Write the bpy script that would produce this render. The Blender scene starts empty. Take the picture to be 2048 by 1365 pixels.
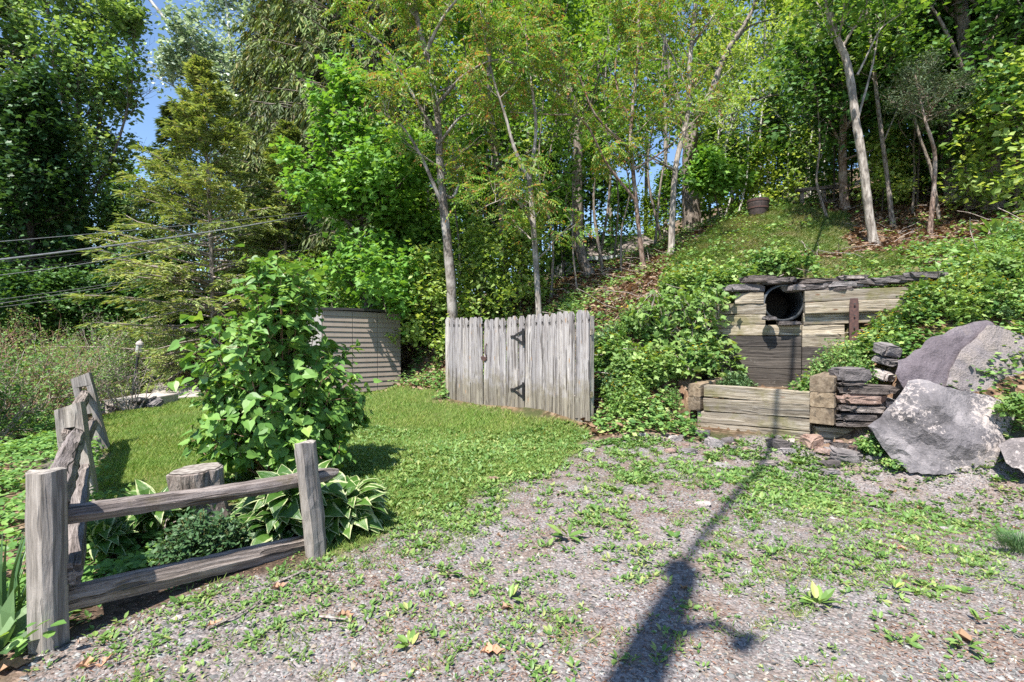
import bpy, bmesh, math
import numpy as np
from mathutils import Vector, Matrix
R = math.radians
C = bpy.context.scene.collection
sc = bpy.context.scene

# ------------------------------------------------------------------ camera
EYE = 1.55; PITCH = R(1.0); FPX = 1000.0
cam_d = bpy.data.cameras.new('camera'); cam = bpy.data.objects.new('camera', cam_d); C.objects.link(cam)
cam_d.lens = FPX/2048*36; cam_d.sensor_width = 36; cam_d.clip_start = 0.05; cam_d.clip_end = 2000
cam.location = (0, 0, EYE); cam.rotation_euler = (math.pi/2-PITCH, 0, 0)
sc.camera = cam
# ------------------------------------------------------------------ light
SAZ, SEL = 30.0, 60.0            # shadows fall towards azimuth SAZ (clockwise from +Y)
w = bpy.data.worlds.new('World'); sc.world = w; w.use_nodes = True
nt = w.node_tree; bg = nt.nodes['Background']
sky = nt.nodes.new('ShaderNodeTexSky'); sky.sky_type = 'NISHITA'; sky.sun_disc = False
sky.sun_elevation = R(SEL); sky.sun_rotation = R(180+SAZ); sky.air_density = 1.0; sky.dust_density = 0.1; sky.ozone_density = 4.0
nt.links.new(sky.outputs[0], bg.inputs[0]); bg.inputs[1].default_value = 0.11
sl = bpy.data.lights.new('sun', 'SUN'); sl.energy = 5.0; sl.angle = R(0.53); sl.color = (1, .955, .88)
so = bpy.data.objects.new('sun', sl); C.objects.link(so)
sd = Vector((math.sin(R(SAZ))*math.cos(R(SEL)), math.cos(R(SAZ))*math.cos(R(SEL)), -math.sin(R(SEL))))
so.rotation_euler = sd.to_track_quat('-Z', 'Y').to_euler(); so.location = (-10, -17, 40)
sc.view_settings.view_transform = 'Standard'; sc.view_settings.look = 'None'
sc.view_settings.exposure = 1.12; sc.view_settings.gamma = 1.0
cy = sc.cycles
cy.max_bounces = 7; cy.diffuse_bounces = 3; cy.glossy_bounces = 2; cy.transmission_bounces = 4; cy.transparent_max_bounces = 4
cy.use_denoising = False; cy.sample_clamp_indirect = 6

# ------------------------------------------------------------------ numpy geometry helpers
def rg(seed): return np.random.default_rng(seed)
def nrm(v): return v/np.maximum(np.linalg.norm(v, axis=-1, keepdims=True), 1e-9)
def noise2(x, y, s=1.0, seed=0):
    r = rg(1000+seed); o = np.zeros(np.broadcast(x, y).shape)
    for k in range(7):
        a = r.uniform(0, 6.28); f = s*r.uniform(.6, 2.2); p = r.uniform(0, 6.28)
        q = r.uniform(0, 6.28)
        o = o+np.sin(f*(x*math.cos(a)+y*math.sin(a))+p+1.3*np.sin(.7*f*(x*math.cos(q)-y*math.sin(q))))
    return o/3.0
class Geo:
    def __init__(s): s.v = []; s.f3 = []; s.f4 = []; s.u3 = []; s.u4 = []; s.n = 0; s.uv = False; s.ng = []
    def add(s, v, f, uv=None):
        v = np.asarray(v, float).reshape(-1, 3); f = np.asarray(f, int)
        if len(v) == 0 or len(f) == 0: return s
        (s.f3 if f.shape[1] == 3 else s.f4).append(f+s.n)
        if uv is not None: s.uv = True; (s.u3 if f.shape[1] == 3 else s.u4).append(np.asarray(uv, float)[f])
        s.v.append(v); s.n += len(v); return s
    def verts(s): return np.concatenate(s.v) if s.v else np.zeros((0, 3))
    def mesh(s, name, origin=(0, 0, 0), smooth=False):
        me = bpy.data.meshes.new(name)
        v = s.verts()-np.asarray(origin, float)
        f3 = np.concatenate(s.f3) if s.f3 else np.zeros((0, 3), int)
        f4 = np.concatenate(s.f4) if s.f4 else np.zeros((0, 4), int)
        me.vertices.add(len(v)); me.vertices.foreach_set('co', v.astype(np.float32).ravel())
        nl = f3.size+f4.size; me.loops.add(nl)
        me.loops.foreach_set('vertex_index', np.concatenate([f3.ravel(), f4.ravel()]).astype(np.int32))
        npoly = len(f3)+len(f4); me.polygons.add(npoly)
        st = np.concatenate([np.arange(len(f3))*3, f3.size+np.arange(len(f4))*4]).astype(np.int32)
        me.polygons.foreach_set('loop_start', st)
        me.polygons.foreach_set('use_smooth', np.full(npoly, bool(smooth)))
        if s.uv:
            u = [a.reshape(-1, 2) for a in s.u3]+[a.reshape(-1, 2) for a in s.u4]
            l = me.uv_layers.new(name='UVMap'); l.data.foreach_set('uv', np.concatenate(u).astype(np.float32).ravel())
        me.update(calc_edges=True); me.validate(); return me
def link(name, me, mat, parent=None, loc=(0, 0, 0)):
    o = bpy.data.objects.new(name, me); C.objects.link(o); o.location = loc
    if mat is not None: me.materials.append(mat)
    if parent is not None: o.parent = parent
    return o
def tag(o, label=None, cat=None, group=None, kind=None):
    if label: o['label'] = label
    if cat: o['category'] = cat
    if group: o['group'] = group
    if kind: o['kind'] = kind
    return o
def thing(name, label, cat, loc=(0, 0, 0), group=None):
    o = bpy.data.objects.new(name, None); C.objects.link(o); o.location = tuple(float(a) for a in loc); o.empty_display_size = .2
    return tag(o, label, cat, group)
def part(name, geo, mat, parent, smooth=False):
    """geometry is given in world space; the part is stored relative to its thing (or to its thing's part)"""
    o = np.array(parent.location)
    if parent.parent: o = o+np.array(parent.parent.location)
    return link(name, geo.mesh(name, o, smooth), mat, parent)
def solo(name, geo, mat, label=None, cat=None, group=None, kind=None, loc=None, smooth=False):
    l = (0, 0, 0) if loc is None else tuple(float(a) for a in loc)
    return tag(link(name, geo.mesh(name, l, smooth), mat, None, l), label, cat, group, kind)
def dup(o, loc, rz=0, sc_=1, label=None, group=None):
    c = o.copy(); C.objects.link(c); c.location = tuple(float(a) for a in loc); c.rotation_euler = (0, 0, rz)
    c.scale = (sc_,)*3 if np.isscalar(sc_) else sc_
    if label: c['label'] = label
    if group: c['group'] = group
    for ch in o.children:
        d = ch.copy(); C.objects.link(d); d.parent = c
        for gch in ch.children:
            e = gch.copy(); C.objects.link(e); e.parent = d
    return c

# ---- camera maths: pixel (in the 2048 photo) at a depth -> world
_cp, _sp = math.cos(PITCH), math.sin(PITCH)
def P(px, py, Y):
    u = (px-1024)/FPX; v = (682.5-py)/FPX
    d = np.array([u, _cp+v*_sp, -_sp+v*_cp]); s = Y/d[1]
    return np.array([0, 0, EYE])+d*s
def proj(p):
    p = np.asarray(p, float); q = p-np.array([0, 0, EYE])
    dep = q[..., 1]*_cp-q[..., 2]*_sp; up = q[..., 1]*_sp+q[..., 2]*_cp
    dep = np.where(dep < .05, .05, dep)
    return 1024+FPX*q[..., 0]/dep, 682.5-FPX*up/dep

# ---- tubes and leaves (all vectorised)
def tubes(geo, pl, rad, sides=6, cap=False, rnd=None, rough=0):
    pl = np.asarray(pl, float); rad = np.asarray(rad, float); N, Pn, _ = pl.shape
    t = nrm(np.gradient(pl, axis=1)); mt = nrm(pl[:, -1]-pl[:, 0])
    ref = np.where(np.abs(mt[:, 2:3]) > .75, np.array([[1., 0, 0]]), np.array([[0, 0, 1.]]))[:, None, :]
    a = nrm(np.cross(t, ref)); b = np.cross(t, a)
    th = np.arange(sides)/sides*2*np.pi
    rr = rad[:, :, None]*np.ones(sides)
    if rough and rnd is not None: rr = rr*(1+rough*rnd.normal(size=rr.shape))
    v = pl[:, :, None, :]+rr[..., None]*(a[:, :, None, :]*np.cos(th)[None, None, :, None]+b[:, :, None, :]*np.sin(th)[None, None, :, None])
    i = np.arange(Pn-1)[:, None]*sides; j = np.arange(sides)[None, :]; j2 = (j+1) % sides
    q = np.stack([i+j, i+sides+j, i+sides+j2, i+j2], -1).reshape(-1, 4)
    f = (q[None]+(np.arange(N)*Pn*sides)[:, None, None]).reshape(-1, 4)
    n0 = geo.n
    geo.add(v.reshape(-1, 3), f)
    if cap:
        for k in range(N):
            b0 = n0+k*Pn*sides
            e = b0+(Pn-1)*sides
            for m in range(1, sides-1):
                geo.f3.append(np.array([[e, e+m+1, e+m]])); geo.f3.append(np.array([[b0, b0+m, b0+m+1]]))
    return geo
def smooth_path(pts, n):
    pts = np.asarray(pts, float); m = len(pts)
    if m == 2: return pts[0]+(pts[1]-pts[0])*np.linspace(0, 1, n)[:, None]
    e = np.concatenate([[2*pts[0]-pts[1]], pts, [2*pts[-1]-pts[-2]]]); out = []
    for s in np.linspace(0, m-1-1e-6, n):
        i = int(s); t = s-i; p0, p1, p2, p3 = e[i:i+4]
        out.append(.5*((2*p1)+(-p0+p2)*t+(2*p0-5*p1+4*p2-p3)*t*t+(-p0+3*p1-3*p2+p3)*t**3))
    return np.array(out)
def T_(v, f): return np.array(v, float), np.array(f, int)
LEAF = {
 'rhomb': T_([(0, 0, 0), (.45, .5, .06), (1, 0, -.04), (.45, -.5, .06)], [(0, 2, 1), (0, 3, 2)]),
 'blade': T_([(0, -.5, 0), (0, .5, 0), (.55, .38, .0), (.55, -.38, 0), (1, 0, -.12)], [(0, 3, 1), (3, 2, 1), (3, 4, 2)]),
 'oval': T_([(0, 0, 0), (.25, .4, .03), (.6, .45, .02), (1, 0, -.12), (.6, -.45, .02), (.25, -.4, .03), (.5, 0, -.03)],
            [(0, 6, 1), (1, 6, 2), (2, 6, 3), (3, 6, 4), (4, 6, 5), (5, 6, 0)]),
 'heart': T_([(.05, 0, 0), (-.06, .26, .03), (.12, .46, .07), (.38, .46, .06), (.68, .24, .0), (1, 0, -.1), (.68, -.24, 0), (.38, -.46, .06), (.12, -.46, .07), (-.06, -.26, .03), (.4, 0, -.04)],
            [(0, 10, 1), (1, 10, 2), (2, 10, 3), (3, 10, 4), (4, 10, 5), (5, 10, 6), (6, 10, 7), (7, 10, 8), (8, 10, 9), (9, 10, 0)]),
 'maple': T_([(0, 0, 0), (.02, .34, 0), (.2, .3, 0), (.42, .6, -.05), (.55, .26, 0), (1, 0, -.06), (.55, -.26, 0), (.42, -.6, -.05), (.2, -.3, 0), (.02, -.34, 0), (.35, 0, .04)],
            [(0, 10, 1), (1, 10, 2), (2, 10, 3), (3, 10, 4), (4, 10, 5), (5, 10, 6), (6, 10, 7), (7, 10, 8), (8, 10, 9), (9, 10, 0)]),
}
def _pinnate(n):
    v, f = [], []
    for k in range(n):
        t = .15+.85*k/(n-1); z = -.25*t*t; L = .34*(1-.35*t)
        for sgn in ((1, -1) if k < n-1 else (0,)):
            b = len(v); dx, dy = (.16, sgn*L) if sgn else (L, 0)
            wx, wy = (.05, 0) if sgn else (0, .06)
            v += [(t, 0, z), (t+dx*.5+wx*1.5, dy*.5+wy*1.5, z), (t+dx, dy, z-.1), (t+dx*.5-wx*1.5, dy*.5-wy*1.5, z)]
            f += [(b, b+2, b+1), (b, b+3, b+2)]
    return T_(v, f)
LEAF['pinnate'] = _pinnate(6)
LEAF['spray'] = _pinnate(5)
def _strap(n=7, m=5):   # hosta leaf: wide arching leaf with UVs
    v, f, uv = [], [], []
    for i in range(n):
        t = i/(n-1); wd = .5*math.sin(math.pi*min(1, .06+.94*t)**.8)*(1-.15*t) if i < n-1 else .0
        z = .62*t-1.0*t*t
        for j in range(m):
            s = -1+2*j/(m-1); v.append((t, s*wd, z+.05*abs(s)*(1-t)-.015*math.cos(s*6+t*3))); uv.append((t, .5+.5*s))
    for i in range(n-1):
        for j in range(m-1): a = i*m+j; f.append((a, a+1, a+m+1, a+m))
    return np.array(v), np.array(f), np.array(uv)
STRAP = _strap()
def leaves(geo, c, ax, nm, L, W, kind='rhomb', uv=False):
    c = np.asarray(c, float); N = len(c)
    if N == 0: return geo
    a = nrm(np.asarray(ax, float)); n = np.asarray(nm, float)
    b = nrm(np.cross(n, a)); n = np.cross(a, b)
    L = np.broadcast_to(L, (N,)); W = np.broadcast_to(W, (N,))
    if kind == 'strap': tv, tf, tu = STRAP
    else: tv, tf = LEAF[kind]; tu = None
    v = c[:, None]+a[:, None]*(tv[:, 0][None, :]*L[:, None])[..., None]+b[:, None]*(tv[:, 1][None, :]*W[:, None])[..., None]+n[:, None]*(tv[:, 2][None, :]*L[:, None])[..., None]
    k = len(tv); f = (tf[None]+(np.arange(N)*k)[:, None, None]).reshape(-1, tf.shape[1])
    return geo.add(v.reshape(-1, 3), f, np.tile(tu, (N, 1)) if tu is not None else None)
def rdir(r, n, zs=1.0):
    v = r.normal(size=(n, 3)); v[:, 2] *= zs; return nrm(v)
def clump_leaves(geo, pts, k, sig, L, r, kind='rhomb', wr=.7, droop=.25, up=1.0, out=None):
    """k leaves round every clump point"""
    n = len(pts)*k; base = np.repeat(pts, k, 0); c = base+r.normal(size=(n, 3))*np.asarray(sig)
    ax = rdir(r, n, .5)
    if out is not None: ax = nrm(ax+.8*np.repeat(out, k, 0))
    ax[:, 2] -= droop
    nm = rdir(r, n)*.75; nm[:, 2] += up; nm[:, 1] -= .3*up; nm[:, 0] -= .15*up
    ll = L*r.uniform(.6, 1.25, n)
    return leaves(geo, c, ax, nm, ll, ll*wr, kind)

# ------------------------------------------------------------------ materials
def newmat(name):
    m = bpy.data.materials.new(name); m.use_nodes = True; t = m.node_tree
    return m, t, t.nodes['Principled BSDF'], t.nodes['Material Output']
def N(t, typ, **kw):
    n = t.nodes.new('ShaderNode'+typ)
    for k, v in kw.items():
        if k.startswith('i_'):
            key = k[2:]; n.inputs[int(key) if key.isdigit() else key].default_value = v
        else: setattr(n, k, v)
    return n
def ramp(t, stops, fac=None, interp='LINEAR'):
    n = t.nodes.new('ShaderNodeValToRGB'); n.color_ramp.interpolation = interp; e = n.color_ramp.elements
    while len(e) < len(stops): e.new(.5)
    for el, (p, c) in zip(e, stops): el.position = p; el.color = (*c, 1) if len(c) == 3 else c
    if fac is not None: t.links.new(fac, n.inputs[0])
    return n
def mixc(t, fac, a, b, mode='MIX'):
    n = t.nodes.new('ShaderNodeMix'); n.data_type = 'RGBA'; n.blend_type = mode
    for v, k in ((fac, 0), (a, 6), (b, 7)):
        if isinstance(v, (int, float)): n.inputs[k].default_value = v
        elif isinstance(v, tuple): n.inputs[k].default_value = (*v, 1) if len(v) == 3 else v
        else: t.links.new(v, n.inputs[k])
    return n.outputs[2]
def bump(t, h, strength, dist, bsdf):
    b = N(t, 'Bump'); b.inputs['Strength'].default_value = strength; b.inputs['Distance'].default_value = dist
    t.links.new(h, b.inputs['Height']); t.links.new(b.outputs[0], bsdf.inputs['Normal']); return b
def leaf_mat(name, stops, trans=.35, tint=(1.25, 1.15, .45), rough=.45, spec=.3, big=None, gain=1.3, sat=.16):
    m, t, b, o = newmat(name); g = N(t, 'NewGeometry')
    def ds(c): l = .3*c[0]+.6*c[1]+.1*c[2]; return tuple(min(.9, gain*(a*(1-sat)+l*sat)) for a in c)
    rp = ramp(t, [(p, ds(c)) for p, c in stops], g.outputs['Random Per Island']); col = rp.outputs[0]
    oi = N(t, 'ObjectInfo'); col = mixc(t, 1.0, col, ramp(t, [(0, (.72, .78, .7)), (.5, (1, 1, 1)), (1, (1.3, 1.2, 1.15))], oi.outputs['Random']).outputs[0], 'MULTIPLY')
    if big:   # slow tone drift across the plant
        tc = N(t, 'TexCoord'); nz = N(t, 'TexNoise', i_Scale=big[0], i_Detail=2.0); t.links.new(tc.outputs['Object'], nz.inputs['Vector'])
        f = ramp(t, [(.38, (0, 0, 0)), (.62, (1, 1, 1))], nz.outputs['Fac']).outputs[0]
        col = mixc(t, f, col, mixc(t, 1.0, col, big[1], 'MULTIPLY'))
    t.links.new(col, b.inputs['Base Color']); b.inputs['Roughness'].default_value = rough; b.inputs['Specular IOR Level'].default_value = spec
    if trans:
        tr = N(t, 'BsdfTranslucent'); t.links.new(mixc(t, 1.0, col, tint, 'MULTIPLY'), tr.inputs[0])
        mx = N(t, 'MixShader'); mx.inputs[0].default_value = trans
        t.links.new(b.outputs[0], mx.inputs[1]); t.links.new(tr.outputs[0], mx.inputs[2]); t.links.new(mx.outputs[0], o.inputs[0])
    return m
def objcoord(t, scale):
    tc = N(t, 'TexCoord'); oi = N(t, 'ObjectInfo'); ml = N(t, 'VectorMath', operation='MULTIPLY'); ml.inputs[1].default_value = scale
    ad = N(t, 'VectorMath', operation='ADD'); sm = N(t, 'VectorMath', operation='SCALE'); sm.inputs[0].default_value = (37, 53, 91)
    t.links.new(oi.outputs['Random'], sm.inputs['Scale']); t.links.new(tc.outputs['Object'], ad.inputs[0]); t.links.new(sm.outputs[0], ad.inputs[1])
    t.links.new(ad.outputs[0], ml.inputs[0]); return ml.outputs[0], ad.outputs[0], oi.outputs['Random']
def wood_mat(name, axis, stops, stain=None, knots=None, rough=.85, bstr=.6, gs=60, crack=.5, dirt=None):
    m, t, b, o = newmat(name)
    s = [gs]*3; s[axis] = 1.6
    gv, ov, rnd = objcoord(t, tuple(s))
    wob = N(t, 'TexNoise', i_Scale=2.0, i_Detail=2.0); t.links.new(ov, wob.inputs['Vector'])
    wsc = N(t, 'VectorMath', operation='SCALE'); wsc.inputs['Scale'].default_value = 2.2; t.links.new(wob.outputs['Color'], wsc.inputs[0])
    gv2 = N(t, 'VectorMath', operation='ADD'); t.links.new(gv, gv2.inputs[0]); t.links.new(wsc.outputs[0], gv2.inputs[1])
    n1 = N(t, 'TexNoise', i_Scale=1.0, i_Detail=6.0, i_Roughness=.7); t.links.new(gv2.outputs[0], n1.inputs['Vector'])
    n2 = N(t, 'TexNoise', i_Scale=.22, i_Detail=3.0); t.links.new(gv2.outputs[0], n2.inputs['Vector'])
    col = ramp(t, [(.5+(p-.5)*.62, c) for p, c in stops], n1.outputs['Fac']).outputs[0]
    tone = ramp(t, [(.3, (.62, .62, .64)), (.7, (1.1, 1.08, 1.04))], n2.outputs['Fac']).outputs[0]
    col = mixc(t, 1.0, col, tone, 'MULTIPLY')
    rv = ramp(t, [(0, (.8, .8, .82)), (1, (1.1, 1.08, 1.05))], rnd).outputs[0]
    col = mixc(t, 1.0, col, rv, 'MULTIPLY')
    cr = N(t, 'TexNoise', i_Scale=.55, i_Detail=2.0, i_Distortion=.4); t.links.new(gv2.outputs[0], cr.inputs['Vector'])
    ck = ramp(t, [(.37, (1, 1, 1)), (.43, (0, 0, 0))], cr.outputs['Fac']).outputs[0]
    ckf = N(t, 'Math', operation='MULTIPLY'); ckf.inputs[1].default_value = crack; t.links.new(ck, ckf.inputs[0])
    col = mixc(t, ckf.outputs[0], col, (.05, .04, .035))
    if stain:
        ns = N(t, 'TexNoise', i_Scale=stain[1], i_Detail=4.0, i_Roughness=.65); t.links.new(ov, ns.inputs['Vector'])
        f = ramp(t, [(stain[2], (0, 0, 0)), (stain[2]+.14, (1, 1, 1))], ns.outputs['Fac']).outputs[0]
        col = mixc(t, f, col, mixc(t, .72, col, stain[0]))
    if dirt:
        sz = N(t, 'SeparateXYZ'); tcd = N(t, 'TexCoord'); t.links.new(tcd.outputs['Object'], sz.inputs[0])
        dn_ = N(t, 'TexNoise', i_Scale=7.0, i_Detail=4.0); t.links.new(ov, dn_.inputs['Vector'])
        da = N(t, 'Math', operation='MULTIPLY_ADD'); da.inputs[1].default_value = -.9; t.links.new(dn_.outputs['Fac'], da.inputs[0]); t.links.new(sz.outputs[2], da.inputs[2])
        col = mixc(t, ramp(t, [(0, (.75,)*3), (.28, (0, 0, 0))], da.outputs[0]).outputs[0], col, mixc(t, 1.0, col, dirt, 'MULTIPLY'))
    if knots:
        ks = [6.5]*3; ks[axis] = 2.4
        kv = N(t, 'VectorMath', operation='MULTIPLY'); kv.inputs[1].default_value = tuple(ks); t.links.new(ov, kv.inputs[0])
        vo = N(t, 'TexVoronoi', i_Scale=1.0, i_Randomness=1.0); t.links.new(kv.outputs[0], vo.inputs['Vector'])
        kf = ramp(t, [(.05, (1, 1, 1)), (.09, (.6, .6, .6)), (.13, (0, 0, 0))], vo.outputs['Distance']).outputs[0]
        col = mixc(t, kf, col, knots)
    t.links.new(col, b.inputs['Base Color']); b.inputs['Roughness'].default_value = rough; b.inputs['Specular IOR Level'].default_value = .2
    hs = N(t, 'Math', operation='SUBTRACT'); t.links.new(n1.outputs['Fac'], hs.inputs[0]); t.links.new(ckf.outputs[0], hs.inputs[1])
    bump(t, hs.outputs[0], bstr*1.3, .015, b)
    return m
def bark_mat(name, stops, sz=9, sx=34, bstr=.8, patch=None):
    m, t, b, o = newmat(name); tc = N(t, 'TexCoord'); ml = N(t, 'VectorMath', operation='MULTIPLY'); ml.inputs[1].default_value = (sx, sx, sz)
    t.links.new(tc.outputs['Object'], ml.inputs[0])
    n1 = N(t, 'TexNoise', i_Scale=1.0, i_Detail=5.0, i_Roughness=.65, i_Distortion=.6); t.links.new(ml.outputs[0], n1.inputs['Vector'])
    n2 = N(t, 'TexNoise', i_Scale=2.2, i_Detail=3.0); t.links.new(tc.outputs['Object'], n2.inputs['Vector'])
    col = ramp(t, stops, n1.outputs['Fac']).outputs[0]
    if patch: col = mixc(t, ramp(t, [(.5, (0, 0, 0)), (.6, (1, 1, 1))], n2.outputs['Fac']).outputs[0], col, mixc(t, .6, col, patch))
    t.links.new(col, b.inputs['Base Color']); b.inputs['Roughness'].default_value = .9; b.inputs['Specular IOR Level'].default_value = .15
    bump(t, n1.outputs['Fac'], bstr, .02, b); return m
def rock_mat(name, stops, sc_=3.0, lichen=None, fine=40, bstr=.5, rough=.75, band=None):
    m, t, b, o = newmat(name); sv, ov, rnd = objcoord(t, (1, 1, 1))
    n1 = N(t, 'TexNoise', i_Scale=sc_, i_Detail=7.0, i_Roughness=.62, i_Distortion=.5); t.links.new(ov, n1.inputs['Vector'])
    n2 = N(t, 'TexNoise', i_Scale=fine, i_Detail=4.0, i_Roughness=.7); t.links.new(ov, n2.inputs['Vector'])
    col = ramp(t, stops, n1.outputs['Fac']).outputs[0]
    col = mixc(t, 1.0, col, ramp(t, [(.3, (.72, .72, .73)), (.7, (1.12, 1.1, 1.1))], n2.outputs['Fac']).outputs[0], 'MULTIPLY')
    col = mixc(t, 1.0, col, ramp(t, [(0, (.78, .76, .76)), (.5, (1, 1, 1)), (1, (1.15, 1.08, 1.0))], rnd).outputs[0], 'MULTIPLY')
    if lichen:
        lv, lz = lichen[1], lichen[2]
        n3 = N(t, 'TexNoise', i_Scale=lv, i_Detail=9.0, i_Roughness=.74, i_Distortion=.3); t.links.new(ov, n3.inputs['Vector'])
        big = N(t, 'TexNoise', i_Scale=1.6, i_Detail=2.0); t.links.new(ov, big.inputs['Vector'])
        mm = N(t, 'Math', operation='MULTIPLY_ADD'); mm.inputs[1].default_value = .55; t.links.new(big.outputs['Fac'], mm.inputs[0]); t.links.new(n3.outputs['Fac'], mm.inputs[2])
        f = ramp(t, [(lz, (0, 0, 0)), (lz+.025, (1, 1, 1))], mm.outputs[0]).outputs[0]
        col = mixc(t, f, col, mixc(t, n2.outputs['Fac'], lichen[0], (.36, .31, .29)))
    t.links.new(col, b.inputs['Base Color']); b.inputs['Roughness'].default_value = rough; b.inputs['Specular IOR Level'].default_value = .3
    ad = N(t, 'Math', operation='MULTIPLY_ADD'); ad.inputs[1].default_value = .3; t.links.new(n2.outputs['Fac'], ad.inputs[0]); t.links.new(n1.outputs['Fac'], ad.inputs[2])
    bump(t, ad.outputs[0], bstr*1.5, .08, b); return m
def plain(name, col, rough=.6, metal=0, nz=None):
    m, t, b, o = newmat(name); b.inputs['Roughness'].default_value = rough; b.inputs['Metallic'].default_value = metal
    tc = N(t, 'TexCoord'); n1 = N(t, 'TexNoise', i_Scale=(nz or (14,))[0], i_Detail=5.0); t.links.new(tc.outputs['Object'], n1.inputs['Vector'])
    c2 = nz[1] if nz and len(nz) > 1 else tuple(c*.75 for c in col)
    t.links.new(ramp(t, [(.35, c2), (.65, col)], n1.outputs['Fac']).outputs[0], b.inputs['Base Color'])
    bump(t, n1.outputs['Fac'], .15, .01, b); return m
M = {}
M['maple'] = leaf_mat('maple_leaf', [(0, (.045, .13, .012)), (.5, (.085, .22, .02)), (1, (.15, .30, .035))], .42, big=(.5, (1.25, 1.1, .7)))
M['bright'] = leaf_mat('spring_maple_leaf', [(0, (.08, .21, .015)), (.5, (.12, .30, .02)), (1, (.20, .38, .04))], .42)
M['leftleaf'] = leaf_mat('pale_tree_leaf', [(0, (.08, .16, .035)), (.5, (.15, .26, .06)), (1, (.28, .40, .15))], .35, rough=.4, spec=.3, big=(.35, (.7, .85, .8)))
M['darkleaf'] = leaf_mat('dark_tree_leaf', [(0, (.02, .055, .012)), (.6, (.035, .10, .02)), (1, (.07, .16, .05))], .25, rough=.4)
M['poplar'] = leaf_mat('silvery_leaf', [(0, (.10, .17, .08)), (.5, (.22, .31, .18)), (1, (.46, .54, .42))], .3, tint=(1, 1.05, .7), rough=.35, spec=.4)
M['sumac'] = leaf_mat('reddish_spring_leaf', [(0, (.10, .20, .02)), (.45, (.17, .28, .03)), (.72, (.25, .28, .05)), (.86, (.30, .19, .05)), (1, (.36, .12, .045))], .42, big=(.8, (.85, 1.1, .8)))
M['woodleaf'] = leaf_mat('woodland_leaf', [(0, (.06, .16, .015)), (.5, (.12, .26, .03)), (1, (.22, .34, .06))], .45, big=(.25, (1.25, 1.05, .6)))
M['paleleaf'] = leaf_mat('pale_wood_leaf', [(0, (.10, .20, .02)), (.5, (.20, .32, .05)), (1, (.34, .44, .12))], .5)
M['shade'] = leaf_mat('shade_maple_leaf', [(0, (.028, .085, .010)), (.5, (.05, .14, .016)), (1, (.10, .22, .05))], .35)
M['hemlock'] = leaf_mat('hemlock_needles', [(0, (.08, .12, .025)), (.5, (.18, .24, .05)), (.88, (.30, .34, .09)), (1, (.22, .17, .09))], .35, rough=.6, big=(.6, (.72, .78, .7)), gain=1.75)
M['spruce'] = leaf_mat('spruce_needles', [(0, (.022, .038, .012)), (.45, (.05, .082, .024)), (.8, (.12, .16, .045)), (1, (.13, .10, .055))], .2, rough=.6, big=(.5, (1.5, 1.7, 1.0)))
M['cedar'] = leaf_mat('cedar_needles', [(0, (.03, .055, .025)), (.6, (.06, .10, .045)), (1, (.11, .15, .07))], .15, rough=.6)
M['lilac'] = leaf_mat('lilac_leaf', [(0, (.06, .15, .018)), (.5, (.10, .215, .026)), (.85, (.145, .265, .034)), (1, (.22, .33, .045))], .33, rough=.42, spec=.35, gain=1.7)
M['ground'] = leaf_mat('ground_cover_leaf', [(0, (.06, .16, .02)), (.5, (.11, .25, .03)), (1, (.20, .34, .05))], .35)
M['bank'] = leaf_mat('bank_leaf', [(0, (.04, .11, .018)), (.5, (.10, .21, .035)), (.9, (.20, .31, .06)), (1, (.30, .30, .10))], .35, big=(1.1, (.62, .72, .62)), gain=1.5)
M['vine'] = leaf_mat('vine_leaf', [(0, (.08, .17, .025)), (.5, (.13, .25, .04)), (1, (.22, .33, .08))], .4)
M['darkherb'] = leaf_mat('dark_herb_leaf', [(0, (.028, .075, .022)), (.6, (.05, .12, .035)), (1, (.10, .18, .07))], .2)
M['weed'] = leaf_mat('weed_leaf', [(0, (.06, .14, .018)), (.5, (.115, .215, .03)), (.85, (.20, .30, .05)), (1, (.30, .29, .08))], .25, big=(.8, (.75, .85, .8)))
M['grass'] = leaf_mat('grass_blade', [(0, (.09, .19, .02)), (.5, (.16, .29, .03)), (.9, (.25, .36, .06)), (1, (.36, .34, .14))], .45, rough=.5, big=(.9, (1.18, 1.02, 1.1)))
M['drygrass'] = leaf_mat('dry_grass_blade', [(0, (.09, .14, .025)), (.5, (.19, .22, .05)), (.75, (.28, .26, .10)), (1, (.40, .33, .19))], .35, rough=.6, gain=1, big=(1.3, (.62, .95, .5)))
M['shrub'] = leaf_mat('shrub_leaf', [(0, (.05, .11, .018)), (.5, (.10, .20, .03)), (1, (.20, .30, .06))], .35, gain=1.6, big=(1.4, (.55, .7, .6)))
M['brownbud'] = leaf_mat('dry_bud', [(0, (.16, .09, .05)), (.6, (.26, .15, .09)), (1, (.24, .22, .10))], .2)
M['flower'] = leaf_mat('yellow_petal', [(0, (.75, .48, .01)), (1, (.85, .65, .02))], .25, tint=(1.1, 1, .4), gain=1, sat=0)
M['whiteflower'] = leaf_mat('white_petal', [(0, (.75, .75, .72)), (1, (.85, .85, .82))], .25, tint=(1, 1, 1), gain=1, sat=0)
M['litter'] = leaf_mat('dead_leaf', [(0, (.07, .04, .022)), (.35, (.16, .09, .05)), (.7, (.27, .17, .11)), (1, (.42, .31, .22))], .15, tint=(1.2, .9, .6), rough=.8, spec=.15, gain=1, sat=0)
M['oakleaf'] = leaf_mat('tan_dead_leaf', [(0, (.24, .12, .07)), (.5, (.36, .21, .13)), (1, (.48, .34, .25))], .15, tint=(1.2, .9, .6), rough=.7, gain=1, sat=0)
M['pebble'] = leaf_mat('gravel_stone', [(0, (.075, .07, .072)), (.35, (.175, .163, .169)), (.7, (.285, .266, .272)), (.88, (.41, .38, .378)), (.94, (.31, .21, .15)), (1, (.56, .52, .49))], 0, rough=.85, spec=.2, gain=1)
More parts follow.
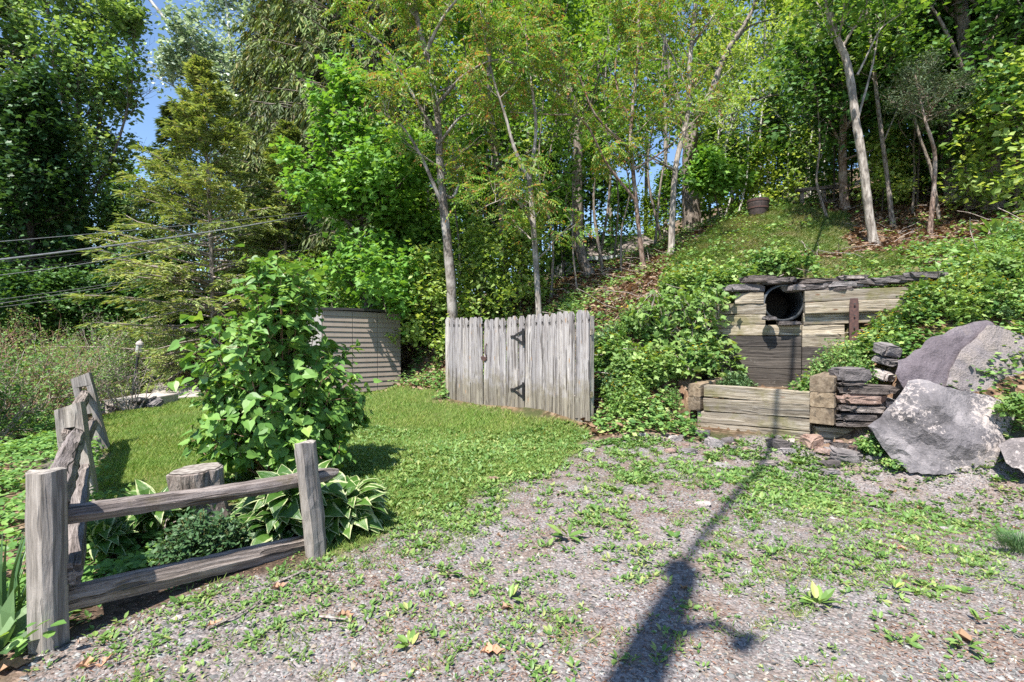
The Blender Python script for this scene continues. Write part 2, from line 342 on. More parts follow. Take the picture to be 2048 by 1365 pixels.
M['needle'] = leaf_mat('brown_debris', [(0, (.10, .05, .03)), (.6, (.19, .10, .06)), (1, (.32, .21, .145))], 0, rough=.9, gain=1)
M['barkgrey'] = bark_mat('grey_bark', [(.37, (.07, .055, .045)), (.5, (.20, .165, .14)), (.63, (.36, .31, .27))])
M['barkpale'] = bark_mat('pale_bark', [(.37, (.15, .125, .105)), (.5, (.32, .28, .24)), (.63, (.48, .43, .38))], 5, 22, .5, (.10, .09, .08))
M['barkred'] = bark_mat('reddish_bark', [(.37, (.07, .045, .035)), (.5, (.19, .13, .10)), (.63, (.34, .25, .20))], patch=(.42, .36, .32))
M['barkpatch'] = bark_mat('patchy_bark', [(.37, (.06, .05, .043)), (.5, (.17, .145, .125)), (.63, (.31, .275, .245))], patch=(.46, .42, .385))
M['barkdark'] = bark_mat('dark_bark', [(.37, (.03, .026, .022)), (.5, (.085, .07, .06)), (.63, (.17, .145, .125))])
M['barkwhite'] = bark_mat('whitish_bark', [(.3, (.28, .27, .25)), (.5, (.52, .5, .47)), (.75, (.66, .64, .6))], 12, 6, .3, (.12, .11, .1))
M['twig'] = bark_mat('twig_bark', [(.37, (.16, .12, .10)), (.5, (.30, .25, .215)), (.63, (.46, .40, .36))])
M['twigbrown'] = bark_mat('brown_twig', [(.37, (.13, .075, .045)), (.5, (.24, .15, .10)), (.63, (.36, .25, .18))])
M['stem'] = bark_mat('green_stem', [(.3, (.10, .11, .04)), (.7, (.20, .20, .08))])
M['railwood'] = wood_mat('weathered_rail', 0, [(.2, (.10, .085, .075)), (.45, (.25, .21, .19)), (.6, (.36, .31, .285)), (.8, (.47, .42, .385))], ((.12, .10, .06), 5, .58), crack=.75, bstr=.9, gs=45)
M['postwood'] = wood_mat('weathered_post', 2, [(.2, (.16, .145, .125)), (.45, (.33, .30, .27)), (.6, (.42, .385, .35)), (.8, (.50, .465, .43))], ((.24, .19, .11), 3, .62), crack=.45, gs=40)
M['picket'] = wood_mat('silvered_picket', 2, [(.2, (.15, .128, .12)), (.42, (.35, .32, .315)), (.6, (.475, .445, .44)), (.8, (.58, .55, .54))], ((.30, .26, .20), 2.2, .6), knots=(.34, .22, .14), crack=.7, bstr=.6, gs=48, dirt=(.62, .58, .42))
M['timber'] = wood_mat('weathered_timber', 0, [(.2, (.14, .112, .08)), (.45, (.31, .265, .20)), (.6, (.42, .37, .295)), (.8, (.53, .48, .41))], ((.16, .145, .06), 2.6, .52), knots=(.17, .10, .06), crack=.4, gs=38)
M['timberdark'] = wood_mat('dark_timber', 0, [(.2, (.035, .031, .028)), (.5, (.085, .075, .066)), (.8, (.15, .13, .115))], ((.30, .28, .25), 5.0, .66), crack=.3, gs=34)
M['timberend'] = wood_mat('timber_end_grain', 0, [(.2, (.13, .095, .065)), (.5, (.26, .20, .14)), (.8, (.37, .30, .22))], ((.05, .04, .03), 5.0, .56), crack=.5, gs=14)
M['boulder'] = rock_mat('bluestone', [(.34, (.085, .078, .08)), (.5, (.155, .143, .148)), (.64, (.25, .23, .232))], 2.2, ((.37, .325, .305), 19.0, .83))
M['boulder2'] = rock_mat('purple_slab', [(.32, (.11, .095, .105)), (.44, (.175, .15, .165)), (.54, (.23, .205, .22)), (.62, (.28, .24, .23)), (.72, (.19, .17, .18))], 1.3)
M['flat'] = rock_mat('flat_grey_stone', [(.3, (.11, .10, .10)), (.55, (.21, .19, .185)), (.75, (.36, .33, .32))], 6, fine=60)
M['flatdark'] = rock_mat('dark_slate', [(.3, (.06, .052, .05)), (.55, (.125, .11, .105)), (.75, (.23, .20, .19))], 6, fine=60)
M['flatpink'] = rock_mat('pinkish_stone', [(.3, (.22, .14, .11)), (.55, (.38, .27, .22)), (.75, (.50, .40, .35))], 6, fine=60)
M['flatlight'] = rock_mat('pale_stone', [(.3, (.30, .28, .27)), (.55, (.42, .39, .38)), (.75, (.55, .51, .49))], 6, fine=60)
M['siding'] = plain('taupe_resin', (.30, .242, .20), .5, 0, (6, (.265, .212, .175)))
M['sidingside'] = plain('pale_resin', (.42, .39, .37), .5, 0, (6, (.38, .35, .33)))
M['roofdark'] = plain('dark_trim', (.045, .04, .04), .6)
M['iron'] = plain('black_iron', (.022, .022, .025), .5, .3, (40, (.035, .028, .025)))
M['rust'] = plain('rusty_steel', (.115, .055, .045), .8, .1, (25, (.055, .030, .028)))
M['galv'] = plain('galvanised_steel', (.16, .17, .18), .55, .6, (12, (.06, .065, .07)))
M['cable'] = plain('grey_cable', (.30, .30, .31), .5, .2)
M['cabledark'] = plain('black_cable', (.03, .03, .032), .5)
M['concrete'] = plain('concrete', (.44, .39, .35), .9, 0, (9, (.34, .30, .27)))
M['lampblack'] = plain('black_paint', (.03, .032, .038), .4)
M['glass'] = plain('frosted_glass', (.45, .45, .42), .2)
M['tub'] = plain('dark_wood_tub', (.075, .05, .045), .7, 0, (18, (.035, .026, .025)))
M['roofshingle'] = plain('grey_shingle', (.22, .18, .16), .9, 0, (22, (.13, .11, .10)))
M['gutter'] = plain('white_gutter', (.62, .63, .64), .5)
M['housewall'] = plain('pale_siding', (.38, .37, .36), .8)
def hosta_mat():
    m, t, b, o = newmat('variegated_leaf'); uv = N(t, 'TexCoord'); sx = N(t, 'SeparateXYZ'); t.links.new(uv.outputs['UV'], sx.inputs[0])
    g = N(t, 'NewGeometry')
    a = N(t, 'Math', operation='SUBTRACT'); a.inputs[1].default_value = .5; t.links.new(sx.outputs[1], a.inputs[0])
    ab = N(t, 'Math', operation='ABSOLUTE'); t.links.new(a.outputs[0], ab.inputs[0])
    nz = N(t, 'TexNoise', i_Scale=9.0, i_Detail=2.0); t.links.new(uv.outputs['UV'], nz.inputs['Vector'])
    ad = N(t, 'Math', operation='MULTIPLY_ADD'); ad.inputs[1].default_value = .16; t.links.new(nz.outputs['Fac'], ad.inputs[0]); t.links.new(ab.outputs[0], ad.inputs[2])
    rn = N(t, 'Math', operation='MULTIPLY_ADD'); rn.inputs[1].default_value = .16; t.links.new(g.outputs['Random Per Island'], rn.inputs[0]); t.links.new(ad.outputs[0], rn.inputs[2])
    f = ramp(t, [(.53, (0, 0, 0)), (.57, (1, 1, 1))], rn.outputs[0]).outputs[0]
    gr = ramp(t, [(0, (.045, .12, .02)), (1, (.11, .22, .035))], g.outputs['Random Per Island']).outputs[0]
    wv = N(t, 'TexWave', i_Scale=5.0, i_Distortion=.6); wv.bands_direction = 'Y'; t.links.new(uv.outputs['UV'], wv.inputs['Vector'])
    gr = mixc(t, ramp(t, [(0, (.35,)*3), (1, (0, 0, 0))], wv.outputs['Fac']).outputs[0], gr, (.03, .08, .012))
    col = mixc(t, f, gr, (.50, .55, .28))
    t.links.new(col, b.inputs['Base Color']); b.inputs['Roughness'].default_value = .38
    tr = N(t, 'BsdfTranslucent'); t.links.new(mixc(t, 1.0, col, (1.1, 1.1, .5), 'MULTIPLY'), tr.inputs[0]); mx = N(t, 'MixShader'); mx.inputs[0].default_value = .3
    t.links.new(b.outputs[0], mx.inputs[1]); t.links.new(tr.outputs[0], mx.inputs[2]); t.links.new(mx.outputs[0], o.inputs[0])
    bump(t, wv.outputs['Fac'], .25, .01, b); return m
M['hosta'] = hosta_mat()

# ------------------------------------------------------------------ terrain
UW = [(3.55, 9.0), (4.90, 8.5), (6.75, 7.85)]          # upper retaining wall, plan
PB = [(3.0, 7.72), (4.05, 6.75)]                       # front of the planter box, plan
ctl = [(0, 0, 0), (-1, 2, 0), (1, 2, 0), (3, 2, 0), (5, 3, 0.02), (0, 4.5, 0), (2, 5, .02), (-1.3, 3.4, 0), (-2.26, 2.44, 0), (-3, 1, -.05), (3, -4, 0), (-3, -4, 0), (0, -12, 0), (12, -8, 0), (-14, -6, -.3),
 (-1, 6.4, .04), (-3, 5.4, .0), (-4.16, 4.85, -.08), (-5.85, 7.1, -.14), (-5, 9.5, -.05), (-3, 9, .03), (-1.5, 10.4, .12), (1.3, 7.75, .14), (0.1, 8.9, .12), (-3.1, 13.8, .13), (-4.8, 12.6, .05), (-5.6, 14.5, .0),
 (-8.5, 8.5, -.25), (-6, 5, -.2), (-3.5, 2.8, -.08), (-6, 2, -.3), (-9, 12, -.35), (-10.5, 14.8, -.42), (-11, 16, -.42), (-12.5, 19, -.4), (-9, 18, -.3), (-14, 12, -.7), (-20, 20, -1.0), (-16, 5, -1.), (-25, 35, -1.2), (-12, 26, -.3), (-40, 60, -2), (-60, 20, -3),
 (1.6, 9, 1.15), (2.4, 8.6, 1.2), (3.1, 8.6, 1.28), (1.9, 7.3, .22), (2.62, 7.5, .2), (3, 12, 2.8), (1.2, 11, 1.7), (-.3, 12, .9), (-1.9, 12, .35), (-2.3, 14, .95), (-.5, 16, 2.4), (-4, 18, 1.2), (-6, 22, 1.2), (4.5, 15, 4.0), (4, 10.5, 2.75), (5.5, 13, 3.9), (8.05, 15, 5.25), (9, 14, 4.8), (6.4, 9.6, 2.65), (5.2, 9.2, 2.45), (3.9, 9.5, 2.4), (8.3, 11, 3.4), (11, 12, 4.2), (14.4, 14, 6.2), (10.8, 10.5, 3.9), (7.7, 7.5, 2.3), (6.5, 7.4, 2.02), (6.85, 8.3, 2.45), (7.0, 6.6, 1.35), (5.5, 7.0, 1.15), (4.7, 6.9, .62), (4.35, 6.55, .1), (3.4, 6.75, .06), (5.1, 5.9, .03), (6.2, 5.3, .1), (7.5, 5, .4), (9, 6, 1.7), (6, 3, .05), (10, 2, .3), (14, 6, 2.6),
 (3.6, 8.3, .75), (4.3, 7.6, .68), (5.0, 8.0, .75),
 (18, 20, 8.5), (25, 14, 9), (10, 22, 6.3), (2, 22, 3.6), (6, 30, 6), (20, 35, 11), (-5, 32, 2.0), (0, 45, 5), (20, 60, 15), (50, 40, 20), (40, 0, 6), (-20, 50, 0), (60, 80, 22), (0, 100, 10), (-60, 100, 0)]
ctl = np.array(ctl, float)
def _tps(r2): return np.where(r2 > 1e-12, r2*np.log(np.maximum(r2, 1e-12)), 0)
_X = ctl[:, :2]/10; _n = len(ctl)
_K = _tps(((_X[:, None]-_X[None])**2).sum(-1))+np.eye(_n)*2e-4
_Pm = np.c_[np.ones(_n), _X]; _A = np.zeros((_n+3, _n+3)); _A[:_n, :_n] = _K; _A[:_n, _n:] = _Pm; _A[_n:, :_n] = _Pm.T
_w = np.linalg.solve(_A, np.r_[ctl[:, 2], 0, 0, 0])
def _geo_out(a, step, end):
    o = [a]; s = step
    while abs(o[-1]-a) < abs(end-a): s *= 1.12; o.append(o[-1]+math.copysign(s, end-a))
    return o[1:]
gxs = np.array(sorted(_geo_out(-9, .1, -220)+list(np.arange(-9, 10.01, .1))+_geo_out(10, .1, 220)))
gys = np.array(sorted(_geo_out(-2, .1, -60)+list(np.arange(-2, 14.01, .1))+_geo_out(14, .1, 260)))
GX, GY = np.meshgrid(gxs, gys, indexing='ij')
_q = np.stack([GX.ravel()/10, GY.ravel()/10], -1); GZ = np.empty(len(_q))
for i in range(0, len(_q), 20000):
    b = _q[i:i+20000]; GZ[i:i+20000] = _tps(((b[:, None]-_X[None])**2).sum(-1))@_w[:_n]+np.c_[np.ones(len(b)), b]@_w[_n:]
GZ = GZ.reshape(GX.shape)
_rr = np.hypot(GX, GY); _fade = np.clip((_rr-90)/80, 0, 1)
GZ = GZ*(1-_fade)+_fade*np.clip(GZ, -3, 22)
# floor of the planter pocket, cut back to the timber wall behind it
def side(a, b, x, y): return (b[0]-a[0])*(y-a[1])-(b[1]-a[1])*(x-a[0])
_front = (side(UW[0], UW[1], GX, GY) < .0) & (side(UW[1], UW[2], GX, GY) < .0) & (GX > 3.1) & (GX < 5.25) & (side(PB[0], PB[1], GX, GY) > -.0)
GZ = np.where(_front, np.minimum(GZ, .62), GZ)
_before = (side(PB[0], PB[1], GX, GY) < .02) & (GX > 2.5) & (GX < 4.6) & (GY > 5)
GZ = np.where(_before, np.minimum(GZ, .10), GZ)
_beh = ((side(UW[1], UW[2], GX, GY) > .05) & (side(UW[0], UW[1], GX, GY) > .05) & (GX > 3.6) & (GX < 7.2) & (GY < 9.6))
GZ = np.where(_beh, np.clip(GZ, 2.18, 2.5), GZ)
_wd = (np.array(UW[1])-np.array(UW[0])); _wd = _wd/np.linalg.norm(_wd); _pc = P(1567, 606, 8.55)[:2]
_al = (GX-_pc[0])*_wd[0]+(GY-_pc[1])*_wd[1]; _ac = -(GX-_pc[0])*_wd[1]+(GY-_pc[1])*_wd[0]
_cor = (np.abs(_al) < .55) & (_ac > -.3) & (_ac < 1.9)
GZ = np.where(_cor, np.minimum(GZ, .9), GZ)
GZ = GZ+.012*noise2(GX, GY, 4, 1)*np.clip(1-_rr/40, .2, 1)+.035*noise2(GX, GY, 1.2, 2)*np.clip((GY-6)/10, 0, 1)
def gz(x, y):
    x = np.asarray(x, float); y = np.asarray(y, float)
    i = np.clip(np.searchsorted(gxs, x)-1, 0, len(gxs)-2); j = np.clip(np.searchsorted(gys, y)-1, 0, len(gys)-2)
    u = np.clip((x-gxs[i])/(gxs[i+1]-gxs[i]), 0, 1); v = np.clip((y-gys[j])/(gys[j+1]-gys[j]), 0, 1)
    return GZ[i, j]*(1-u)*(1-v)+GZ[i+1, j]*u*(1-v)+GZ[i, j+1]*(1-u)*v+GZ[i+1, j+1]*u*v
def G(px, py):
    d = P(px, py, 1.0)-np.array([0, 0, EYE]); s = np.arange(1.2, 60, .02)
    q = np.array([0, 0, EYE])+d*s[:, None]; below = q[:, 2] <= gz(q[:, 0], q[:, 1])
    return q[np.argmax(below)] if below.any() else q[-1]
def on(x, y, dz=0): return np.array([x, y, float(gz(x, y))+dz])
def inpoly(x, y, poly):
    r = np.zeros(np.shape(x), bool); n = len(poly)
    for i in range(n):
        (x1, y1), (x2, y2) = poly[i], poly[(i+1) % n]
        c = ((y1 > y) != (y2 > y)) & (x < (x2-x1)*(y-y1)/(y2-y1+1e-12)+x1); r ^= c
    return r
LAWN = [(1188, 872), (1120, 925), (1020, 960), (900, 1010), (760, 1065), (655, 1120), (560, 1010), (330, 1000), (190, 1000), (205, 835), (290, 808), (390, 795), (520, 776), (650, 778), (805, 771), (850, 778), (884, 797), (1050, 834), (1185, 850)]
LAWN2 = [(150, 800), (180, 745), (300, 735), (380, 735), (400, 760), (320, 765), (270, 790), (180, 800)]
MOUND = [(1345, 520), (1370, 490), (1480, 425), (1600, 405), (1700, 430), (1690, 500), (1540, 530), (1420, 560)]
TERR = [(1560, 560), (1620, 520), (1800, 510), (1880, 545), (1860, 575)]
BED = [(235, 1240), (80, 1320), (130, 1020), (330, 1005), (560, 1010), (650, 1110), (620, 1125)]
def masks(x, y, z):
    px, py = proj(np.stack([x, y, z], -1)); jx = 14*noise2(x, y, 3.2, 5); jy = 7*noise2(x, y, 3.7, 6)
    lawn = (inpoly(px+jx, py+jy, LAWN) & (y < 15)) | (inpoly(px, py, LAWN2) & (y > 9) & (x < -6))
    mound = ((inpoly(px+jx, py+jy, MOUND) & (y > 8)) | (inpoly(px+jx, py+jy, TERR) & (y > 8))) & (y < 22)
    bed = inpoly(px+jx, py+jy, BED) & (y < 7)
    bank = (y > 6.9+.25*noise2(x, y, 2, 7)) | (z > .30)
    left = (x < -2.2-.9*(y-2.2)) & (y > -3)
    gravel = ~lawn & ~mound & ~bed & ~bank & ~left
    return lawn, gravel, mound, bed
lw, gv_, mo, bd = masks(GX, GY, GZ)
geo = Geo(); nx, ny = GX.shape; idx = np.arange(nx*ny).reshape(nx, ny)
geo.add(np.stack([GX, GY, GZ], -1), np.stack([idx[:-1, :-1], idx[1:, :-1], idx[1:, 1:], idx[:-1, 1:]], -1).reshape(-1, 4))
me = geo.mesh('ground', smooth=True)
def blur(a):
    a = a.astype(float)
    for _ in range(2):
        p = np.pad(a, 1, 'edge'); a = (p[1:-1, 1:-1]*2+p[:-2, 1:-1]+p[2:, 1:-1]+p[1:-1, :-2]+p[1:-1, 2:])/6
    return a
ca = me.color_attributes.new('cover', 'FLOAT_COLOR', 'POINT')
ca.data.foreach_set('color', np.stack([blur(lw), blur(gv_), blur(mo), blur(bd)], -1).astype(np.float32).ravel())
def ground_mat():
    m, t, b, o = newmat('ground'); tc = N(t, 'TexCoord'); at = N(t, 'Attribute', attribute_name='cover'); sp = N(t, 'SeparateColor'); t.links.new(at.outputs['Color'], sp.inputs[0])
    v = tc.outputs['Object']
    def nz(s, d=5., r=.6):
        n = N(t, 'TexNoise', i_Scale=s, i_Detail=d, i_Roughness=r); t.links.new(v, n.inputs['Vector']); return n.outputs['Fac']
    vo = N(t, 'TexVoronoi', i_Scale=52.0); t.links.new(v, vo.inputs['Vector'])
    vo2 = N(t, 'TexVoronoi', i_Scale=120.0); t.links.new(v, vo2.inputs['Vector'])
    s1 = N(t, 'SeparateColor'); t.links.new(vo.outputs['Color'], s1.inputs[0])
    s2 = N(t, 'SeparateColor'); t.links.new(vo2.outputs['Color'], s2.inputs[0])
    st = [(0, (.075, .07, .07)), (.4, (.185, .17, .172)), (.75, (.295, .272, .272)), (.93, (.42, .39, .38)), (1, (.32, .22, .15))]
    grav = mixc(t, .5, ramp(t, st, s1.outputs[0]).outputs[0], ramp(t, st, s2.outputs[0]).outputs[0])
    dirt = ramp(t, [(.35, (.11, .075, .055)), (.52, (.20, .148, .12)), (.68, (.30, .235, .20))], nz(30)).outputs[0]
    gf = ramp(t, [(.45, (0, 0, 0)), (.62, (1, 1, 1))], nz(2.2)).outputs[0]
    grav = mixc(t, mixc(t, .35, gf, nz(18)), grav, dirt)
    lawnc = ramp(t, [(.3, (.045, .075, .016)), (.5, (.085, .125, .028)), (.7, (.15, .16, .06))], nz(14)).outputs[0]
    soil = ramp(t, [(.3, (.035, .025, .018)), (.55, (.085, .06, .043)), (.75, (.16, .115, .085))], nz(25)).outputs[0]
    lv = N(t, 'TexVoronoi', i_Scale=13.0); t.links.new(v, lv.inputs['Vector']); s3 = N(t, 'SeparateColor'); t.links.new(lv.outputs['Color'], s3.inputs[0])
    lit = ramp(t, [(0, (.05, .032, .02)), (.4, (.13, .08, .05)), (.8, (.23, .15, .10)), (1, (.34, .25, .18))], s3.outputs[0]).outputs[0]
    lit = mixc(t, ramp(t, [(.5, (0, 0, 0)), (.62, (1, 1, 1))], nz(.9)).outputs[0], lit, mixc(t, .5, soil, (.05, .075, .02)))
    mnd = ramp(t, [(.3, (.09, .10, .03)), (.5, (.17, .17, .06)), (.7, (.26, .22, .12))], nz(9)).outputs[0]
    col = mixc(t, sp.outputs[1], lit, grav); col = mixc(t, sp.outputs[2], col, mnd); col = mixc(t, at.outputs['Alpha'], col, soil); col = mixc(t, sp.outputs[0], col, lawnc)
    t.links.new(col, b.inputs['Base Color']); b.inputs['Roughness'].default_value = .95; b.inputs['Specular IOR Level'].default_value = .1
    inv = N(t, 'Math', operation='SUBTRACT'); inv.inputs[0].default_value = 1; t.links.new(vo.outputs['Distance'], inv.inputs[1])
    ad = N(t, 'Math', operation='ADD'); t.links.new(inv.outputs[0], ad.inputs[0]); t.links.new(nz(40, 4), ad.inputs[1])
    bump(t, ad.outputs[0], .7, .02, b); return m
tag(link('ground', me, ground_mat()), kind='structure')
# ------------------------------------------------------------------ built objects: helpers
def frame_mat(d, axis, side_hint=(1, 0, 0)):
    d = Vector(d).normalized(); h = Vector(side_hint)
    if axis == 0:
        z = Vector((0, 0, 1)); y = z.cross(d).normalized(); z = d.cross(y); return Matrix((d, y, z)).transposed()
    x = (h-d*h.dot(d)).normalized(); y = d.cross(x); return Matrix((x, y, d)).transposed()
def chamf(w, h, c): return [(-w/2+c, -h/2), (w/2-c, -h/2), (w/2, -h/2+c), (w/2, h/2-c), (w/2-c, h/2), (-w/2+c, h/2), (-w/2, h/2-c), (-w/2, -h/2+c)]
def rings_geo(L, prof, axis, seg, r, jit, bow=0, ends=None, twist=0, capjit=0):
    """prof: list of 2-D points; sweep along the local axis with jitter"""
    prof = np.array(prof); k = len(prof); g = Geo(); V = []; base = r.normal(size=(k, 2))*jit; ph = r.uniform(0, 6, 4)
    for i in range(seg+1):
        s = i/seg; e = 1.0
        if ends: e = np.interp(s, ends[0], ends[1])
        a = twist*s; p = prof*e; p = np.stack([p[:, 0]*math.cos(a)-p[:, 1]*math.sin(a), p[:, 0]*math.sin(a)+p[:, 1]*math.cos(a)], -1)
        p = p+base+r.normal(size=(k, 2))*jit*.55
        p[:, 0] += bow*math.sin(math.pi*s)*.6+jit*.9*math.sin(5*s+ph[0]); p[:, 1] += bow*math.sin(math.pi*s)+jit*.9*math.sin(6*s+ph[1])
        l = s*L+(r.normal(size=k)*capjit if i in (0, seg) else 0)*np.ones(k)
        V.append(np.stack([l, p[:, 0], p[:, 1]], -1) if axis == 0 else np.stack([p[:, 0], p[:, 1], l], -1))
    V = np.array(V).reshape(-1, 3); f = []
    for i in range(seg):
        for j in range(k): f.append((i*k+j, i*k+(j+1) % k, (i+1)*k+(j+1) % k, (i+1)*k+j))
    c0 = V[:k].mean(0); c1 = V[-k:].mean(0); V = np.concatenate([V, [c0, c1]]); n = len(V)
    g.add(V, f); f3 = [(n-2, (j+1) % k, j) for j in range(k)]+[(n-1, n-2-k+j, n-2-k+(j+1) % k) for j in range(k)]
    g.f3.append(np.array(f3)); return g
def local_part(name, geo, mat, parent, p0, mtx, smooth=False):
    o = link(name, geo.mesh(name, (0, 0, 0), smooth), mat, parent)
    off = np.array(parent.location) if parent else np.zeros(3)
    if parent and parent.parent: off = off+np.array(parent.parent.location)
    o.matrix_basis = Matrix.Translation(Vector(np.asarray(p0)-off)) @ mtx.to_4x4(); return o
def beam(name, p0, p1, w, h, mat, parent, seed=0, axis=0, seg=10, jit=.003, bow=0, cham=.006, ends=None, hint=(1, 0, 0), twist=0, prof=None, capjit=0):
    p0 = np.asarray(p0, float); p1 = np.asarray(p1, float); L = np.linalg.norm(p1-p0)
    g = rings_geo(L, prof or chamf(w, h, cham), axis, seg, rg(seed), jit, bow, ends, twist, capjit)
    return local_part(name, g, mat, parent, p0, frame_mat(p1-p0, axis, hint))
def boxgeo(geo, lo, hi):
    x0, y0, z0 = lo; x1, y1, z1 = hi
    v = [(x0, y0, z0), (x1, y0, z0), (x1, y1, z0), (x0, y1, z0), (x0, y0, z1), (x1, y0, z1), (x1, y1, z1), (x0, y1, z1)]
    return geo.add(v, [(0, 3, 2, 1), (4, 5, 6, 7), (0, 1, 5, 4), (1, 2, 6, 5), (2, 3, 7, 6), (3, 0, 4, 7)])
def lathe(geo, c, prof, n=20, ax=(0, 0, 1), close=True):
    """prof: (radius, height) pairs from bottom to top"""
    ax = nrm(np.array(ax, float)); h = np.array([1., 0, 0]) if abs(ax[0]) < .9 else np.array([0, 1., 0]); a = nrm(np.cross(ax, h)); b = np.cross(ax, a)
    th = np.arange(n)/n*2*np.pi; V = []
    for r_, z in prof: V.append(np.asarray(c)+ax*z+r_*(a*np.cos(th)[:, None]+b*np.sin(th)[:, None]))
    V = np.array(V).reshape(-1, 3); f = []
    for i in range(len(prof)-1):
        for j in range(n): f.append((i*n+j, i*n+(j+1) % n, (i+1)*n+(j+1) % n, (i+1)*n+j))
    return geo.add(V, f)
# ------------------------------------------------------------------ split-rail fence
r0 = rg(3)
b1 = G(97, 1296); b4 = G(634, 1116); b2 = G(168, 1003); b3 = G(200, 903)
fen = thing('split_rail_fence', 'weathered grey split-rail fence turning the corner of the flower bed', 'fence', b1)
pr = [(.079*math.cos(a)*(1+.05*math.sin(3*a)), .074*math.sin(a)*(1+.06*math.cos(2*a))) for a in np.arange(12)/12*2*math.pi]
t1 = P(90, 942, b1[1]+.01)
beam('post', b1-[0, 0, .12], t1, 0, 0, M['postwood'], fen, 11, axis=2, seg=9, jit=.0025, prof=pr, capjit=.005, ends=((0, .9, 1), (1, 1.02, .97)))
t4 = P(609, 884, b4[1]+.03)
beam('post', b4-[0, 0, .12]+[0, .02, 0], t4, .115, .13, M['postwood'], fen, 12, axis=2, seg=12, jit=.0045, cham=.026, hint=(.75, -.66, 0), capjit=.006)
def slot_post(b, t, w, d, slots, seed, hint):
    L = np.linalg.norm(t-b); g = Geo(); r = rg(seed); z = 0
    for s0, s1, sw in slots+[(L, L, 0)]:
        n = max(1, int((s0-z)/.1))
        for i in range(n):
            a, c = z+(s0-z)*i/n, z+(s0-z)*(i+1)/n
            wa = w*(1-.12*a/L); boxgeo(g, (-wa/2, -d/2, a), (wa/2, d/2, c))
        if sw:
            wa = w*(1-.12*s0/L); boxgeo(g, (-wa/2, -d/2, s0), (-sw/2, d/2, s1)); boxgeo(g, (sw/2, -d/2, s0), (wa/2, d/2, s1))
        z = s1
    v = np.concatenate(g.v); v += .004*np.stack([np.sin(v[:, 2]*9+seed), np.sin(v[:, 2]*7+v[:, 0]*20), 0*v[:, 2]], -1)
    v[:, 2] += np.where(v[:, 2] > L-.01, .22*v[:, 0], 0); g.v = [v]
    return local_part('post', g, M['postwood'], fen, b, frame_mat(t-b, 2, hint))
t2 = P(139, 812, b2[1]+.02); t3 = P(163, 752, b3[1]+.02)
L2 = np.linalg.norm(t2-b2)+.1; L3 = np.linalg.norm(t3-b3)+.1
slot_post(b2-[0, 0, .1], t2, .24, .09, [(.36*L2, .49*L2, .08), (.68*L2, .80*L2, .085)], 5, (.96, .28, 0))
slot_post(b3-[0, 0, .1], t3, .25, .10, [(.40*L3, .54*L3, .085), (.74*L3, .87*L3, .09)], 6, (.93, .35, 0))
rp = [(-.066, -.004), (-.03, -.062), (.045, -.045), (.056, .03), (.012, .062), (-.045, .045)]
beam('rail', P(100, 1036, b1[1]+.05), P(674, 946, b4[1]+.34), 0, 0, M['railwood'], fen, 21, seg=26, jit=.004, bow=-.012, prof=[(a*.85, b*.80) for a, b in rp], ends=((0, .04, .9, .97, 1), (.9, .97, 1, .85, .5)), twist=.1, capjit=.01)
beam('rail', P(100, 1205, b1[1]+.05), P(676, 1073, b4[1]+.34), 0, 0, M['railwood'], fen, 22, seg=26, jit=.0035, bow=.006, prof=[(a*.65, b*1.08) for a, b in rp], ends=((0, .06, .9, .97, 1), (.8, .98, .95, .8, .6)), twist=-.12, capjit=.01)
def slot_at(b, t, f): return b+(t-b)*f
beam('rail', b1+(t1-b1)*.80+[.02, .04, 0], slot_at(b2, t2, .70)+[-.05, .12, 0], 0, 0, M['railwood'], fen, 23, seg=18, jit=.005, bow=.015, prof=[(a*.9, b*1.25) for a, b in rp], ends=((0, .1, .8, .95, 1), (.9, 1.15, 1.1, .6, .4)))
beam('rail', b1+(t1-b1)*.40+[.09, .04, 0], slot_at(b2, t2, .36)+[-.05, .12, 0], 0, 0, M['railwood'], fen, 24, seg=18, jit=.005, bow=.0, prof=[(a*.8, b*1.1) for a, b in rp], ends=((0, .1, .8, .95, 1), (.9, 1.1, 1.05, .6, .4)))
beam('rail', slot_at(b2, t2, .70)+[.03, -.12, 0], slot_at(b3, t3, .77)+[-.06, .1, 0], 0, 0, M['railwood'], fen, 25, seg=18, jit=.005, bow=.015, prof=[(a*.9, b*1.3) for a, b in rp], ends=((0, .1, .8, .95, 1), (.5, 1.15, 1.1, .6, .4)))
beam('rail', slot_at(b2, t2, .36)+[.03, -.12, 0], slot_at(b3, t3, .41)+[-.06, .1, 0], 0, 0, M['railwood'], fen, 26, seg=18, jit=.005, bow=.0, prof=[(a*.8, b*1.1) for a, b in rp], ends=((0, .1, .8, .95, 1), (.5, 1.1, 1.05, .6, .4)))
# ------------------------------------------------------------------ tree stump
sb = G(398, 1046); stp = thing('tree_stump', 'cut tree stump with peeling bark behind the upper fence rail', 'stump', sb)
g = Geo(); n = 40; V = []; th = np.arange(n)/n*2*np.pi; sh = np.array([-.03, 0, .0])
st_top = P(392, 938, sb[1])[2]-sb[2]
prof = [(.30, -.06), (.255, .02), (.215, .1), (.192, .2), (.186, .32), (.19, st_top-.01), (.18, st_top+.0)]
for rr_, z in prof:
    q = rr_*(1+.05*np.sin(5*th+z*3)+.035*np.sin(9*th+1+z*6)+.03*np.sin(15*th+z*14)+.02*rg(int(z*1000)+90).normal(size=n))
    V.append(np.stack([sb[0]+q*np.cos(th)+sh[0]*z, sb[1]+q*np.sin(th), sb[2]+z+.06*q*np.cos(th)*(z > .3)], -1))
Vt = V[-1].copy(); V = np.array(V).reshape(-1, 3); f = [(i*n+j, i*n+(j+1) % n, (i+1)*n+(j+1) % n, (i+1)*n+j) for i in range(len(prof)-1) for j in range(n)]
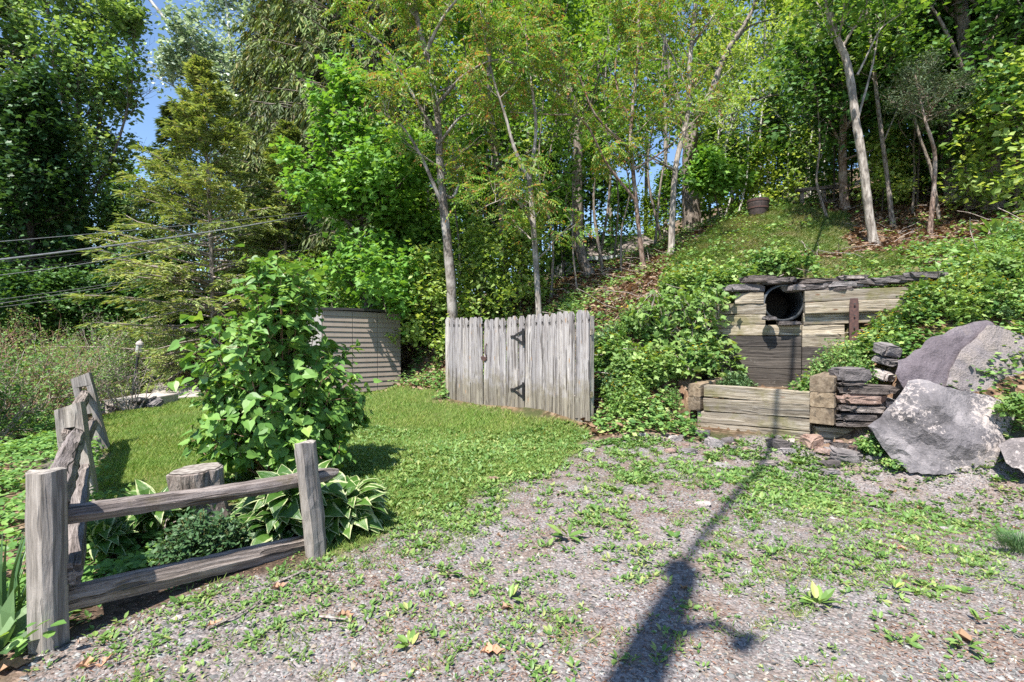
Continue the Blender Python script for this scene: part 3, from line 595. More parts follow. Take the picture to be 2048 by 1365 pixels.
part('bark', Geo().add(V, f), bark_mat('stump_bark', [(.25, (.055, .043, .036)), (.5, (.19, .155, .135)), (.75, (.36, .31, .28))], 8, 24, 1.0, (.45, .41, .38)), stp)
ct = Vt.mean(0)+[0, 0, .006]; Vt2 = ct+(Vt-ct)*[.97, .97, 1]+[0, 0, .004]; Vm = ct+(Vt-ct)*[.5, .5, .8]
g = Geo(); g.add(np.concatenate([Vt2, Vm, [ct]]), [(j, (j+1) % n, n+(j+1) % n, n+j) for j in range(n)]); g.f3.append(np.array([(n+j, n+(j+1) % n, 2*n) for j in range(n)]))
part('cut_top', g, plain('sawn_wood', (.33, .295, .26), .9, 0, (22, (.13, .105, .09))), stp)
# ------------------------------------------------------------------ picket fence with its gate
pts = [(892, 10.6), (967, 9.62), (1050, 8.95), (1181, 7.75)]
FP = [np.array([(px-1024)/FPX*Y, Y]) for px, Y in pts]
bf = thing('picket_fence', 'silvery dog-eared board fence with a gate, standing at the lawn edge', 'fence', [*FP[2], gz(*FP[2])])
def picket_geo(wd, H, th_, r, hole=True, bot=0):
    hw = wd/2; z = H-.17; hr = .031; o = [(-hw, bot), (hw, bot)]
    arc = [(-math.pi/2+math.pi*k/6) for k in range(7)]
    if hole: o += [(hw-hr*math.cos(a), z+hr*1.15*math.sin(a)) for a in arc]
    else: o += [(hw, z)]
    o += [(hw, H-.075), (hw-.012, H-.05), (hw*.40, H), (-hw*.40, H), (-hw+.012, H-.05), (-hw, H-.075)]
    if hole: o += [(-hw+hr*math.cos(a), z+hr*1.15*math.sin(a)) for a in reversed(arc)]
    else: o += [(-hw, z)]
    return o
def picket(parent, c, d, wd, H, r, hole=True, zb=0.0, lift=.03):
    bm = bmesh.new(); o = picket_geo(wd-.004, H, .018, r, hole)
    fr = [bm.verts.new((x, -.01, z)) for x, z in o]; bk = [bm.verts.new((x, .01, z)) for x, z in o]
    f1 = bm.faces.new(fr); f2 = bm.faces.new(list(reversed(bk))); k = len(o)
    for i in range(k): bm.faces.new((fr[i], bk[i], bk[(i+1) % k], fr[(i+1) % k]))
    bmesh.ops.triangulate(bm, faces=[f1, f2]); bmesh.ops.recalc_face_normals(bm, faces=bm.faces)
    me = bpy.data.meshes.new('picket'); bm.to_mesh(me); bm.free()
    ob = link('picket', me, M['picket'], parent)
    off = np.array(parent.location)+(np.array(parent.parent.location) if parent.parent else 0)
    a = math.atan2(d[1], d[0])+r.normal()*.03
    nrmv = np.array([d[1], -d[0]])
    q = np.array([c[0]+nrmv[0]*r.normal()*.005, c[1]+nrmv[1]*r.normal()*.005, zb+lift])-off
    ob.location = q; ob.rotation_euler = (r.normal()*.006, r.normal()*.006, a); return ob
r = rg(44)
def ztop(px_, Y): return P(px_, np.interp(px_, [888, 965, 968, 1050, 1187], [636, 635, 640, 631, 619]), Y)[2]
def zbot(px_, Y): return P(px_, np.interp(px_, [888, 910, 967, 1047, 1060, 1127, 1187], [797, 808, 818, 830, 836, 843, 838]), Y)[2]
def panel(parent, A, B, n, mat=None, back=True):
    d = (B-A)/np.linalg.norm(B-A); wd = np.linalg.norm(B-A)/n
    for i in range(n):
        c = A+(B-A)*(i+.5)/n; px_ = 1024+FPX*c[0]/c[1]; zt = ztop(px_, c[1])+r.normal()*.006; zb = zbot(px_, c[1])-.02
        picket(parent, c, d, wd, zt-zb, r, True, zb, 0)
    nb = np.array([-d[1], d[0]])
    if nb[1] < 0: nb = -nb
    for fz in (.22, .80):
        a = A+nb*.036; b_ = B+nb*.036; za = zbot(1024+FPX*A[0]/A[1], A[1]); zta = ztop(1024+FPX*A[0]/A[1], A[1]); zb_ = zbot(1024+FPX*B[0]/B[1], B[1]); ztb = ztop(1024+FPX*B[0]/B[1], B[1])
        beam('stringer', [*a, za+(zta-za)*fz], [*b_, zb_+(ztb-zb_)*fz], .045, .09, M['timber'], parent, 50+int(fz*10))
    return d, nb
dl, nl = panel(bf, FP[0], FP[1], 8)
gate = thing('gate', None, None, tuple(np.array([*FP[1], 0])-np.array(bf.location))); gate.parent = bf
dg, ng = panel(gate, FP[1]+dl*.012, FP[2]-(FP[2]-FP[1])*.008, 7)
dr, nr = panel(bf, FP[2]+.006, FP[3], 10)
for q, dd in ((FP[0]+dl*.06, dl), (FP[2], dr), (FP[3]-dr*.07, dr)):
    zz = float(gz(*q)); q2 = q+nr*.07
    beam('post', [*q2, zz-.1], [*q2, ztop(1024+FPX*q[0]/q[1], q[1])-.09], .09, .09, M['postwood'], bf, int(q[1]*9), axis=2, hint=(*dd, 0))
def mesh_geo(me):
    g = Geo(); v = np.array([x.co[:] for x in me.vertices]); 
    for p in me.polygons:
        pass
    f3 = [tuple(p.vertices) for p in me.polygons if len(p.vertices) == 3]; f4 = [tuple(p.vertices) for p in me.polygons if len(p.vertices) == 4]
    g.v = [v]; g.n = len(v)
    if f3: g.f3 = [np.array(f3)]
    if f4: g.f4 = [np.array(f4)]
    return g
def plate_part(name, outline, th_, c, xd, mat, parent):
    xd = nrm(np.array(xd, float)); up = np.array([0, 0, 1.]); nn = np.cross(xd, up); k = len(outline); bm = bmesh.new()
    fr = [bm.verts.new(Vector(np.asarray(c)+xd*x+up*z+nn*th_)) for x, z in outline]; bk = [bm.verts.new(Vector(np.asarray(c)+xd*x+up*z)) for x, z in outline]
    fs = [bm.faces.new(fr), bm.faces.new(list(reversed(bk)))]
    for i in range(k): bm.faces.new((fr[i], bk[i], bk[(i+1) % k], fr[(i+1) % k]))
    bmesh.ops.triangulate(bm, faces=fs); bmesh.ops.recalc_face_normals(bm, faces=bm.faces)
    me = bpy.data.meshes.new(name); bm.to_mesh(me); bm.free()
    return part(name, mesh_geo(me), mat, parent)
dg3 = np.array([*dg, 0]); fn3 = np.array([dg[1], -dg[0], 0])
if fn3[1] > 0: fn3 = -fn3
for py in (674, 781):
    q = FP[2]-dg*.10; c = P(1024+FPX*q[0]/q[1], py, q[1])
    c = np.array([q[0], q[1], c[2]])+fn3*.014
    # triangular strap hinge: three ornamented bars round an open centre, plus the upright leaf
    def bar(a, b_, w_):
        a = np.array(a); b_ = np.array(b_); t = nrm(b_-a); nn = np.array([-t[1], t[0]]); L = np.linalg.norm(b_-a)
        o = []
        for s, k in ((0, 1), (.25, .7), (.4, 1.15), (.5, .75), (.6, 1.15), (.75, .7), (1, 1)): o.append(tuple(a+t*L*s+nn*w_*k/2))
        for s, k in ((1, 1), (.75, .7), (.6, 1.15), (.5, .75), (.4, 1.15), (.25, .7), (0, 1)): o.append(tuple(a+t*L*s-nn*w_*k/2))
        return o
    hg = None
    for a, b_, w_ in (((-.165, 0), (.06, .105), .036), ((-.165, 0), (.06, -.105), .036), ((.075, -.15), (.075, .15), .045), ((-.22, .0), (-.12, 0), .05)):
        p_ = plate_part('hinge' if hg is None else 'hinge_bar', bar(a, b_, w_), .008 if w_ != .045 else .011, c, dg3, M['iron'], gate) if hg is None else None
        if hg is None: hg = p_; bmA = [p_]
        else:
            o2 = plate_part('hinge_bar', bar(a, b_, w_), .008 if w_ < .044 else .012, c+fn3*.001*len(bmA), dg3, M['iron'], gate); bmA.append(o2)
    # merge the bars into the one hinge mesh
    bm = bmesh.new()
    for o2 in bmA: bm.from_mesh(o2.data)
    bm.to_mesh(bmA[0].data); bm.free()
    for o2 in bmA[1:]: bpy.data.objects.remove(o2)
q = FP[1]+dg*.04; c = np.array([q[0], q[1], P(980, 718, q[1])[2]])+fn3*.014
plate_part('latch', [(-.09, .02), (-.07, .05), (-.04, .03), (0, .04), (.06, .025), (.07, -.0), (.04, -.02), (.03, -.05), (.0, -.03), (-.03, -.06), (-.05, -.02), (-.08, -.01)], .012, c, dg3, M['rust'], gate)
g = Geo(); cc = np.array([q[0]+dg[0]*.06, q[1]+dg[1]*.06, P(985, 702, q[1])[2]])+fn3*.02
tubes(g, [smooth_path([cc+[0, 0, .14], cc+fn3*.03+[0, 0, .08], cc+fn3*.035, cc+fn3*.03-[0, 0, .06], cc-[0, 0, .12]], 12)], [np.interp(np.linspace(0, 1, 12), [0, .2, .8, 1], [.013, .009, .011, .013])], 6, True)
part('pull_handle', g, M['rust'], gate)
# ------------------------------------------------------------------ shed
A_ = P(645, 773, 12.6); B_ = P(801, 769, 13.8); A_ = A_[:2]; B_ = B_[:2]; sdv = (B_-A_)/np.linalg.norm(B_-A_); sn = np.array([-sdv[1], sdv[0]]); W = np.linalg.norm(B_-A_)
zb0 = min(float(gz(*A_)), float(gz(*B_)))-.05; zA = P(645, 618, 12.6)[2]; zB = P(797, 626, 13.8)[2]
shed = thing('garden_shed', 'taupe resin garden shed with clapboard panels behind the lilac bush', 'shed', [*((A_+B_)/2), zb0])
def claps(a, b, z0, za, zb, n, nn, gap=.012):
    g = Geo(); a = np.asarray(a)+(b-a)*gap/np.linalg.norm(b-a); rows = []
    for i in range(n):
        for f_, o in ((0, .028), (.80, .012), (.80, .0), (.999, .0)):
            s = (i+f_)/n
            for q, zz in ((a, za), (b, zb)): p2 = q-nn*o; rows.append((p2[0], p2[1], z0+(zz-z0)*s))
    k = len(rows)//2; g.add(rows, [(2*i, 2*i+1, 2*i+3, 2*i+2) for i in range(k-1)]); return g
cuts = [0, .36, .68, 1.0]
for i in range(3):
    a = A_+sdv*W*cuts[i]; b = A_+sdv*W*cuts[i+1]; za = zA+(zB-zA)*cuts[i]; zb = zA+(zB-zA)*cuts[i+1]
    part('wall_panel', claps(a, b, zb0, za-.03, zb-.03, 16, sn), M['siding'], shed)
D_ = 1.55
g = Geo()
for k in range(5):
    a = A_+sn*D_*(k/5+.008); b = A_+sn*D_*((k+1)/5-.008); v = [(a[0], a[1], zb0), (b[0], b[1], zb0), (b[0], b[1], zA-.05), (a[0], a[1], zA-.05)]
    v2 = [(x-sdv[0]*.02, y-sdv[1]*.02, z) for x, y, z in v]; g.add(v+v2, [(4, 7, 6, 5), (0, 4, 5, 1), (1, 5, 6, 2), (2, 6, 7, 3), (3, 7, 4, 0)])
part('side_wall', g, M['sidingside'], shed)
g = Geo(); c4 = [A_+sdv*.01+sn*.01, B_-sdv*.01+sn*.01, B_-sdv*.01+sn*D_, A_+sdv*.01+sn*D_]
g.add([(*c, zb0) for c in c4]+[(*c, zA-.06) for c in c4[:1]]+[(*c, zB-.06) for c in c4[1:3]]+[(*c4[3], zA-.06)], [(0, 1, 5, 4), (1, 2, 6, 5), (2, 3, 7, 6), (3, 0, 4, 7)])
part('back_wall', g, M['siding'], shed)
g = Geo(); nseg = 12; V = []
for i in range(nseg+1):
    s = i/nseg; zz = zA+(zB-zA)*s+.03*math.sin(math.pi*s)-.03
    for off in (-.07, D_+.05):
        q = A_+sdv*(W*s+(-.05 if i == 0 else .05 if i == nseg else 0))+sn*off; V += [(q[0], q[1], zz), (q[0], q[1], zz+.06+.05*(off > 0))]
F = []
for i in range(nseg):
    a = 4*i; b = a+4; F += [(a, b, b+1, a+1), (a+1, b+1, b+3, a+3), (a+3, b+3, b+2, a+2), (a+2, b+2, b, a)]
g.add(V, F+[(0, 1, 3, 2), (4*nseg, 4*nseg+2, 4*nseg+3, 4*nseg+1)]); part('roof', g, M['roofdark'], shed)
# ------------------------------------------------------------------ stones
def stone(name, c, size, mat, seed, rz=0, tilt=(0, 0), flat=1.0, rough=.16, label=None, cat='stone', group=None, rnd=.55):
    r = rg(seed); bm = bmesh.new(); bmesh.ops.create_cube(bm, size=1); bmesh.ops.bevel(bm, geom=list(bm.edges), offset=.5*rnd*.5, segments=2, affect='EDGES')
    bmesh.ops.subdivide_edges(bm, edges=[e for e in bm.edges if e.calc_length() > .35], cuts=2, use_grid_fill=True)
    ph = r.uniform(0, 6, 9)
    for v in bm.verts:
        x, y, z = v.co
        v.co.x *= 1+rough*math.sin(5*y+ph[0]+3*z)+rough*.5*math.sin(11*y+ph[6]); v.co.y *= 1+rough*math.sin(4*x+ph[1]); v.co.z *= 1+rough*math.sin(4*x+3*y+ph[2])
        v.co.z += .10*rough/.16*math.sin(6*x+ph[3])*flat*.5; v.co += Vector(r.normal(size=3)*.018)
        v.co = Vector((v.co.x*size[0], v.co.y*size[1], v.co.z*size[2]))
    bmesh.ops.triangulate(bm, faces=bm.faces)
    me = bpy.data.meshes.new(name); bm.to_mesh(me); bm.free()
    o = link(name, me, mat, None, tuple(float(a) for a in c)); o.rotation_euler = (tilt[0], tilt[1], rz); return tag(o, label, cat, group)
from mathutils.geometry import delaunay_2d_cdt
def slab(name, outline, Yb, Yt, thick, mat, seed, label=None, cat='boulder', parent=None, step=11, amp=.016, edge=.03, skew=None):
    r = rg(seed); o = np.array(outline, float)
    # densify + roughen the outline
    d = []
    for i in range(len(o)):
        a, b = o[i], o[(i+1) % len(o)]; k = max(1, int(np.linalg.norm(b-a)/step))
        for j in range(k): d.append(a+(b-a)*j/k+r.normal(size=2)*1.6)
    d = np.array(d); m = len(d); y0, y1 = o[:, 1].min(), o[:, 1].max()
    gx, gy = np.meshgrid(np.arange(o[:, 0].min(), o[:, 0].max(), step), np.arange(y0, y1, step)); gp = np.stack([gx.ravel(), gy.ravel()], -1)+r.normal(size=(gx.size, 2))*step*.2
    gp = gp[inpoly(gp[:, 0], gp[:, 1], [tuple(p) for p in d])]
    dist = np.min(np.linalg.norm(gp[:, None]-d[None], axis=2), 1); gp = gp[dist > step*.5]; dist = dist[dist > step*.5]
    allp = np.concatenate([d, gp]); dd = np.r_[np.zeros(m), dist]
    vs, es, fs, *_ = delaunay_2d_cdt([Vector(p) for p in allp], [(i, (i+1) % m) for i in range(m)], [], 1, 1e-4)
    Y = Yb+(Yt-Yb)*(y1-allp[:, 1])/(y1-y0)-edge*(1-np.exp(-dd/14))+amp*noise2(allp[:, 0]/60, allp[:, 1]/60, 1.5, seed)+amp*.45*noise2(allp[:, 0]/18, allp[:, 1]/18, 1.5, seed+1)+amp*.9*np.floor(1.6*noise2(allp[:, 0]/45, allp[:, 1]/30, 1.2, seed+2))*.5
    if skew: Y = Y+skew[1]*np.maximum(0, skew[0]-allp[:, 0])+skew[1]*.8*np.maximum(0, allp[:, 0]-skew[0]-110)
    Yc = np.array([P(px, py, y) for (px, py), y in zip(allp, Y)])
    ctr = Yc[:m].mean(0); eye = np.array([0, 0, EYE]); vd = nrm(Yc[:m]-eye); ring1 = ctr+(Yc[:m]-ctr)*.985+vd*thick*.35; ring2 = ctr+(Yc[:m]-ctr)*.86+vd*thick; ring1 += r.normal(size=ring1.shape)*.012; ring2 += r.normal(size=ring2.shape)*.02
    k = len(allp); V = np.concatenate([Yc, ring1, ring2, [ring2.mean(0)]]); g = Geo()
    F = [(i, k+i, k+(i+1) % m, (i+1) % m) for i in range(m)]+[(k+i, k+m+i, k+m+(i+1) % m, k+(i+1) % m) for i in range(m)]
    g.add(V, F); g.f3.append(np.array([tuple(f) for f in fs])); g.f3.append(np.array([(k+m+i, len(V)-1, k+m+(i+1) % m) for i in range(m)]))
    if parent is not None: return part(name, g, mat, parent)
    base = np.array([ctr[0], ctr[1], Yc[:, 2].min()])
    return solo(name, g, mat, label, cat, None, None, base)
bo1 = slab('boulder', [(1735, 852), (1760, 835), (1800, 790), (1818, 760), (1836, 757), (1900, 775), (1985, 795), (2012, 806), (2030, 835), (2022, 875), (2002, 925), (1965, 945), (1880, 950), (1822, 946), (1786, 922), (1758, 885)], 5.66, 6.05, .75, M['boulder'], 71, 'big grey boulder splashed with white lichen beside the gravel', amp=.03, skew=(1880, .0026))
bo2 = slab('boulder', [(1792, 748), (1798, 722), (1840, 697), (1862, 674), (1885, 668), (1920, 652), (1948, 643), (1972, 642), (2005, 655), (2060, 676), (2120, 705), (2150, 790), (2130, 850), (1990, 850), (1850, 815), (1806, 775)], 6.3, 6.72, .8, M['boulder2'], 72, 'large purplish stone slab leaning behind the lichen-splashed boulder')
slab('split_layer', [(1894, 770), (1900, 742), (1915, 715), (1935, 690), (1960, 668), (1976, 650), (2005, 657), (2060, 679), (2115, 708), (2140, 790), (2120, 835), (2040, 815), (1960, 795)], 6.24, 6.63, .06, rock_mat('layered_slab', [(.3, (.17, .155, .165)), (.45, (.23, .207, .21)), (.55, (.28, .245, .225)), (.66, (.23, .21, .22)), (.8, (.17, .16, .175))], 1.8, bstr=.8), 73, parent=bo2, amp=.02, edge=.02)
slab('boulder', [(1996, 890), (2022, 878), (2060, 872), (2130, 885), (2170, 960), (2048, 946), (2012, 928)], 5.25, 5.5, .5, M['boulder'], 74, 'small dark grey boulder at the gravel edge, cut by the frame')
# ------------------------------------------------------------------ upper retaining wall, drain pipe, stake
uw = thing('timber_retaining_wall', 'weathered timber retaining wall with a drain pipe mouth in it', 'retaining wall', [*UW[1], .6])
def wallpt(s): # s in pixels along the wall (photo x) -> plan point on the wall face line
    if s <= 1600: a, b, sa, sb_ = np.array(UW[0]), np.array(UW[1]), 1418, 1600
    else: a, b, sa, sb_ = np.array(UW[1]), np.array(UW[2]), 1600, 1884
    return a+(b-a)*(s-sa)/(sb_-sa)
hts = [.556+.186*i for i in range(10)]
PIPE = P(1567, 606, 8.55); PR = .315
for i in range(9):
    z = hts[i]; zc = z+.095
    segs = []
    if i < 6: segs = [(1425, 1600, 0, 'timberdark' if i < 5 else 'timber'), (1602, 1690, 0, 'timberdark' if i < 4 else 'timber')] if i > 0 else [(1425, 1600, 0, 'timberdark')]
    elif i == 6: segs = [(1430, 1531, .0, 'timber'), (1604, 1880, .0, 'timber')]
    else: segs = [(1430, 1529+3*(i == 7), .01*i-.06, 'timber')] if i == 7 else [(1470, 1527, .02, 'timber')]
    if i in (7, 8): segs.append((1605+(i == 8)*-1, 1884 if i == 8 else 1880, .085, 'timber'))
    for a, b, proud, mt in segs:
        pa, pb = wallpt(a), wallpt(b); d = (pb-pa)/np.linalg.norm(pb-pa); f_ = np.array([d[1], -d[0]])
        slope = .05 if a > 1600 and i > 5 else 0
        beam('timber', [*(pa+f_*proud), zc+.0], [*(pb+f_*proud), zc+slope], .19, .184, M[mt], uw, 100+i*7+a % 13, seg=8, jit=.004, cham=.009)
g = Geo(); d01 = np.array([*(np.array(UW[1])-np.array(UW[0])), 0]); fn = nrm(np.array([d01[1], -d01[0], 0])); fn = -fn if fn[1] > 0 else fn
pc = PIPE-fn*.0; nrg = 40; prof_o, V = [], []
L_ = 1.6
for k in range(24):
    s = k/23; prof_o.append((PR+.012*math.cos(k*math.pi), .0-s*L_))
th = np.arange(nrg)/nrg*2*np.pi; bx = nrm(np.cross([0, 0, 1.], -fn))
for rr_, z in [(PR-.028, 0)]+[(p[0]-.024, p[1]) for p in prof_o[1:]]: V.append(pc+(-fn)*(-z)+rr_*(bx*np.cos(th)[:, None]+np.array([0, 0, 1.])*np.sin(th)[:, None]))
inner = len(V)
for rr_, z in [(p[0], p[1]) for p in reversed(prof_o)]: V.append(pc+(-fn)*(-z)+rr_*(bx*np.cos(th)[:, None]+np.array([0, 0, 1.])*np.sin(th)[:, None]))
V.append(V[0].copy()); V = np.array(V); ns = len(V); V = V.reshape(-1, 3)
g.add(V, [(i*nrg+j, i*nrg+(j+1) % nrg, (i+1)*nrg+(j+1) % nrg, (i+1)*nrg+j) for i in range(ns-1) for j in range(nrg)])
pipe = solo('drain_pipe', g, M['galv'], 'corrugated metal drain pipe opening in the timber wall', 'pipe', None, None, PIPE, True)
# near-black disc at the pipe's far end, painted dark for its shaded inside
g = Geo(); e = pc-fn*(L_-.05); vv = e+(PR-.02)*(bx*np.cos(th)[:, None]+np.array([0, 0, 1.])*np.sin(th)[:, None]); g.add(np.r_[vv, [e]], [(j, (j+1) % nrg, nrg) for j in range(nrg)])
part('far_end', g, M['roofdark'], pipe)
g = Geo(); V = []
for i in range(13):
    for j in range(15):
        al = -.75+1.5*i/12; ac = .10+2.0*j/14; q = PIPE[:2]+np.array([d01[0], d01[1]])/np.linalg.norm(d01)*al-fn[:2]*ac; V.append((q[0], q[1], 2.44+.05*math.sin(3*al+2*ac)-.10*(abs(al) > .7)-.02*(j == 0)))
g.add(V, [(i*15+j, i*15+j+15, i*15+j+16, i*15+j+1) for i in range(12) for j in range(14)]); tag(solo('ground_cover_soil', g, plain('crest_soil', (.16, .12, .07), .95, 0, (20, (.07, .06, .03)))), kind='structure')
stone('wedge_stone', P(1538, 637, 8.42), (.17, .2, .07), M['flat'], 195, .2, (0, .05), .6, .13, 'small stone wedged under the left side of the drain pipe', 'stone')
stone('wedge_stone', P(1578, 647, 8.45), (.34, .2, .07), M['flatdark'], 196, -.3, (0, .0), .6, .13, 'flat dark stone bedding the bottom of the drain pipe', 'stone')
# the stake
sk = wallpt(1704); d_ = nrm(np.array(UW[2])-np.array(UW[1])); fo = np.array([d_[1], -d_[0]])
stake = thing('steel_stake', 'rust-brown steel stake driven in front of the timber wall', 'stake', [*(sk+fo*.30), 1.0])
sp = sk+fo*.215; zt_ = P(1703, 597, sp[1])[2]
prs = [(-.062, -.012), (.062, -.012), (.062, .012), (.03, .012), (.028, .035), (-.028, .035), (-.03, .012), (-.062, .012)]
beam('bar', [*(sp+fo*.02), .85], [*sp, zt_], 0, 0, M['rust'], stake, 31, axis=2, prof=prs, jit=.0008, seg=14, hint=(d_[0], d_[1], 0), ends=((0, .97, 1), (1, 1, .8)))
for k in range(3): part('bolt', lathe(Geo(), [sp[0]+fo[0]*.035, sp[1]+fo[1]*.035, zt_-.09-.19*k], [(.013, 0), (.013, .012), (.001, .0121)], 8, (fo[0], fo[1], 0)), M['roofdark'], stake)
# flat cap stones on the wall
caps = [(1488, 578, 62, 14, 'flat', 'broad brown flat stone capping the wall left of the pipe'), (1520, 560, 60, 12, 'flatdark', 'dark flat stone above the pipe, tucked under the vine'),
        (1556, 563, 52, 12, 'flatdark', 'dark wedge stone lying right over the pipe mouth'), (1592, 577, 40, 12, 'flat', 'short stone at the upper right rim of the pipe'),
        (1628, 575, 68, 11, 'flatdark', 'long thin slate first right of the pipe on the wall top'), (1640, 563, 70, 8, 'flatdark', 'thin dark slate lying on the long slate right of the pipe'),
        (1688, 570, 66, 12, 'flat', 'grey slab above the rusty stake on the wall top'), (1705, 556, 46, 8, 'flat', 'thin grey stone topping the slab above the stake'),
        (1740, 566, 52, 9, 'flatdark', 'flat dark slate right of the slab above the stake'), (1772, 563, 60, 9, 'flat', 'long grey slate towards the right end of the wall top'),
        (1812, 558, 64, 9, 'flatdark', 'dark slate near the right end of the wall top'), (1846, 552, 60, 12, 'flat', 'raised grey stone at the far right end of the wall top'), (1668, 580, 50, 9, 'flatdark', 'dark slate slipped low on the timber left of the stake')]
for i, (px, py, wpx, hpx, mt, lb) in enumerate(caps):
    wp = wallpt(px); d_ = nrm(np.array(UW[2])-np.array(UW[1])); q = wp+np.array([-fo[0], -fo[1]])*(-.02); c = P(px, py, q[1])
    s = q[1]/FPX; stone('cap_stone', [q[0], q[1], c[2]], (wpx*s*1.1, .30, hpx*s*1.15), M[mt], 200+i, math.atan2(d_[1], d_[0])+r0.normal()*.1, (r0.normal()*.04, r0.normal()*.05), .6, .13, lb, 'stone', 'flat stones capping the timber wall')
# ------------------------------------------------------------------ planter box with its tie ends
pb = thing('timber_planter', 'low pale timber planter box below the drain pipe wall', 'planter', [*PB[0], .1])
PA, PBb = np.array(PB[0]), np.array(PB[1]); pd = (PBb-PA)/np.linalg.norm(PBb-PA); pf = np.array([pd[1], -pd[0]])
if pf[1] > 0: pf = -pf
zl = lambda py: P(1400, py, 7.7)[2]; zr = lambda py: P(1620, py, 6.8)[2]
rows = [((768, 795), (784, 806)), ((795, 822), (806, 834)), ((822, 846), (834, 861)), ((846, 862), (861, 885))]
for i, (l, rr2) in enumerate(rows):
    za, zb = zl(sum(l)/2), zr(sum(rr2)/2); h = (zl(l[0])-zl(l[1])+zr(rr2[0])-zr(rr2[1]))/2*1.0
    ex = .10 if i > 1 else 0
    beam('timber', [*(PA-pd*ex+pf*(.0-.012*(i > 1))), za], [*(PBb+pf*(-.012*(i > 1))), zb], .17, h-.006, M['timber' if i < 2 else 'timber'], pb, 300+i, seg=10, jit=.0035, cham=.009)
inn = -pf
for i, (y0, y1) in enumerate(((768, 794), (794, 821))):
    z = zl((y0+y1)/2); h = zl(y0)-zl(y1); q = PA-pd*.13
    beam('tie', [*(q+pf*.13), z], [*(q+inn*1.0), z+.02], .19, h-.008, M['timberend'], pb, 320+i, cham=.012)
for i, (y0, y1) in enumerate(((750, 781), (781, 811), (811, 843))):
    z = zr((y0+y1)/2); h = zr(y0)-zr(y1); q = PBb+pd*.15
    beam('tie', [*(q+pf*.14), z], [*(q+inn*1.1), z+.02], .28, h-.008, M['timberend'], pb, 330+i, cham=.014)
beam('timber', [*(PBb+pd*.02+pf*.0), zr(862)], [*(PBb+np.array([.62, -.08])), zr(866)], .16, .16, M['timber'], pb, 341, cham=.01)
def stk(px, py, wpx, hpx, mt, lb, seed, Y=6.62, dep=.34, rot=.0, tilt=0):
    c = P(px, py, Y); s = Y/FPX; stone('stacked_stone', c, (wpx*s, dep, hpx*s), M[mt], seed, rot, (0, tilt), .7, .1, lb, 'stone', 'stones stacked beside the planter box')
stk(1698, 750, 60, 27, 'flat', 'rounded grey stone on top of the stack by the planter', 401, dep=.3)
stk(1690, 767, 50, 7, 'flatdark', 'thin slate directly under the rounded top stone of the stack', 402)
stk(1722, 779, 112, 17, 'flatdark', 'widest dark slab in the stack by the planter', 403)
stk(1712, 797, 92, 19, 'flatpink', 'pinkish tan stone in the middle of the stack by the planter', 404)
stk(1682, 813, 34, 12, 'flatdark', 'short dark stone under the pinkish one, against the timber ends', 405)
stk(1722, 817, 70, 14, 'flat', 'grey slab right of the short dark stone, under the pinkish one', 406)
stk(1706, 832, 92, 14, 'flatdark', 'dark slab second from the bottom of the stack', 407)
stk(1714, 845, 96, 12, 'flatdark', 'lowest dark slab of the stack, on the base timber', 408)
stk(1765, 806, 34, 18, 'flatlight', 'small pale stone right of the pinkish stone, before the slab', 409, Y=6.75)
for i, (px, py, wp_, hp_, mt, lb) in enumerate([(1772, 700, 40, 24, 'flat', 'grey slab on the bank above the stacked stones'), (1770, 722, 34, 14, 'flat', 'flat stone below the grey bank slab, left of the purplish boulder'), (1766, 750, 26, 18, 'flatlight', 'round pale stone in the bank right of the stack')]):
    q = P(px, py, 6.95); stone('bank_stone', q, (wp_*.007, .25, hp_*.007), M[mt], 420+i, .3, (.3, .1), .6, .12, lb, 'stone')
# ------------------------------------------------------------------ path, lamp, low wall, tub, railing, house, wires, pole
g = Geo(); q = [P(302, 799, 14.7), P(408, 796, 14.7), P(384, 757, 19.6), P(312, 759, 19.6)]
zc = [float(gz(a[0], a[1]))+.03 for a in q]; top = [(a[0], a[1], max(a[2], z)) for a, z in zip(q, zc)]; bot = [(a[0], a[1], a[2]-.4) for a in q]
g.add(top+bot, [(0, 1, 2, 3), (0, 4, 5, 1), (1, 5, 6, 2), (2, 6, 7, 3), (3, 7, 4, 0)]); solo('path', g, M['concrete'], kind='structure')
c0 = P(193, 826, 12.2); c1 = P(254, 822, 12.2); zt = P(222, 803, 12.2)[2]; g = Geo(); boxgeo(g, (c0[0], c0[1], c0[2]-.3), (c1[0]+.2, c1[1]+1.6, zt))
bm = bmesh.new(); bm.from_mesh(g.mesh('t')); bmesh.ops.bevel(bm, geom=list(bm.edges), offset=.015, segments=2, affect='EDGES'); me = bpy.data.meshes.new('concrete_step'); bm.to_mesh(me); bm.free()
tag(link('concrete_step', me, M['concrete']), 'pale concrete step left of the rubble stones near the lamp post', 'step')
for i, (px, py, w_) in enumerate([(232, 815, 26), (250, 806, 24), (262, 818, 28), (276, 803, 26), (288, 812, 28), (302, 802, 24), (312, 808, 20), (270, 828, 22), (242, 826, 22)]):
    q = P(px, py, 12.3+.2*(i % 3)); stone('edging_stone', q, (w_*.0125, .3, .13), M['flat'], 450+i, i, (.1*i, .2), .6, .14, 'rough dark stone in the rubble edging between concrete step and path', 'stone', 'rubble edging stones by the path')
lb_ = P(264, 792, 14.9); lp = thing('lamp_post', 'black garden lamp post with a small lantern beside the path', 'lamp post', lb_)
ltop = P(276, 713, 14.9); g = Geo(); tubes(g, [smooth_path([lb_-[0, 0, .1], ltop], 5)], [[.05, .045, .042, .04, .04]], 10, True); part('pole', g, M['lampblack'], lp)
g = Geo(); ax = nrm(ltop-lb_); lathe(g, ltop, [(.03, -.02), (.07, 0), (.075, .02), (.04, .03), (.04, .06), (.065, .07)], 14, ax); part('neck', g, plain('weathered_metal', (.30, .26, .22), .5, .4), lp)
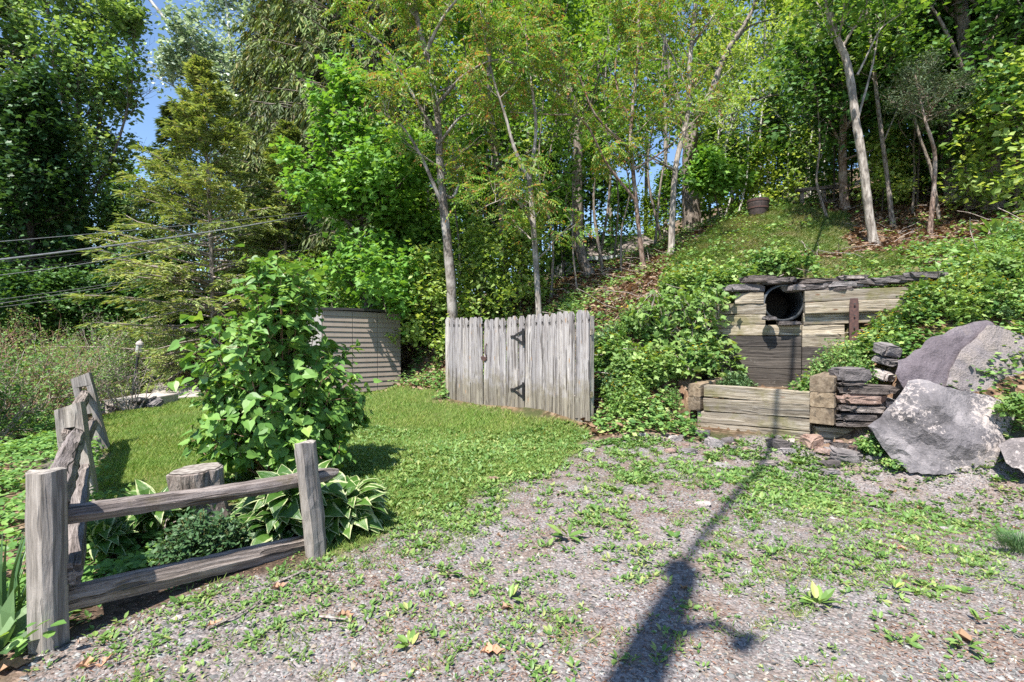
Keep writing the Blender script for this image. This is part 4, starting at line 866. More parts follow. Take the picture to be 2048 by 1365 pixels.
g = Geo(); lathe(g, ltop+ax*.07, [(.06, 0), (.085, .03), (.085, .26), (.07, .30)], 14, ax); lg = part('lantern_glass', g, M['glass'], lp)
g = Geo()
for k in range(4):
    a = k*math.pi/2+.5; o = np.array([math.cos(a), math.sin(a), 0])*.088; tubes(g, [np.array([ltop+ax*.08+o, ltop+ax*.36+o])], [[.008, .008]], 5)
lathe(g, ltop+ax*.07, [(.092, 0), (.095, .02), (.06, .021)], 14, ax); part('cage', g, plain('tarnished_brass', (.22, .16, .09), .5, .5), lp)
g = Geo(); lathe(g, ltop+ax*.36, [(.105, -.01), (.105, .01), (.085, .06), (.045, .10), (.012, .115), (.02, .14), (.001, .16)], 16, ax); part('cap', g, M['concrete'], lp)
lwq = P(352, 752, 20.5); g = Geo(); w0 = thing('low_block_wall', 'low pinkish block wall behind the path, under shrubs', 'wall', lwq)
blk = rock_mat('pink_block', [(.3, (.25, .18, .15)), (.55, (.40, .31, .27)), (.75, (.52, .44, .40))], 5)
for k in range(2):
    g = Geo()
    for j in range(4):
        a = lwq+np.array([j*.34+.17*k, .1*j, .30*k-.1]); boxgeo(g, a, a+[.325, .3, .285])
    part('block_course', g, blk, w0)
g = Geo(); boxgeo(g, lwq+[-.05, -.04, .50], lwq+[1.6, .6, .58]); part('coping', g, M['concrete'], w0)
tb = G(1516, 428) if True else None
tb = P(1516, 424, 15.0); tb[2] = max(tb[2], float(gz(tb[0], tb[1]))-.02)
tub = thing('half_barrel_planter', 'dark half-barrel planter on top of the grassy mound', 'planter', tb)
g = Geo(); lathe(g, tb, [(.24, -.12), (.27, .05), (.30, .22), (.305, .36), (.28, .36), (.26, .28), (.001, .28)], 28); part('tub', g, M['tub'], tub)
for z, rr_ in ((.30, .307), (.10, .281)):
    g = Geo(); lathe(g, tb, [(rr_, z-.02), (rr_+.006, z-.02), (rr_+.008, z+.02), (rr_+.002, z+.02)], 28); part('hoop', g, M['rust'], tub)
g = Geo(); r = rg(61); clump_leaves(g, tb+[0, 0, .36]+r.normal(size=(12, 3))*[.12, .12, .04], 6, .05, .07, r, 'oval'); part('plant', g, M['ground'], tub)
g = Geo(); clump_leaves(g, tb+[0, 0, .44]+r.normal(size=(4, 3))*[.05, .05, .03], 10, .03, .05, r, 'oval'); part('flowers', g, M['whiteflower'], tub)
ra, rb = P(1592, 381, 15.6), P(1700, 371, 15.6); rl = thing('wooden_railing', 'rustic wooden railing of one beam on posts under the dark maple', 'railing', on(ra[0], ra[1]))
beam('beam', ra, rb, .10, .10, M['railwood'], rl, 501, seg=8, jit=.006)
beam('lower_beam', ra+[0, .02, -.45], rb+[0.2, .02, -.36], .08, .08, M['railwood'], rl, 505, seg=8, jit=.006)
for k, s in enumerate((.12, .52, .95)):
    q = ra+(rb-ra)*s; beam('post', [q[0], q[1]+.02, float(gz(q[0], q[1]))-.1], q-[0, -.02, .05], .09, .09, M['railwood'], rl, 502+k, axis=2)
hs = thing('house', 'distant grey-roofed house glimpsed between the trunks beyond the slope', 'house', on(P(1250, 500, 21)[0], 21))
ea, eb = P(1168, 515, 20.5), P(1345, 482, 21.5); hd = nrm((eb-ea)*[1, 1, 0]); hn = np.array([-hd[1], hd[0], 0]); eb = np.array([eb[0], eb[1], ea[2]+.35]); rdg = 1.25
g = Geo(); zg = float(hs.location.z)-1.0
fc = [ea+hn*.4, eb+hn*.4, eb+hn*4.6, ea+hn*4.6]; g.add([(c[0], c[1], zg) for c in fc]+[(c[0], c[1], ea[2]+.1) for c in fc], [(0, 1, 5, 4), (1, 2, 6, 5), (2, 3, 7, 6), (3, 0, 4, 7)]); part('wall', g, M['housewall'], hs)
g = Geo(); r1 = ea+hn*2.5+[0, 0, rdg]; r2 = eb+hn*2.5+[0, 0, rdg]; r2[2] = r1[2]+.35; l1 = ea+hn*5; l2 = eb+hn*5
g.add([ea, eb, r2, r1, l1, l2, ea-[0, 0, .06], eb-[0, 0, .06], l1-[0, 0, .06], l2-[0, 0, .06]], [(0, 1, 2, 3), (3, 2, 5, 4), (0, 6, 7, 1), (4, 5, 9, 8), (6, 8, 9, 7)]); part('roof', g, M['roofshingle'], hs)
g = Geo(); o = -hn*.06; v = []
for p_ in (ea+o, eb+o): v += [p_+[0, 0, -.14], p_+[0, 0, 0.01], p_-o*.9+[0, 0, 0.01], p_-o*.9+[0, 0, -.14]]
g.add(v, [(0, 4, 5, 1), (1, 5, 6, 2), (3, 7, 4, 0), (0, 1, 2, 3), (4, 7, 6, 5)]); part('gutter', g, M['gutter'], hs)
for k in range(3):
    g = Geo(); c = ea+(eb-ea)*(.2+.28*k)+hn*.38; v = [c+[0, 0, -.75], c+hd*.6+[0, 0, -.75], c+hd*.6+[0, 0, -.2], c+[0, 0, -.2]]; g.add(v, [(0, 1, 2, 3)]); part('window', g, M['lampblack'], hs)
# utility pole behind the camera: its long shadow lies on the gravel
sdx, sdy = math.sin(R(SAZ)), math.cos(R(SAZ)); tip = P(1375, 1150, 3.2)
PLEN = 5.2; pbase = np.array([tip[0]-PLEN*sdx, tip[1]-PLEN*sdy, 0]); ph_ = PLEN*math.tan(R(SEL))
pole = thing('utility_pole', 'wooden utility pole behind the viewpoint, casting the long gravel shadow', 'utility pole', pbase)
g = Geo(); tubes(g, [smooth_path([pbase-[0, 0, .2], pbase+[0, 0, ph_]], 8)], [np.array([.15, .147, .143, .138, .132, .127, .12, .085])], 14, True); part('shaft', g, M['postwood'], pole)
ah = ph_-1.25; g = Geo(); tubes(g, [smooth_path([pbase+[0, 0, ah-.35], pbase+[.16, .02, ah+.0], pbase+[.30, .03, ah+.08], pbase+[.42, 0, ah-.12]], 12)], [np.linspace(.055, .03, 12)], 8, True); part('lamp_arm', g, M['galv'], pole)
g = Geo(); lathe(g, pbase+[.44, 0, ah-.2], [(.03, -.1), (.06, -.06), (.05, .08), (.03, .16)], 12, (.3, 0, 1)); part('lamp_head', g, M['galv'], pole)
g = Geo(); lathe(g, pbase+[.02, .16, ph_-.25], [(.001, -.12), (.09, -.12), (.09, .12), (.001, .12)], 12); part('junction_can', g, M['galv'], pole)
def cable(name, pts, rad, mat, lb, grp, n=40, sag=0):
    p_ = smooth_path(pts, n); s = np.linspace(0, 1, n); p_[:, 2] -= sag*4*s*(1-s); g = Geo(); tubes(g, [p_], [[rad*.72]*n], 6, True); return solo(name, g, mat, lb, 'cable', grp, None, p_[0])
gc = 'overhead cables'
pt = pbase+[0, .1, ph_-.12]
far = np.array([pt[0]+22*math.sin(R(34.5)), pt[1]+22*math.cos(R(34.5)), ph_+.5])
cable('overhead_cable', [pt, far], .045, M['cabledark'], 'thick black cable running up over the timber wall into the woods', gc, sag=.35)
def wire(px0, py0, Y0, px1, py1, Y1, rad, mt, lb, sag=.1): return cable('overhead_cable', [P(px0, py0, Y0), P(px1, py1, Y1)], rad, M[mt], lb, gc, sag=sag)
wire(-80, 529, 9, 668, 419, 20, .030, 'cable', 'thickest pale cable crossing before the conifers at left', .12)
wire(-80, 533, 9.05, 668, 420, 20.05, .012, 'cabledark', 'thin black wire lashed under the thickest pale cable', .2)
wire(-80, 490, 9, 668, 418, 20, .010, 'cable', 'thin wire, highest of those at the left edge', .06)
wire(-80, 560, 9.3, 560, 430, 20, .012, 'cable', 'thin sagging wire, just below the thickest pale cable', .3)
wire(-80, 548, 9, 330, 506, 15, .011, 'cabledark', 'dark thin wire descending left, lowest of the upper bundle', .02)
wire(-60, 607, 13, 330, 549, 22, .012, 'cable', 'upper wire of the faint low trio at left', .05)
wire(-60, 616, 13, 330, 552, 22, .016, 'cable', 'middle wire of the faint low trio at left', .05)
wire(-60, 622, 13, 330, 566, 22, .012, 'cable', 'lowest wire of the faint trio at left', .05)
wire(640, 205, 18, 1000, 60, 22, .012, 'cabledark', 'dark wire slanting behind the reddish-leaved tree', .1)
wire(1372, 296, 19, 1640, 175, 14, .014, 'cabledark', 'upper dark wire slanting behind the twin limbs of the thick tree', .1)
wire(1372, 306, 19, 1640, 196, 14, .012, 'cabledark', 'lower dark wire slanting behind the twin limbs of the thick tree', .1)
# ------------------------------------------------------------------ trees
def branches(r, p0, d, L, n=6, curv=.15, wob=.05):
    """p0,d (N,3), L (N,) -> polylines (N,n,3)"""
    s = np.linspace(0, 1, n)[None, :, None]; N_ = len(p0); L = np.asarray(L)[:, None, None]
    q = p0[:, None]+d[:, None]*s*L+np.array([0, 0, 1.])*curv*L*s**2
    w_ = np.cumsum(r.normal(size=(N_, n, 3)), 1)*wob*L/n**.5; w_[:, 0] = 0
    return q+w_
def sample(pl, t):
    n = pl.shape[1]; x = t*(n-1); i = np.minimum(x.astype(int), n-2); f = (x-i)[..., None]; k = np.arange(len(pl))[:, None] if t.ndim == 2 else np.arange(len(pl))
    return pl[k, i]*(1-f)+pl[k, i+1]*f
def broadleaf(r, paths, n_br=26, start=.3, Lb=2.0, elev=(15, 60), twigs=7, tfrac=.42, k=7, sig=.16, leaf=.12, kind='rhomb', wr=.7, droop=.25, prof=None, sides=9, curv=.12, lean=None, keep=None, brad=.32, ext=None):
    """paths: list of (points, r0, r1). Returns bark Geo, leaf Geo"""
    bark, lf = Geo(), Geo(); P0, D, LL, RR = [], [], [], []
    tot = sum(np.linalg.norm(np.diff(np.array(p[0]), axis=0), axis=1).sum() for p in paths)
    for pts, ra, rb in paths:
        pts = np.array(pts, float); m = max(8, 4*len(pts)); pl = smooth_path(pts, m); rad = np.interp(np.linspace(0, 1, m), [0, .06, 1], [ra*1.25, ra, rb])
        tubes(bark, [pl], [rad], sides, rnd=r, rough=.05)
        ln = np.linalg.norm(np.diff(pts, axis=0), axis=1).sum(); nb = max(2, int(n_br*ln/tot)); st = start if isinstance(start, float) else start[len(P0)]
        t = np.sort(r.uniform(st, 1, nb)); t[-1] = 1.0
        p = sample(pl[None].repeat(nb, 0), t); az = r.uniform(0, 6.28)+np.arange(nb)*2.4+r.normal(size=nb)*.3; el = np.radians(np.interp(t, [0, 1], elev)+r.normal(size=nb)*9)
        d = np.stack([np.cos(az)*np.cos(el), np.sin(az)*np.cos(el), np.sin(el)], -1)
        if lean is not None: d = nrm(d+np.array(lean))
        u = (t-st)/(1-st+1e-6); L = Lb*(np.interp(u, *prof) if prof else 1-.55*u)*r.uniform(.75, 1.2, nb)
        P0.append(p); D.append(d); LL.append(L); RR.append(np.interp(t, [0, 1], [ra, rb])*brad*r.uniform(.8, 1.5, nb))
    P0, D, LL, RR = map(np.concatenate, (P0, D, LL, RR))
    pl = branches(r, P0, D, LL, 7, curv, .05); rad = np.maximum(RR, .008)[:, None]*np.linspace(1, .25, 7)[None]
    tubes(bark, pl, rad, 5)
    nb = len(P0); t = r.uniform(.22, 1, (nb, twigs)); t[:, 0] = 1
    tp = sample(pl, t).reshape(-1, 3); bd = nrm(pl[:, -1]-pl[:, 0]).repeat(twigs, 0); td = nrm(bd*.7+rdir(r, len(tp), .7)*.9); td[:, 2] += .1
    tl = (LL.repeat(twigs)*tfrac*(1.15-.5*t.ravel()))*r.uniform(.6, 1.2, len(tp))
    tw = branches(r, tp, td, tl, 4, curv*.6, .08); tubes(bark, tw, np.maximum(.006, RR.repeat(twigs)*.38)[:, None]*np.linspace(1, .4, 4)[None], 3)
    cp = np.concatenate([sample(tw, np.full(len(tw), s)) for s in (.35, .7, 1.0)]); od = np.concatenate([td]*3)
    if keep is not None: mk = keep(cp); cp, od = cp[mk], od[mk]
    clump_leaves(lf, cp, k, sig, leaf, r, kind, wr, droop, 1.0, od*.7)
    return bark, lf
def conifer(r, base, top, r0, start=.12, R0=2.5, dens=9, whorl=7, droop=-.15, hang=.15, needle=.16, kk=5, wr=.28, prof=None, kind='rhomb', tip=.12, sect=1.0):
    bark, lf = Geo(), Geo(); base = np.array(base, float); top = np.array(top, float); H = np.linalg.norm(top-base)
    tubes(bark, [smooth_path([base, base+(top-base)*.5+[.05*H*.1, 0, 0], top], 14)], [np.linspace(r0, .02, 14)], 9, rnd=r, rough=.05)
    nb = int(dens*H); t = start+(1-start)*((np.arange(nb)+r.uniform(0, 1, nb))/nb)**1.25; az = r.uniform(0, 6.28, nb)
    L = R0*(np.interp(t, *prof) if prof else (1-t)**.8)*r.uniform(.7, 1.15, nb)+.12
    el = np.radians(np.interp(t, [0, 1], [-8, 40])+r.normal(size=nb)*8)
    d = np.stack([np.cos(az)*np.cos(el), np.sin(az)*np.cos(el), np.sin(el)], -1)
    pl = branches(r, base+(top-base)*t[:, None], d, L, 7, droop, .03); tubes(bark, pl, np.maximum(.006, .012*L)[:, None]*np.linspace(1, .3, 7)[None], 4)
    m = 11; tt = np.linspace(.25, 1, m)[None].repeat(nb, 0)+r.normal(size=(nb, m))*.03; tt = np.clip(tt, .1, 1)
    sp = sample(pl, tt).reshape(-1, 3); bd = nrm(pl[:, -1]-pl[:, 0]).repeat(m, 0); sd_ = nrm(np.cross(bd, [0, 0, 1.])); sg = np.where(r.uniform(size=len(sp)) > .5, 1, -1)[:, None]
    td = nrm(bd*.75+sd_*sg*.8+[0, 0, -hang]+r.normal(size=(len(sp), 3))*.15); tl = (L.repeat(m)*.30*(1.25-tt.ravel()))+.10
    tw = branches(r, sp, td, tl, 4, -hang, .05); tubes(bark, tw, np.full((len(tw), 4), .004), 3)
    cp = np.concatenate([sample(tw, np.full(len(tw), s)) for s in np.linspace(.1, 1, kk)]); cd = np.concatenate([td]*kk); n = len(cp)
    for sgn in (1, -1):
        ax = nrm(cd+np.cross(cd, [0, 0, 1.])*sgn*.8+[0, 0, -hang]+r.normal(size=(n, 3))*.25); nm = r.normal(size=(n, 3))*.45+[0, 0, 1]
        ll = needle*r.uniform(.6, 1.3, n); leaves(lf, cp+r.normal(size=(n, 3))*.02, ax, nm, ll, ll*wr, kind)
    return bark, lf
def plant_tree(name, label, bark, lf, base, bm_, lm, cat='tree', group=None):
    t = thing(name, label, cat, base, group); part('trunk', bark, M[bm_], t, True); part('crown', lf, M[lm], t); return t
def pth(lst, Y, dz=0, Yend=None):
    n = len(lst); return [P(px, py, Y+(0 if Yend is None else (Yend-Y)*i/(n-1))) for i, (px, py) in enumerate(lst)]
def rooted(lst, Y, Yend=None):
    p = pth(lst, Y, 0, Yend); b = p[0].copy(); b[2] = float(gz(b[0], b[1]))-.05
    if b[2] < p[0][2]-.1: p = [b]+p
    else: p[0] = b
    return p, b
# --- left side of the picture
Y = 25; p, b = rooted([(168, 620), (165, 450), (160, 300), (158, 120), (170, -120)], Y)
q1 = pth([(163, 380), (205, 220), (225, 60), (235, -80)], Y+.6); q2 = pth([(162, 330), (120, 180), (95, 20), (80, -120)], Y-.5); q3 = pth([(165, 430), (230, 300), (262, 180), (270, 60)], Y)
bk, lf = broadleaf(rg(1), [(p, .24, .05), (q1, .10, .02), (q2, .10, .02), (q3, .08, .02)], 120, .12, 2.2, (25, 60), 9, .5, 9, .24, .25, 'rhomb', .8, prof=([0, .2, .6, 1], [1.0, 1.05, .85, .5]), keep=lambda c: proj(c)[0] < 274+8*noise2(c[:, 2], c[:, 1], 1.5, 61))
plant_tree('broadleaf_tree', 'tall multi-stemmed pale green tree left of the blue sky gap', bk, lf, b, 'barkgrey', 'leftleaf')
Y = 24; p, b = rooted([(235, 640), (230, 520), (238, 420)], Y)
bk, lf = broadleaf(rg(101), [(p, .12, .03)], 34, .2, 2.2, (5, 60), 8, .5, 7, .22, .2, 'rhomb', .75)
plant_tree('broadleaf_tree', 'low round green tree at the foot of the multi-stemmed pale tree', bk, lf, b, 'barkdark', 'leftleaf')
for i, (px, tp, Y, R_) in enumerate([(25, -90, 30, 4.0), (-90, 40, 27, 3.6), (95, 250, 31, 3.4)]):
    b = on((px-1024)/FPX*Y, Y, -.1); tpz = P(px, tp, Y)
    bk, lf = conifer(rg(11+i), b, tpz, .25, .06, R_, 9, 7, -.12, .5, .42, 5, .3)
    plant_tree('spruce_tree', ['tall dark spruce at the left edge of the picture', 'dark spruce cut by the left edge of the picture', 'dark spruce low behind the multi-stemmed pale tree'][i], bk, lf, b, 'barkdark', 'spruce')
Y = 22; p, b = rooted([(60, 620), (62, 480), (55, 330), (50, 200)], Y)
bk, lf = broadleaf(rg(15), [(p, .22, .04)], 62, .12, 2.5, (5, 55), 8, .5, 8, .26, .24, 'maple', .9)
plant_tree('maple_tree', 'dark green maple at far left behind the overhead cables', bk, lf, b, 'barkdark', 'darkleaf')
p, b = rooted([(-60, 620), (-50, 400), (-40, 150), (-50, -60)], 23)
bk, lf = broadleaf(rg(16), [(p, .2, .04)], 60, .12, 2.5, (5, 55), 8, .5, 8, .26, .24, 'maple', .9)
plant_tree('maple_tree', 'dark maple cut by the left edge below the sky', bk, lf, b, 'barkdark', 'darkleaf')
# poplar
Y = 30; p, b = rooted([(560, 620), (500, 380), (420, 160), (300, 0), (240, -90)], Y); q1 = pth([(500, 380), (470, 180), (455, 30), (440, -100)], Y+1); q2 = pth([(455, 260), (400, 220), (350, 175), (300, 150)], Y)
q3 = pth([(500, 380), (560, 200), (590, 20), (600, -80)], Y+1)
bk, lf = broadleaf(rg(21), [(p, .24, .04), (q1, .14, .03), (q2, .08, .02), (q3, .12, .03)], 110, .2, 2.7, (20, 55), 9, .5, 8, .3, .27, 'rhomb', .85, keep=lambda c: proj(c)[0] > 338-.1*np.clip(proj(c)[1], 0, 300)+8*noise2(c[:, 2], c[:, 1], 1.5, 62))
plant_tree('poplar_tree', 'silvery-leaved poplar with pale limbs right of the blue sky gap', bk, lf, b, 'barkwhite', 'poplar')
# hemlocks
Y = 18.5; b = on((430-1024)/FPX*Y, Y, -.1); bk, lf = conifer(rg(31), b, P(404, 130, Y), .11, .05, 4.3, 17, 7, -.05, .16, .22, 9, .24, prof=([0, .1, .35, .6, .75, 1], [1, 1, .82, .52, .30, .03]))
plant_tree('hemlock_tree', 'yellow-green hemlock with a thin bare leader, behind the lilac', bk, lf, b, 'twig', 'hemlock')
Y = 20; b = on((560-1024)/FPX*Y, Y, -.1); bk, lf = conifer(rg(32), b, P(575, 250, Y), .11, .08, 2.8, 15, 7, -.07, .25, .22, 8, .26)
plant_tree('hemlock_tree', 'smaller olive hemlock right behind the top of the lilac', bk, lf, b, 'twig', 'hemlock')
Y = 23; b = on((330-1024)/FPX*Y, Y, -.1); bk, lf = conifer(rg(33), b, P(345, 210, Y), .15, .15, 2.8, 9, 7, -.08, .3, .3, 5, .25)
plant_tree('spruce_tree', 'short dark spruce peeking behind the thin-leadered hemlock', bk, lf, b, 'barkdark', 'spruce')
# big drooping spruces
for i, (px, px2, Y, R_, tp) in enumerate([(735, 745, 23, 4.4, -420), (640, 640, 25, 3.6, -300), (560, 590, 29, 3.6, -200)]):
    b = on((px-1024)/FPX*Y, Y, -.1); bk, lf = conifer(rg(34+i), b, P(px2, tp, Y), .26, .12, R_, 11, 7, -.16, .8, .38, 6, .26, prof=([0, .2, .5, .8, 1], [.9, 1, .9, .6, .1]))
    plant_tree('spruce_tree', ['tallest drooping spruce with two dark trunks of shade behind the bright maple', 'drooping spruce with brownish hanging twigs left of the tallest one', 'drooping spruce half hidden by the silvery poplar'][i], bk, lf, b, 'barkgrey', 'spruce')
# bright maple over the shed
Y = 14.6; p, b = rooted([(735, 640), (725, 520), (720, 400), (700, 260), (690, 170)], Y)
q1 = pth([(722, 470), (650, 400), (600, 330)], Y-.5); q2 = pth([(722, 440), (790, 380), (840, 320)], Y-.4); q3 = pth([(724, 540), (760, 580), (775, 640)], 13.0)
bk, lf = broadleaf(rg(41), [(p, .09, .02), (q1, .05, .012), (q2, .05, .012), (q3, .03, .008)], 62, .15, 1.5, (5, 50), 8, .5, 8, .15, .17, 'maple', .95, droop=.4)
plant_tree('maple_tree', 'bright green maple with leafy boughs overhanging the shed', bk, lf, b, 'barkdark', 'bright')
Y = 16.5; p, b = rooted([(830, 660), (820, 520), (800, 400), (810, 300)], Y)
bk, lf = broadleaf(rg(42), [(p, .07, .02)], 40, .1, 1.5, (5, 50), 8, .5, 8, .17, .17, 'maple', .95, droop=.4)
plant_tree('maple_tree', 'mid green maple filling the gap between bright maple and rough trunk', bk, lf, b, 'barkdark', 'maple')
p, b = rooted([(700, 300), (720, 120), (740, -60)], 17.5)
# --- the middle trunks
def trunk_tree(seed, label, lst, Y, r0, r1, limbs, n_br, start, Lb, bm_, lm, kind, leaf, k=6, sig=.2, Yend=None, name='tree', elev=(10, 55), tw=6, wr=.75, droop=.3, tfrac=.45):
    p, b = rooted(lst, Y, Yend); ps = [(p, r0, r1)]
    for l, ra, rb, dy in limbs: ps.append((pth(l, Y+dy*.3, 0, Y+dy), ra, rb))
    bk, lf = broadleaf(rg(seed), ps, n_br, start, Lb, elev, tw, tfrac, k, sig, leaf, kind, wr, droop)
    return plant_tree(name, label, bk, lf, b, bm_, lm)
trunk_tree(51, 'rough brown trunk with peeling pale patches behind the left end of the picket fence', [(905, 640), (898, 520), (888, 420), (880, 330), (875, 230), (858, 130), (835, 40), (815, -80)], 12.6, .135, .05,
    [([(888, 420), (850, 330), (810, 260), (770, 230)], .05, .012, -1), ([(876, 290), (930, 230), (990, 250)], .035, .01, -1), ([(872, 270), (820, 180), (765, 90), (700, 50)], .05, .012, -.5), ([(870, 215), (930, 150), (1000, 120), (1060, 150)], .045, .01, -1.5), ([(850, 110), (890, 30), (960, -50)], .05, .012, -1), ([(885, 390), (905, 395), (918, 370)], .05, .03, 0)],
    40, .45, 1.5, 'barkpatch', 'sumac', 'pinnate', .34, 2, .14, name='sumac_tree', droop=.5, wr=.85)
trunk_tree(52, 'slim smooth trunk forking into two, behind the middle of the fence', [(1078, 640), (1072, 520), (1060, 370), (1058, 355)], 11.6, .075, .055,
    [([(1059, 360), (1030, 300), (1010, 230), (985, 150), (960, 20)], .045, .012, -.5), ([(1059, 360), (1072, 260), (1062, 160), (1050, 40), (1055, -60)], .045, .012, .3), ([(1066, 450), (1030, 400), (990, 405), (950, 425)], .022, .006, -1)],
    25, .45, 1.2, 'barkpale', 'sumac', 'pinnate', .32, 2, .12, name='sumac_tree', droop=.5, wr=.85)
trunk_tree(53, 'grey mottled trunk between the rough brown one and the forked one', [(1014, 600), (1005, 480), (1000, 380), (985, 270), (978, 130), (985, -60)], 15, .12, .06,
    [([(1000, 380), (1015, 300), (1040, 200)], .04, .01, .5), ([(982, 220), (940, 140), (920, 40)], .04, .01, -.5)], 30, .35, 1.7, 'barkgrey', 'maple', 'rhomb', .18, name='maple_tree')
trunk_tree(54, 'thick grey trunk leaning at its foot, rising right of the forked tree', [(1180, 600), (1160, 500), (1155, 400), (1155, 250), (1130, 150), (1105, 50), (1090, -80)], 15.5, .17, .10,
    [([(1130, 150), (1080, 60), (1060, -40)], .06, .02, -.5), ([(1155, 255), (1190, 160), (1210, 60)], .05, .015, .5), ([(1140, 180), (1060, 150), (980, 90), (900, 60)], .045, .01, -1.5)], 40, .45, 1.9, 'barkgrey', 'maple', 'rhomb', .18, name='maple_tree')
trunk_tree(55, 'slender sumac with reddish tips right of the thick leaning-footed trunk', [(1288, 600), (1280, 480), (1265, 330), (1262, 250), (1275, 120), (1280, -60)], 13.2, .065, .03,
    [([(1262, 300), (1190, 230), (1150, 140), (1080, 100)], .035, .008, -1), ([(1266, 340), (1330, 300), (1400, 230)], .03, .008, -.5), ([(1262, 250), (1230, 150), (1250, 40)], .03, .01, .3), ([(1270, 400), (1215, 330), (1165, 240), (1100, 230), (1020, 225)], .035, .008, -1.5)],
    28, .4, 1.3, 'barkred', 'sumac', 'pinnate', .32, 2, .12, name='sumac_tree', droop=.5, wr=.85)
trunk_tree(56, 'pale sinuous trunk just left of the thickest background trunk', [(1342, 540), (1345, 430), (1352, 330), (1375, 230), (1380, 120), (1390, 20), (1400, -70)], 13.5, .085, .04,
    [([(1378, 190), (1340, 100), (1300, 40)], .03, .008, -.5), ([(1385, 90), (1440, 10), (1460, -60)], .035, .01, .4), ([(1350, 340), (1280, 310), (1230, 350)], .025, .006, -.8)],
    24, .42, 1.3, 'barkpale', 'sumac', 'pinnate', .32, 2, .12, name='sumac_tree', droop=.5, wr=.85)
trunk_tree(57, 'thickest dark-limbed tree behind the mound, with a flared foot', [(1383, 478), (1382, 400), (1380, 300), (1382, 250)], 19.5, .36, .24,
    [([(1382, 260), (1420, 190), (1450, 110), (1500, 30), (1530, -60)], .16, .04, .3), ([(1385, 235), (1430, 195), (1500, 200), (1560, 190), (1620, 200)], .09, .02, -.6), ([(1382, 270), (1340, 150), (1320, 20), (1310, -80)], .13, .04, .5), ([(1440, 140), (1490, 60), (1560, 35)], .07, .02, .6)],
    36, .35, 2.2, 'barkgrey', 'woodleaf', 'rhomb', .20, 6, .24, name='maple_tree')
trunk_tree(58, 'pale leaning trunk crossing in front of the dark maple at right', [(1748, 515), (1738, 430), (1726, 330), (1710, 230), (1695, 130), (1668, 60), (1645, -40)], 11.5, .095, .07,
    [([(1715, 150), (1730, 120), (1760, 60), (1800, 30)], .025, .008, -.3), ([(1712, 250), (1745, 130), (1760, 40)], .03, .008, .2)], 16, .65, 1.4, 'barkpale', 'woodleaf', 'rhomb', .16, name='ash_tree')
trunk_tree(59, 'thin grey trunk directly right of the pale leaning one', [(1786, 480), (1775, 360), (1762, 260), (1750, 160), (1738, 60), (1720, -40)], 12.8, .055, .035, [([(1765, 290), (1800, 200), (1810, 120)], .02, .006, 0)], 16, .5, 1.3, 'barkgrey', 'woodleaf', 'rhomb', .16, name='ash_tree')
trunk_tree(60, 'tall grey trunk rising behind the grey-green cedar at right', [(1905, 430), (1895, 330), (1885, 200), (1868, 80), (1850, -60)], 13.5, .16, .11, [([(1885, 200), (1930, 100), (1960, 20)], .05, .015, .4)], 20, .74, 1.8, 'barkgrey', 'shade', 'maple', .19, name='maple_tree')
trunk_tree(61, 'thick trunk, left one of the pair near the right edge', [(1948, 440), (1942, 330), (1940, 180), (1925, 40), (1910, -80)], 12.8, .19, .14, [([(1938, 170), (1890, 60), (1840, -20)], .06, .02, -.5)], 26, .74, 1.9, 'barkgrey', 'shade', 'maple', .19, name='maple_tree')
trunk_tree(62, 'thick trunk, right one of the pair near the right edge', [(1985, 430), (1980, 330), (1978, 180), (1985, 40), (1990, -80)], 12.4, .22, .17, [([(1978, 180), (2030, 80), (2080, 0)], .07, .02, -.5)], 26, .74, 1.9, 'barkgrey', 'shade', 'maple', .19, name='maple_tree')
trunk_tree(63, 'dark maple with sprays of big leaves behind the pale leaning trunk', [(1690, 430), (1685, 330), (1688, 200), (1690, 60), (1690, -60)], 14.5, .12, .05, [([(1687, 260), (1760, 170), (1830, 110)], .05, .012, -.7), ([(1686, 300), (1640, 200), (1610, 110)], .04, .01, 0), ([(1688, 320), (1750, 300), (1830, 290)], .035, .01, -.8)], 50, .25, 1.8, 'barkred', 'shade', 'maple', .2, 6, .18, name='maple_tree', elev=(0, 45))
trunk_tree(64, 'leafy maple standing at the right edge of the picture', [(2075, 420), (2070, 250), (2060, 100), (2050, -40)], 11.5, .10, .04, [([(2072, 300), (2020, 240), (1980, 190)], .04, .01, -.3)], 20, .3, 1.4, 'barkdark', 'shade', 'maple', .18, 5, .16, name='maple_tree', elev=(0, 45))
trunk_tree(65, 'crooked thin trunk beside the tall grey one, under the cedar', [(1880, 440), (1862, 340), (1838, 270), (1815, 180), (1795, 60), (1790, -40)], 12.6, .04, .02, [], 12, .55, 1.0, 'barkgrey', 'shade', 'rhomb', .15, name='ash_tree')
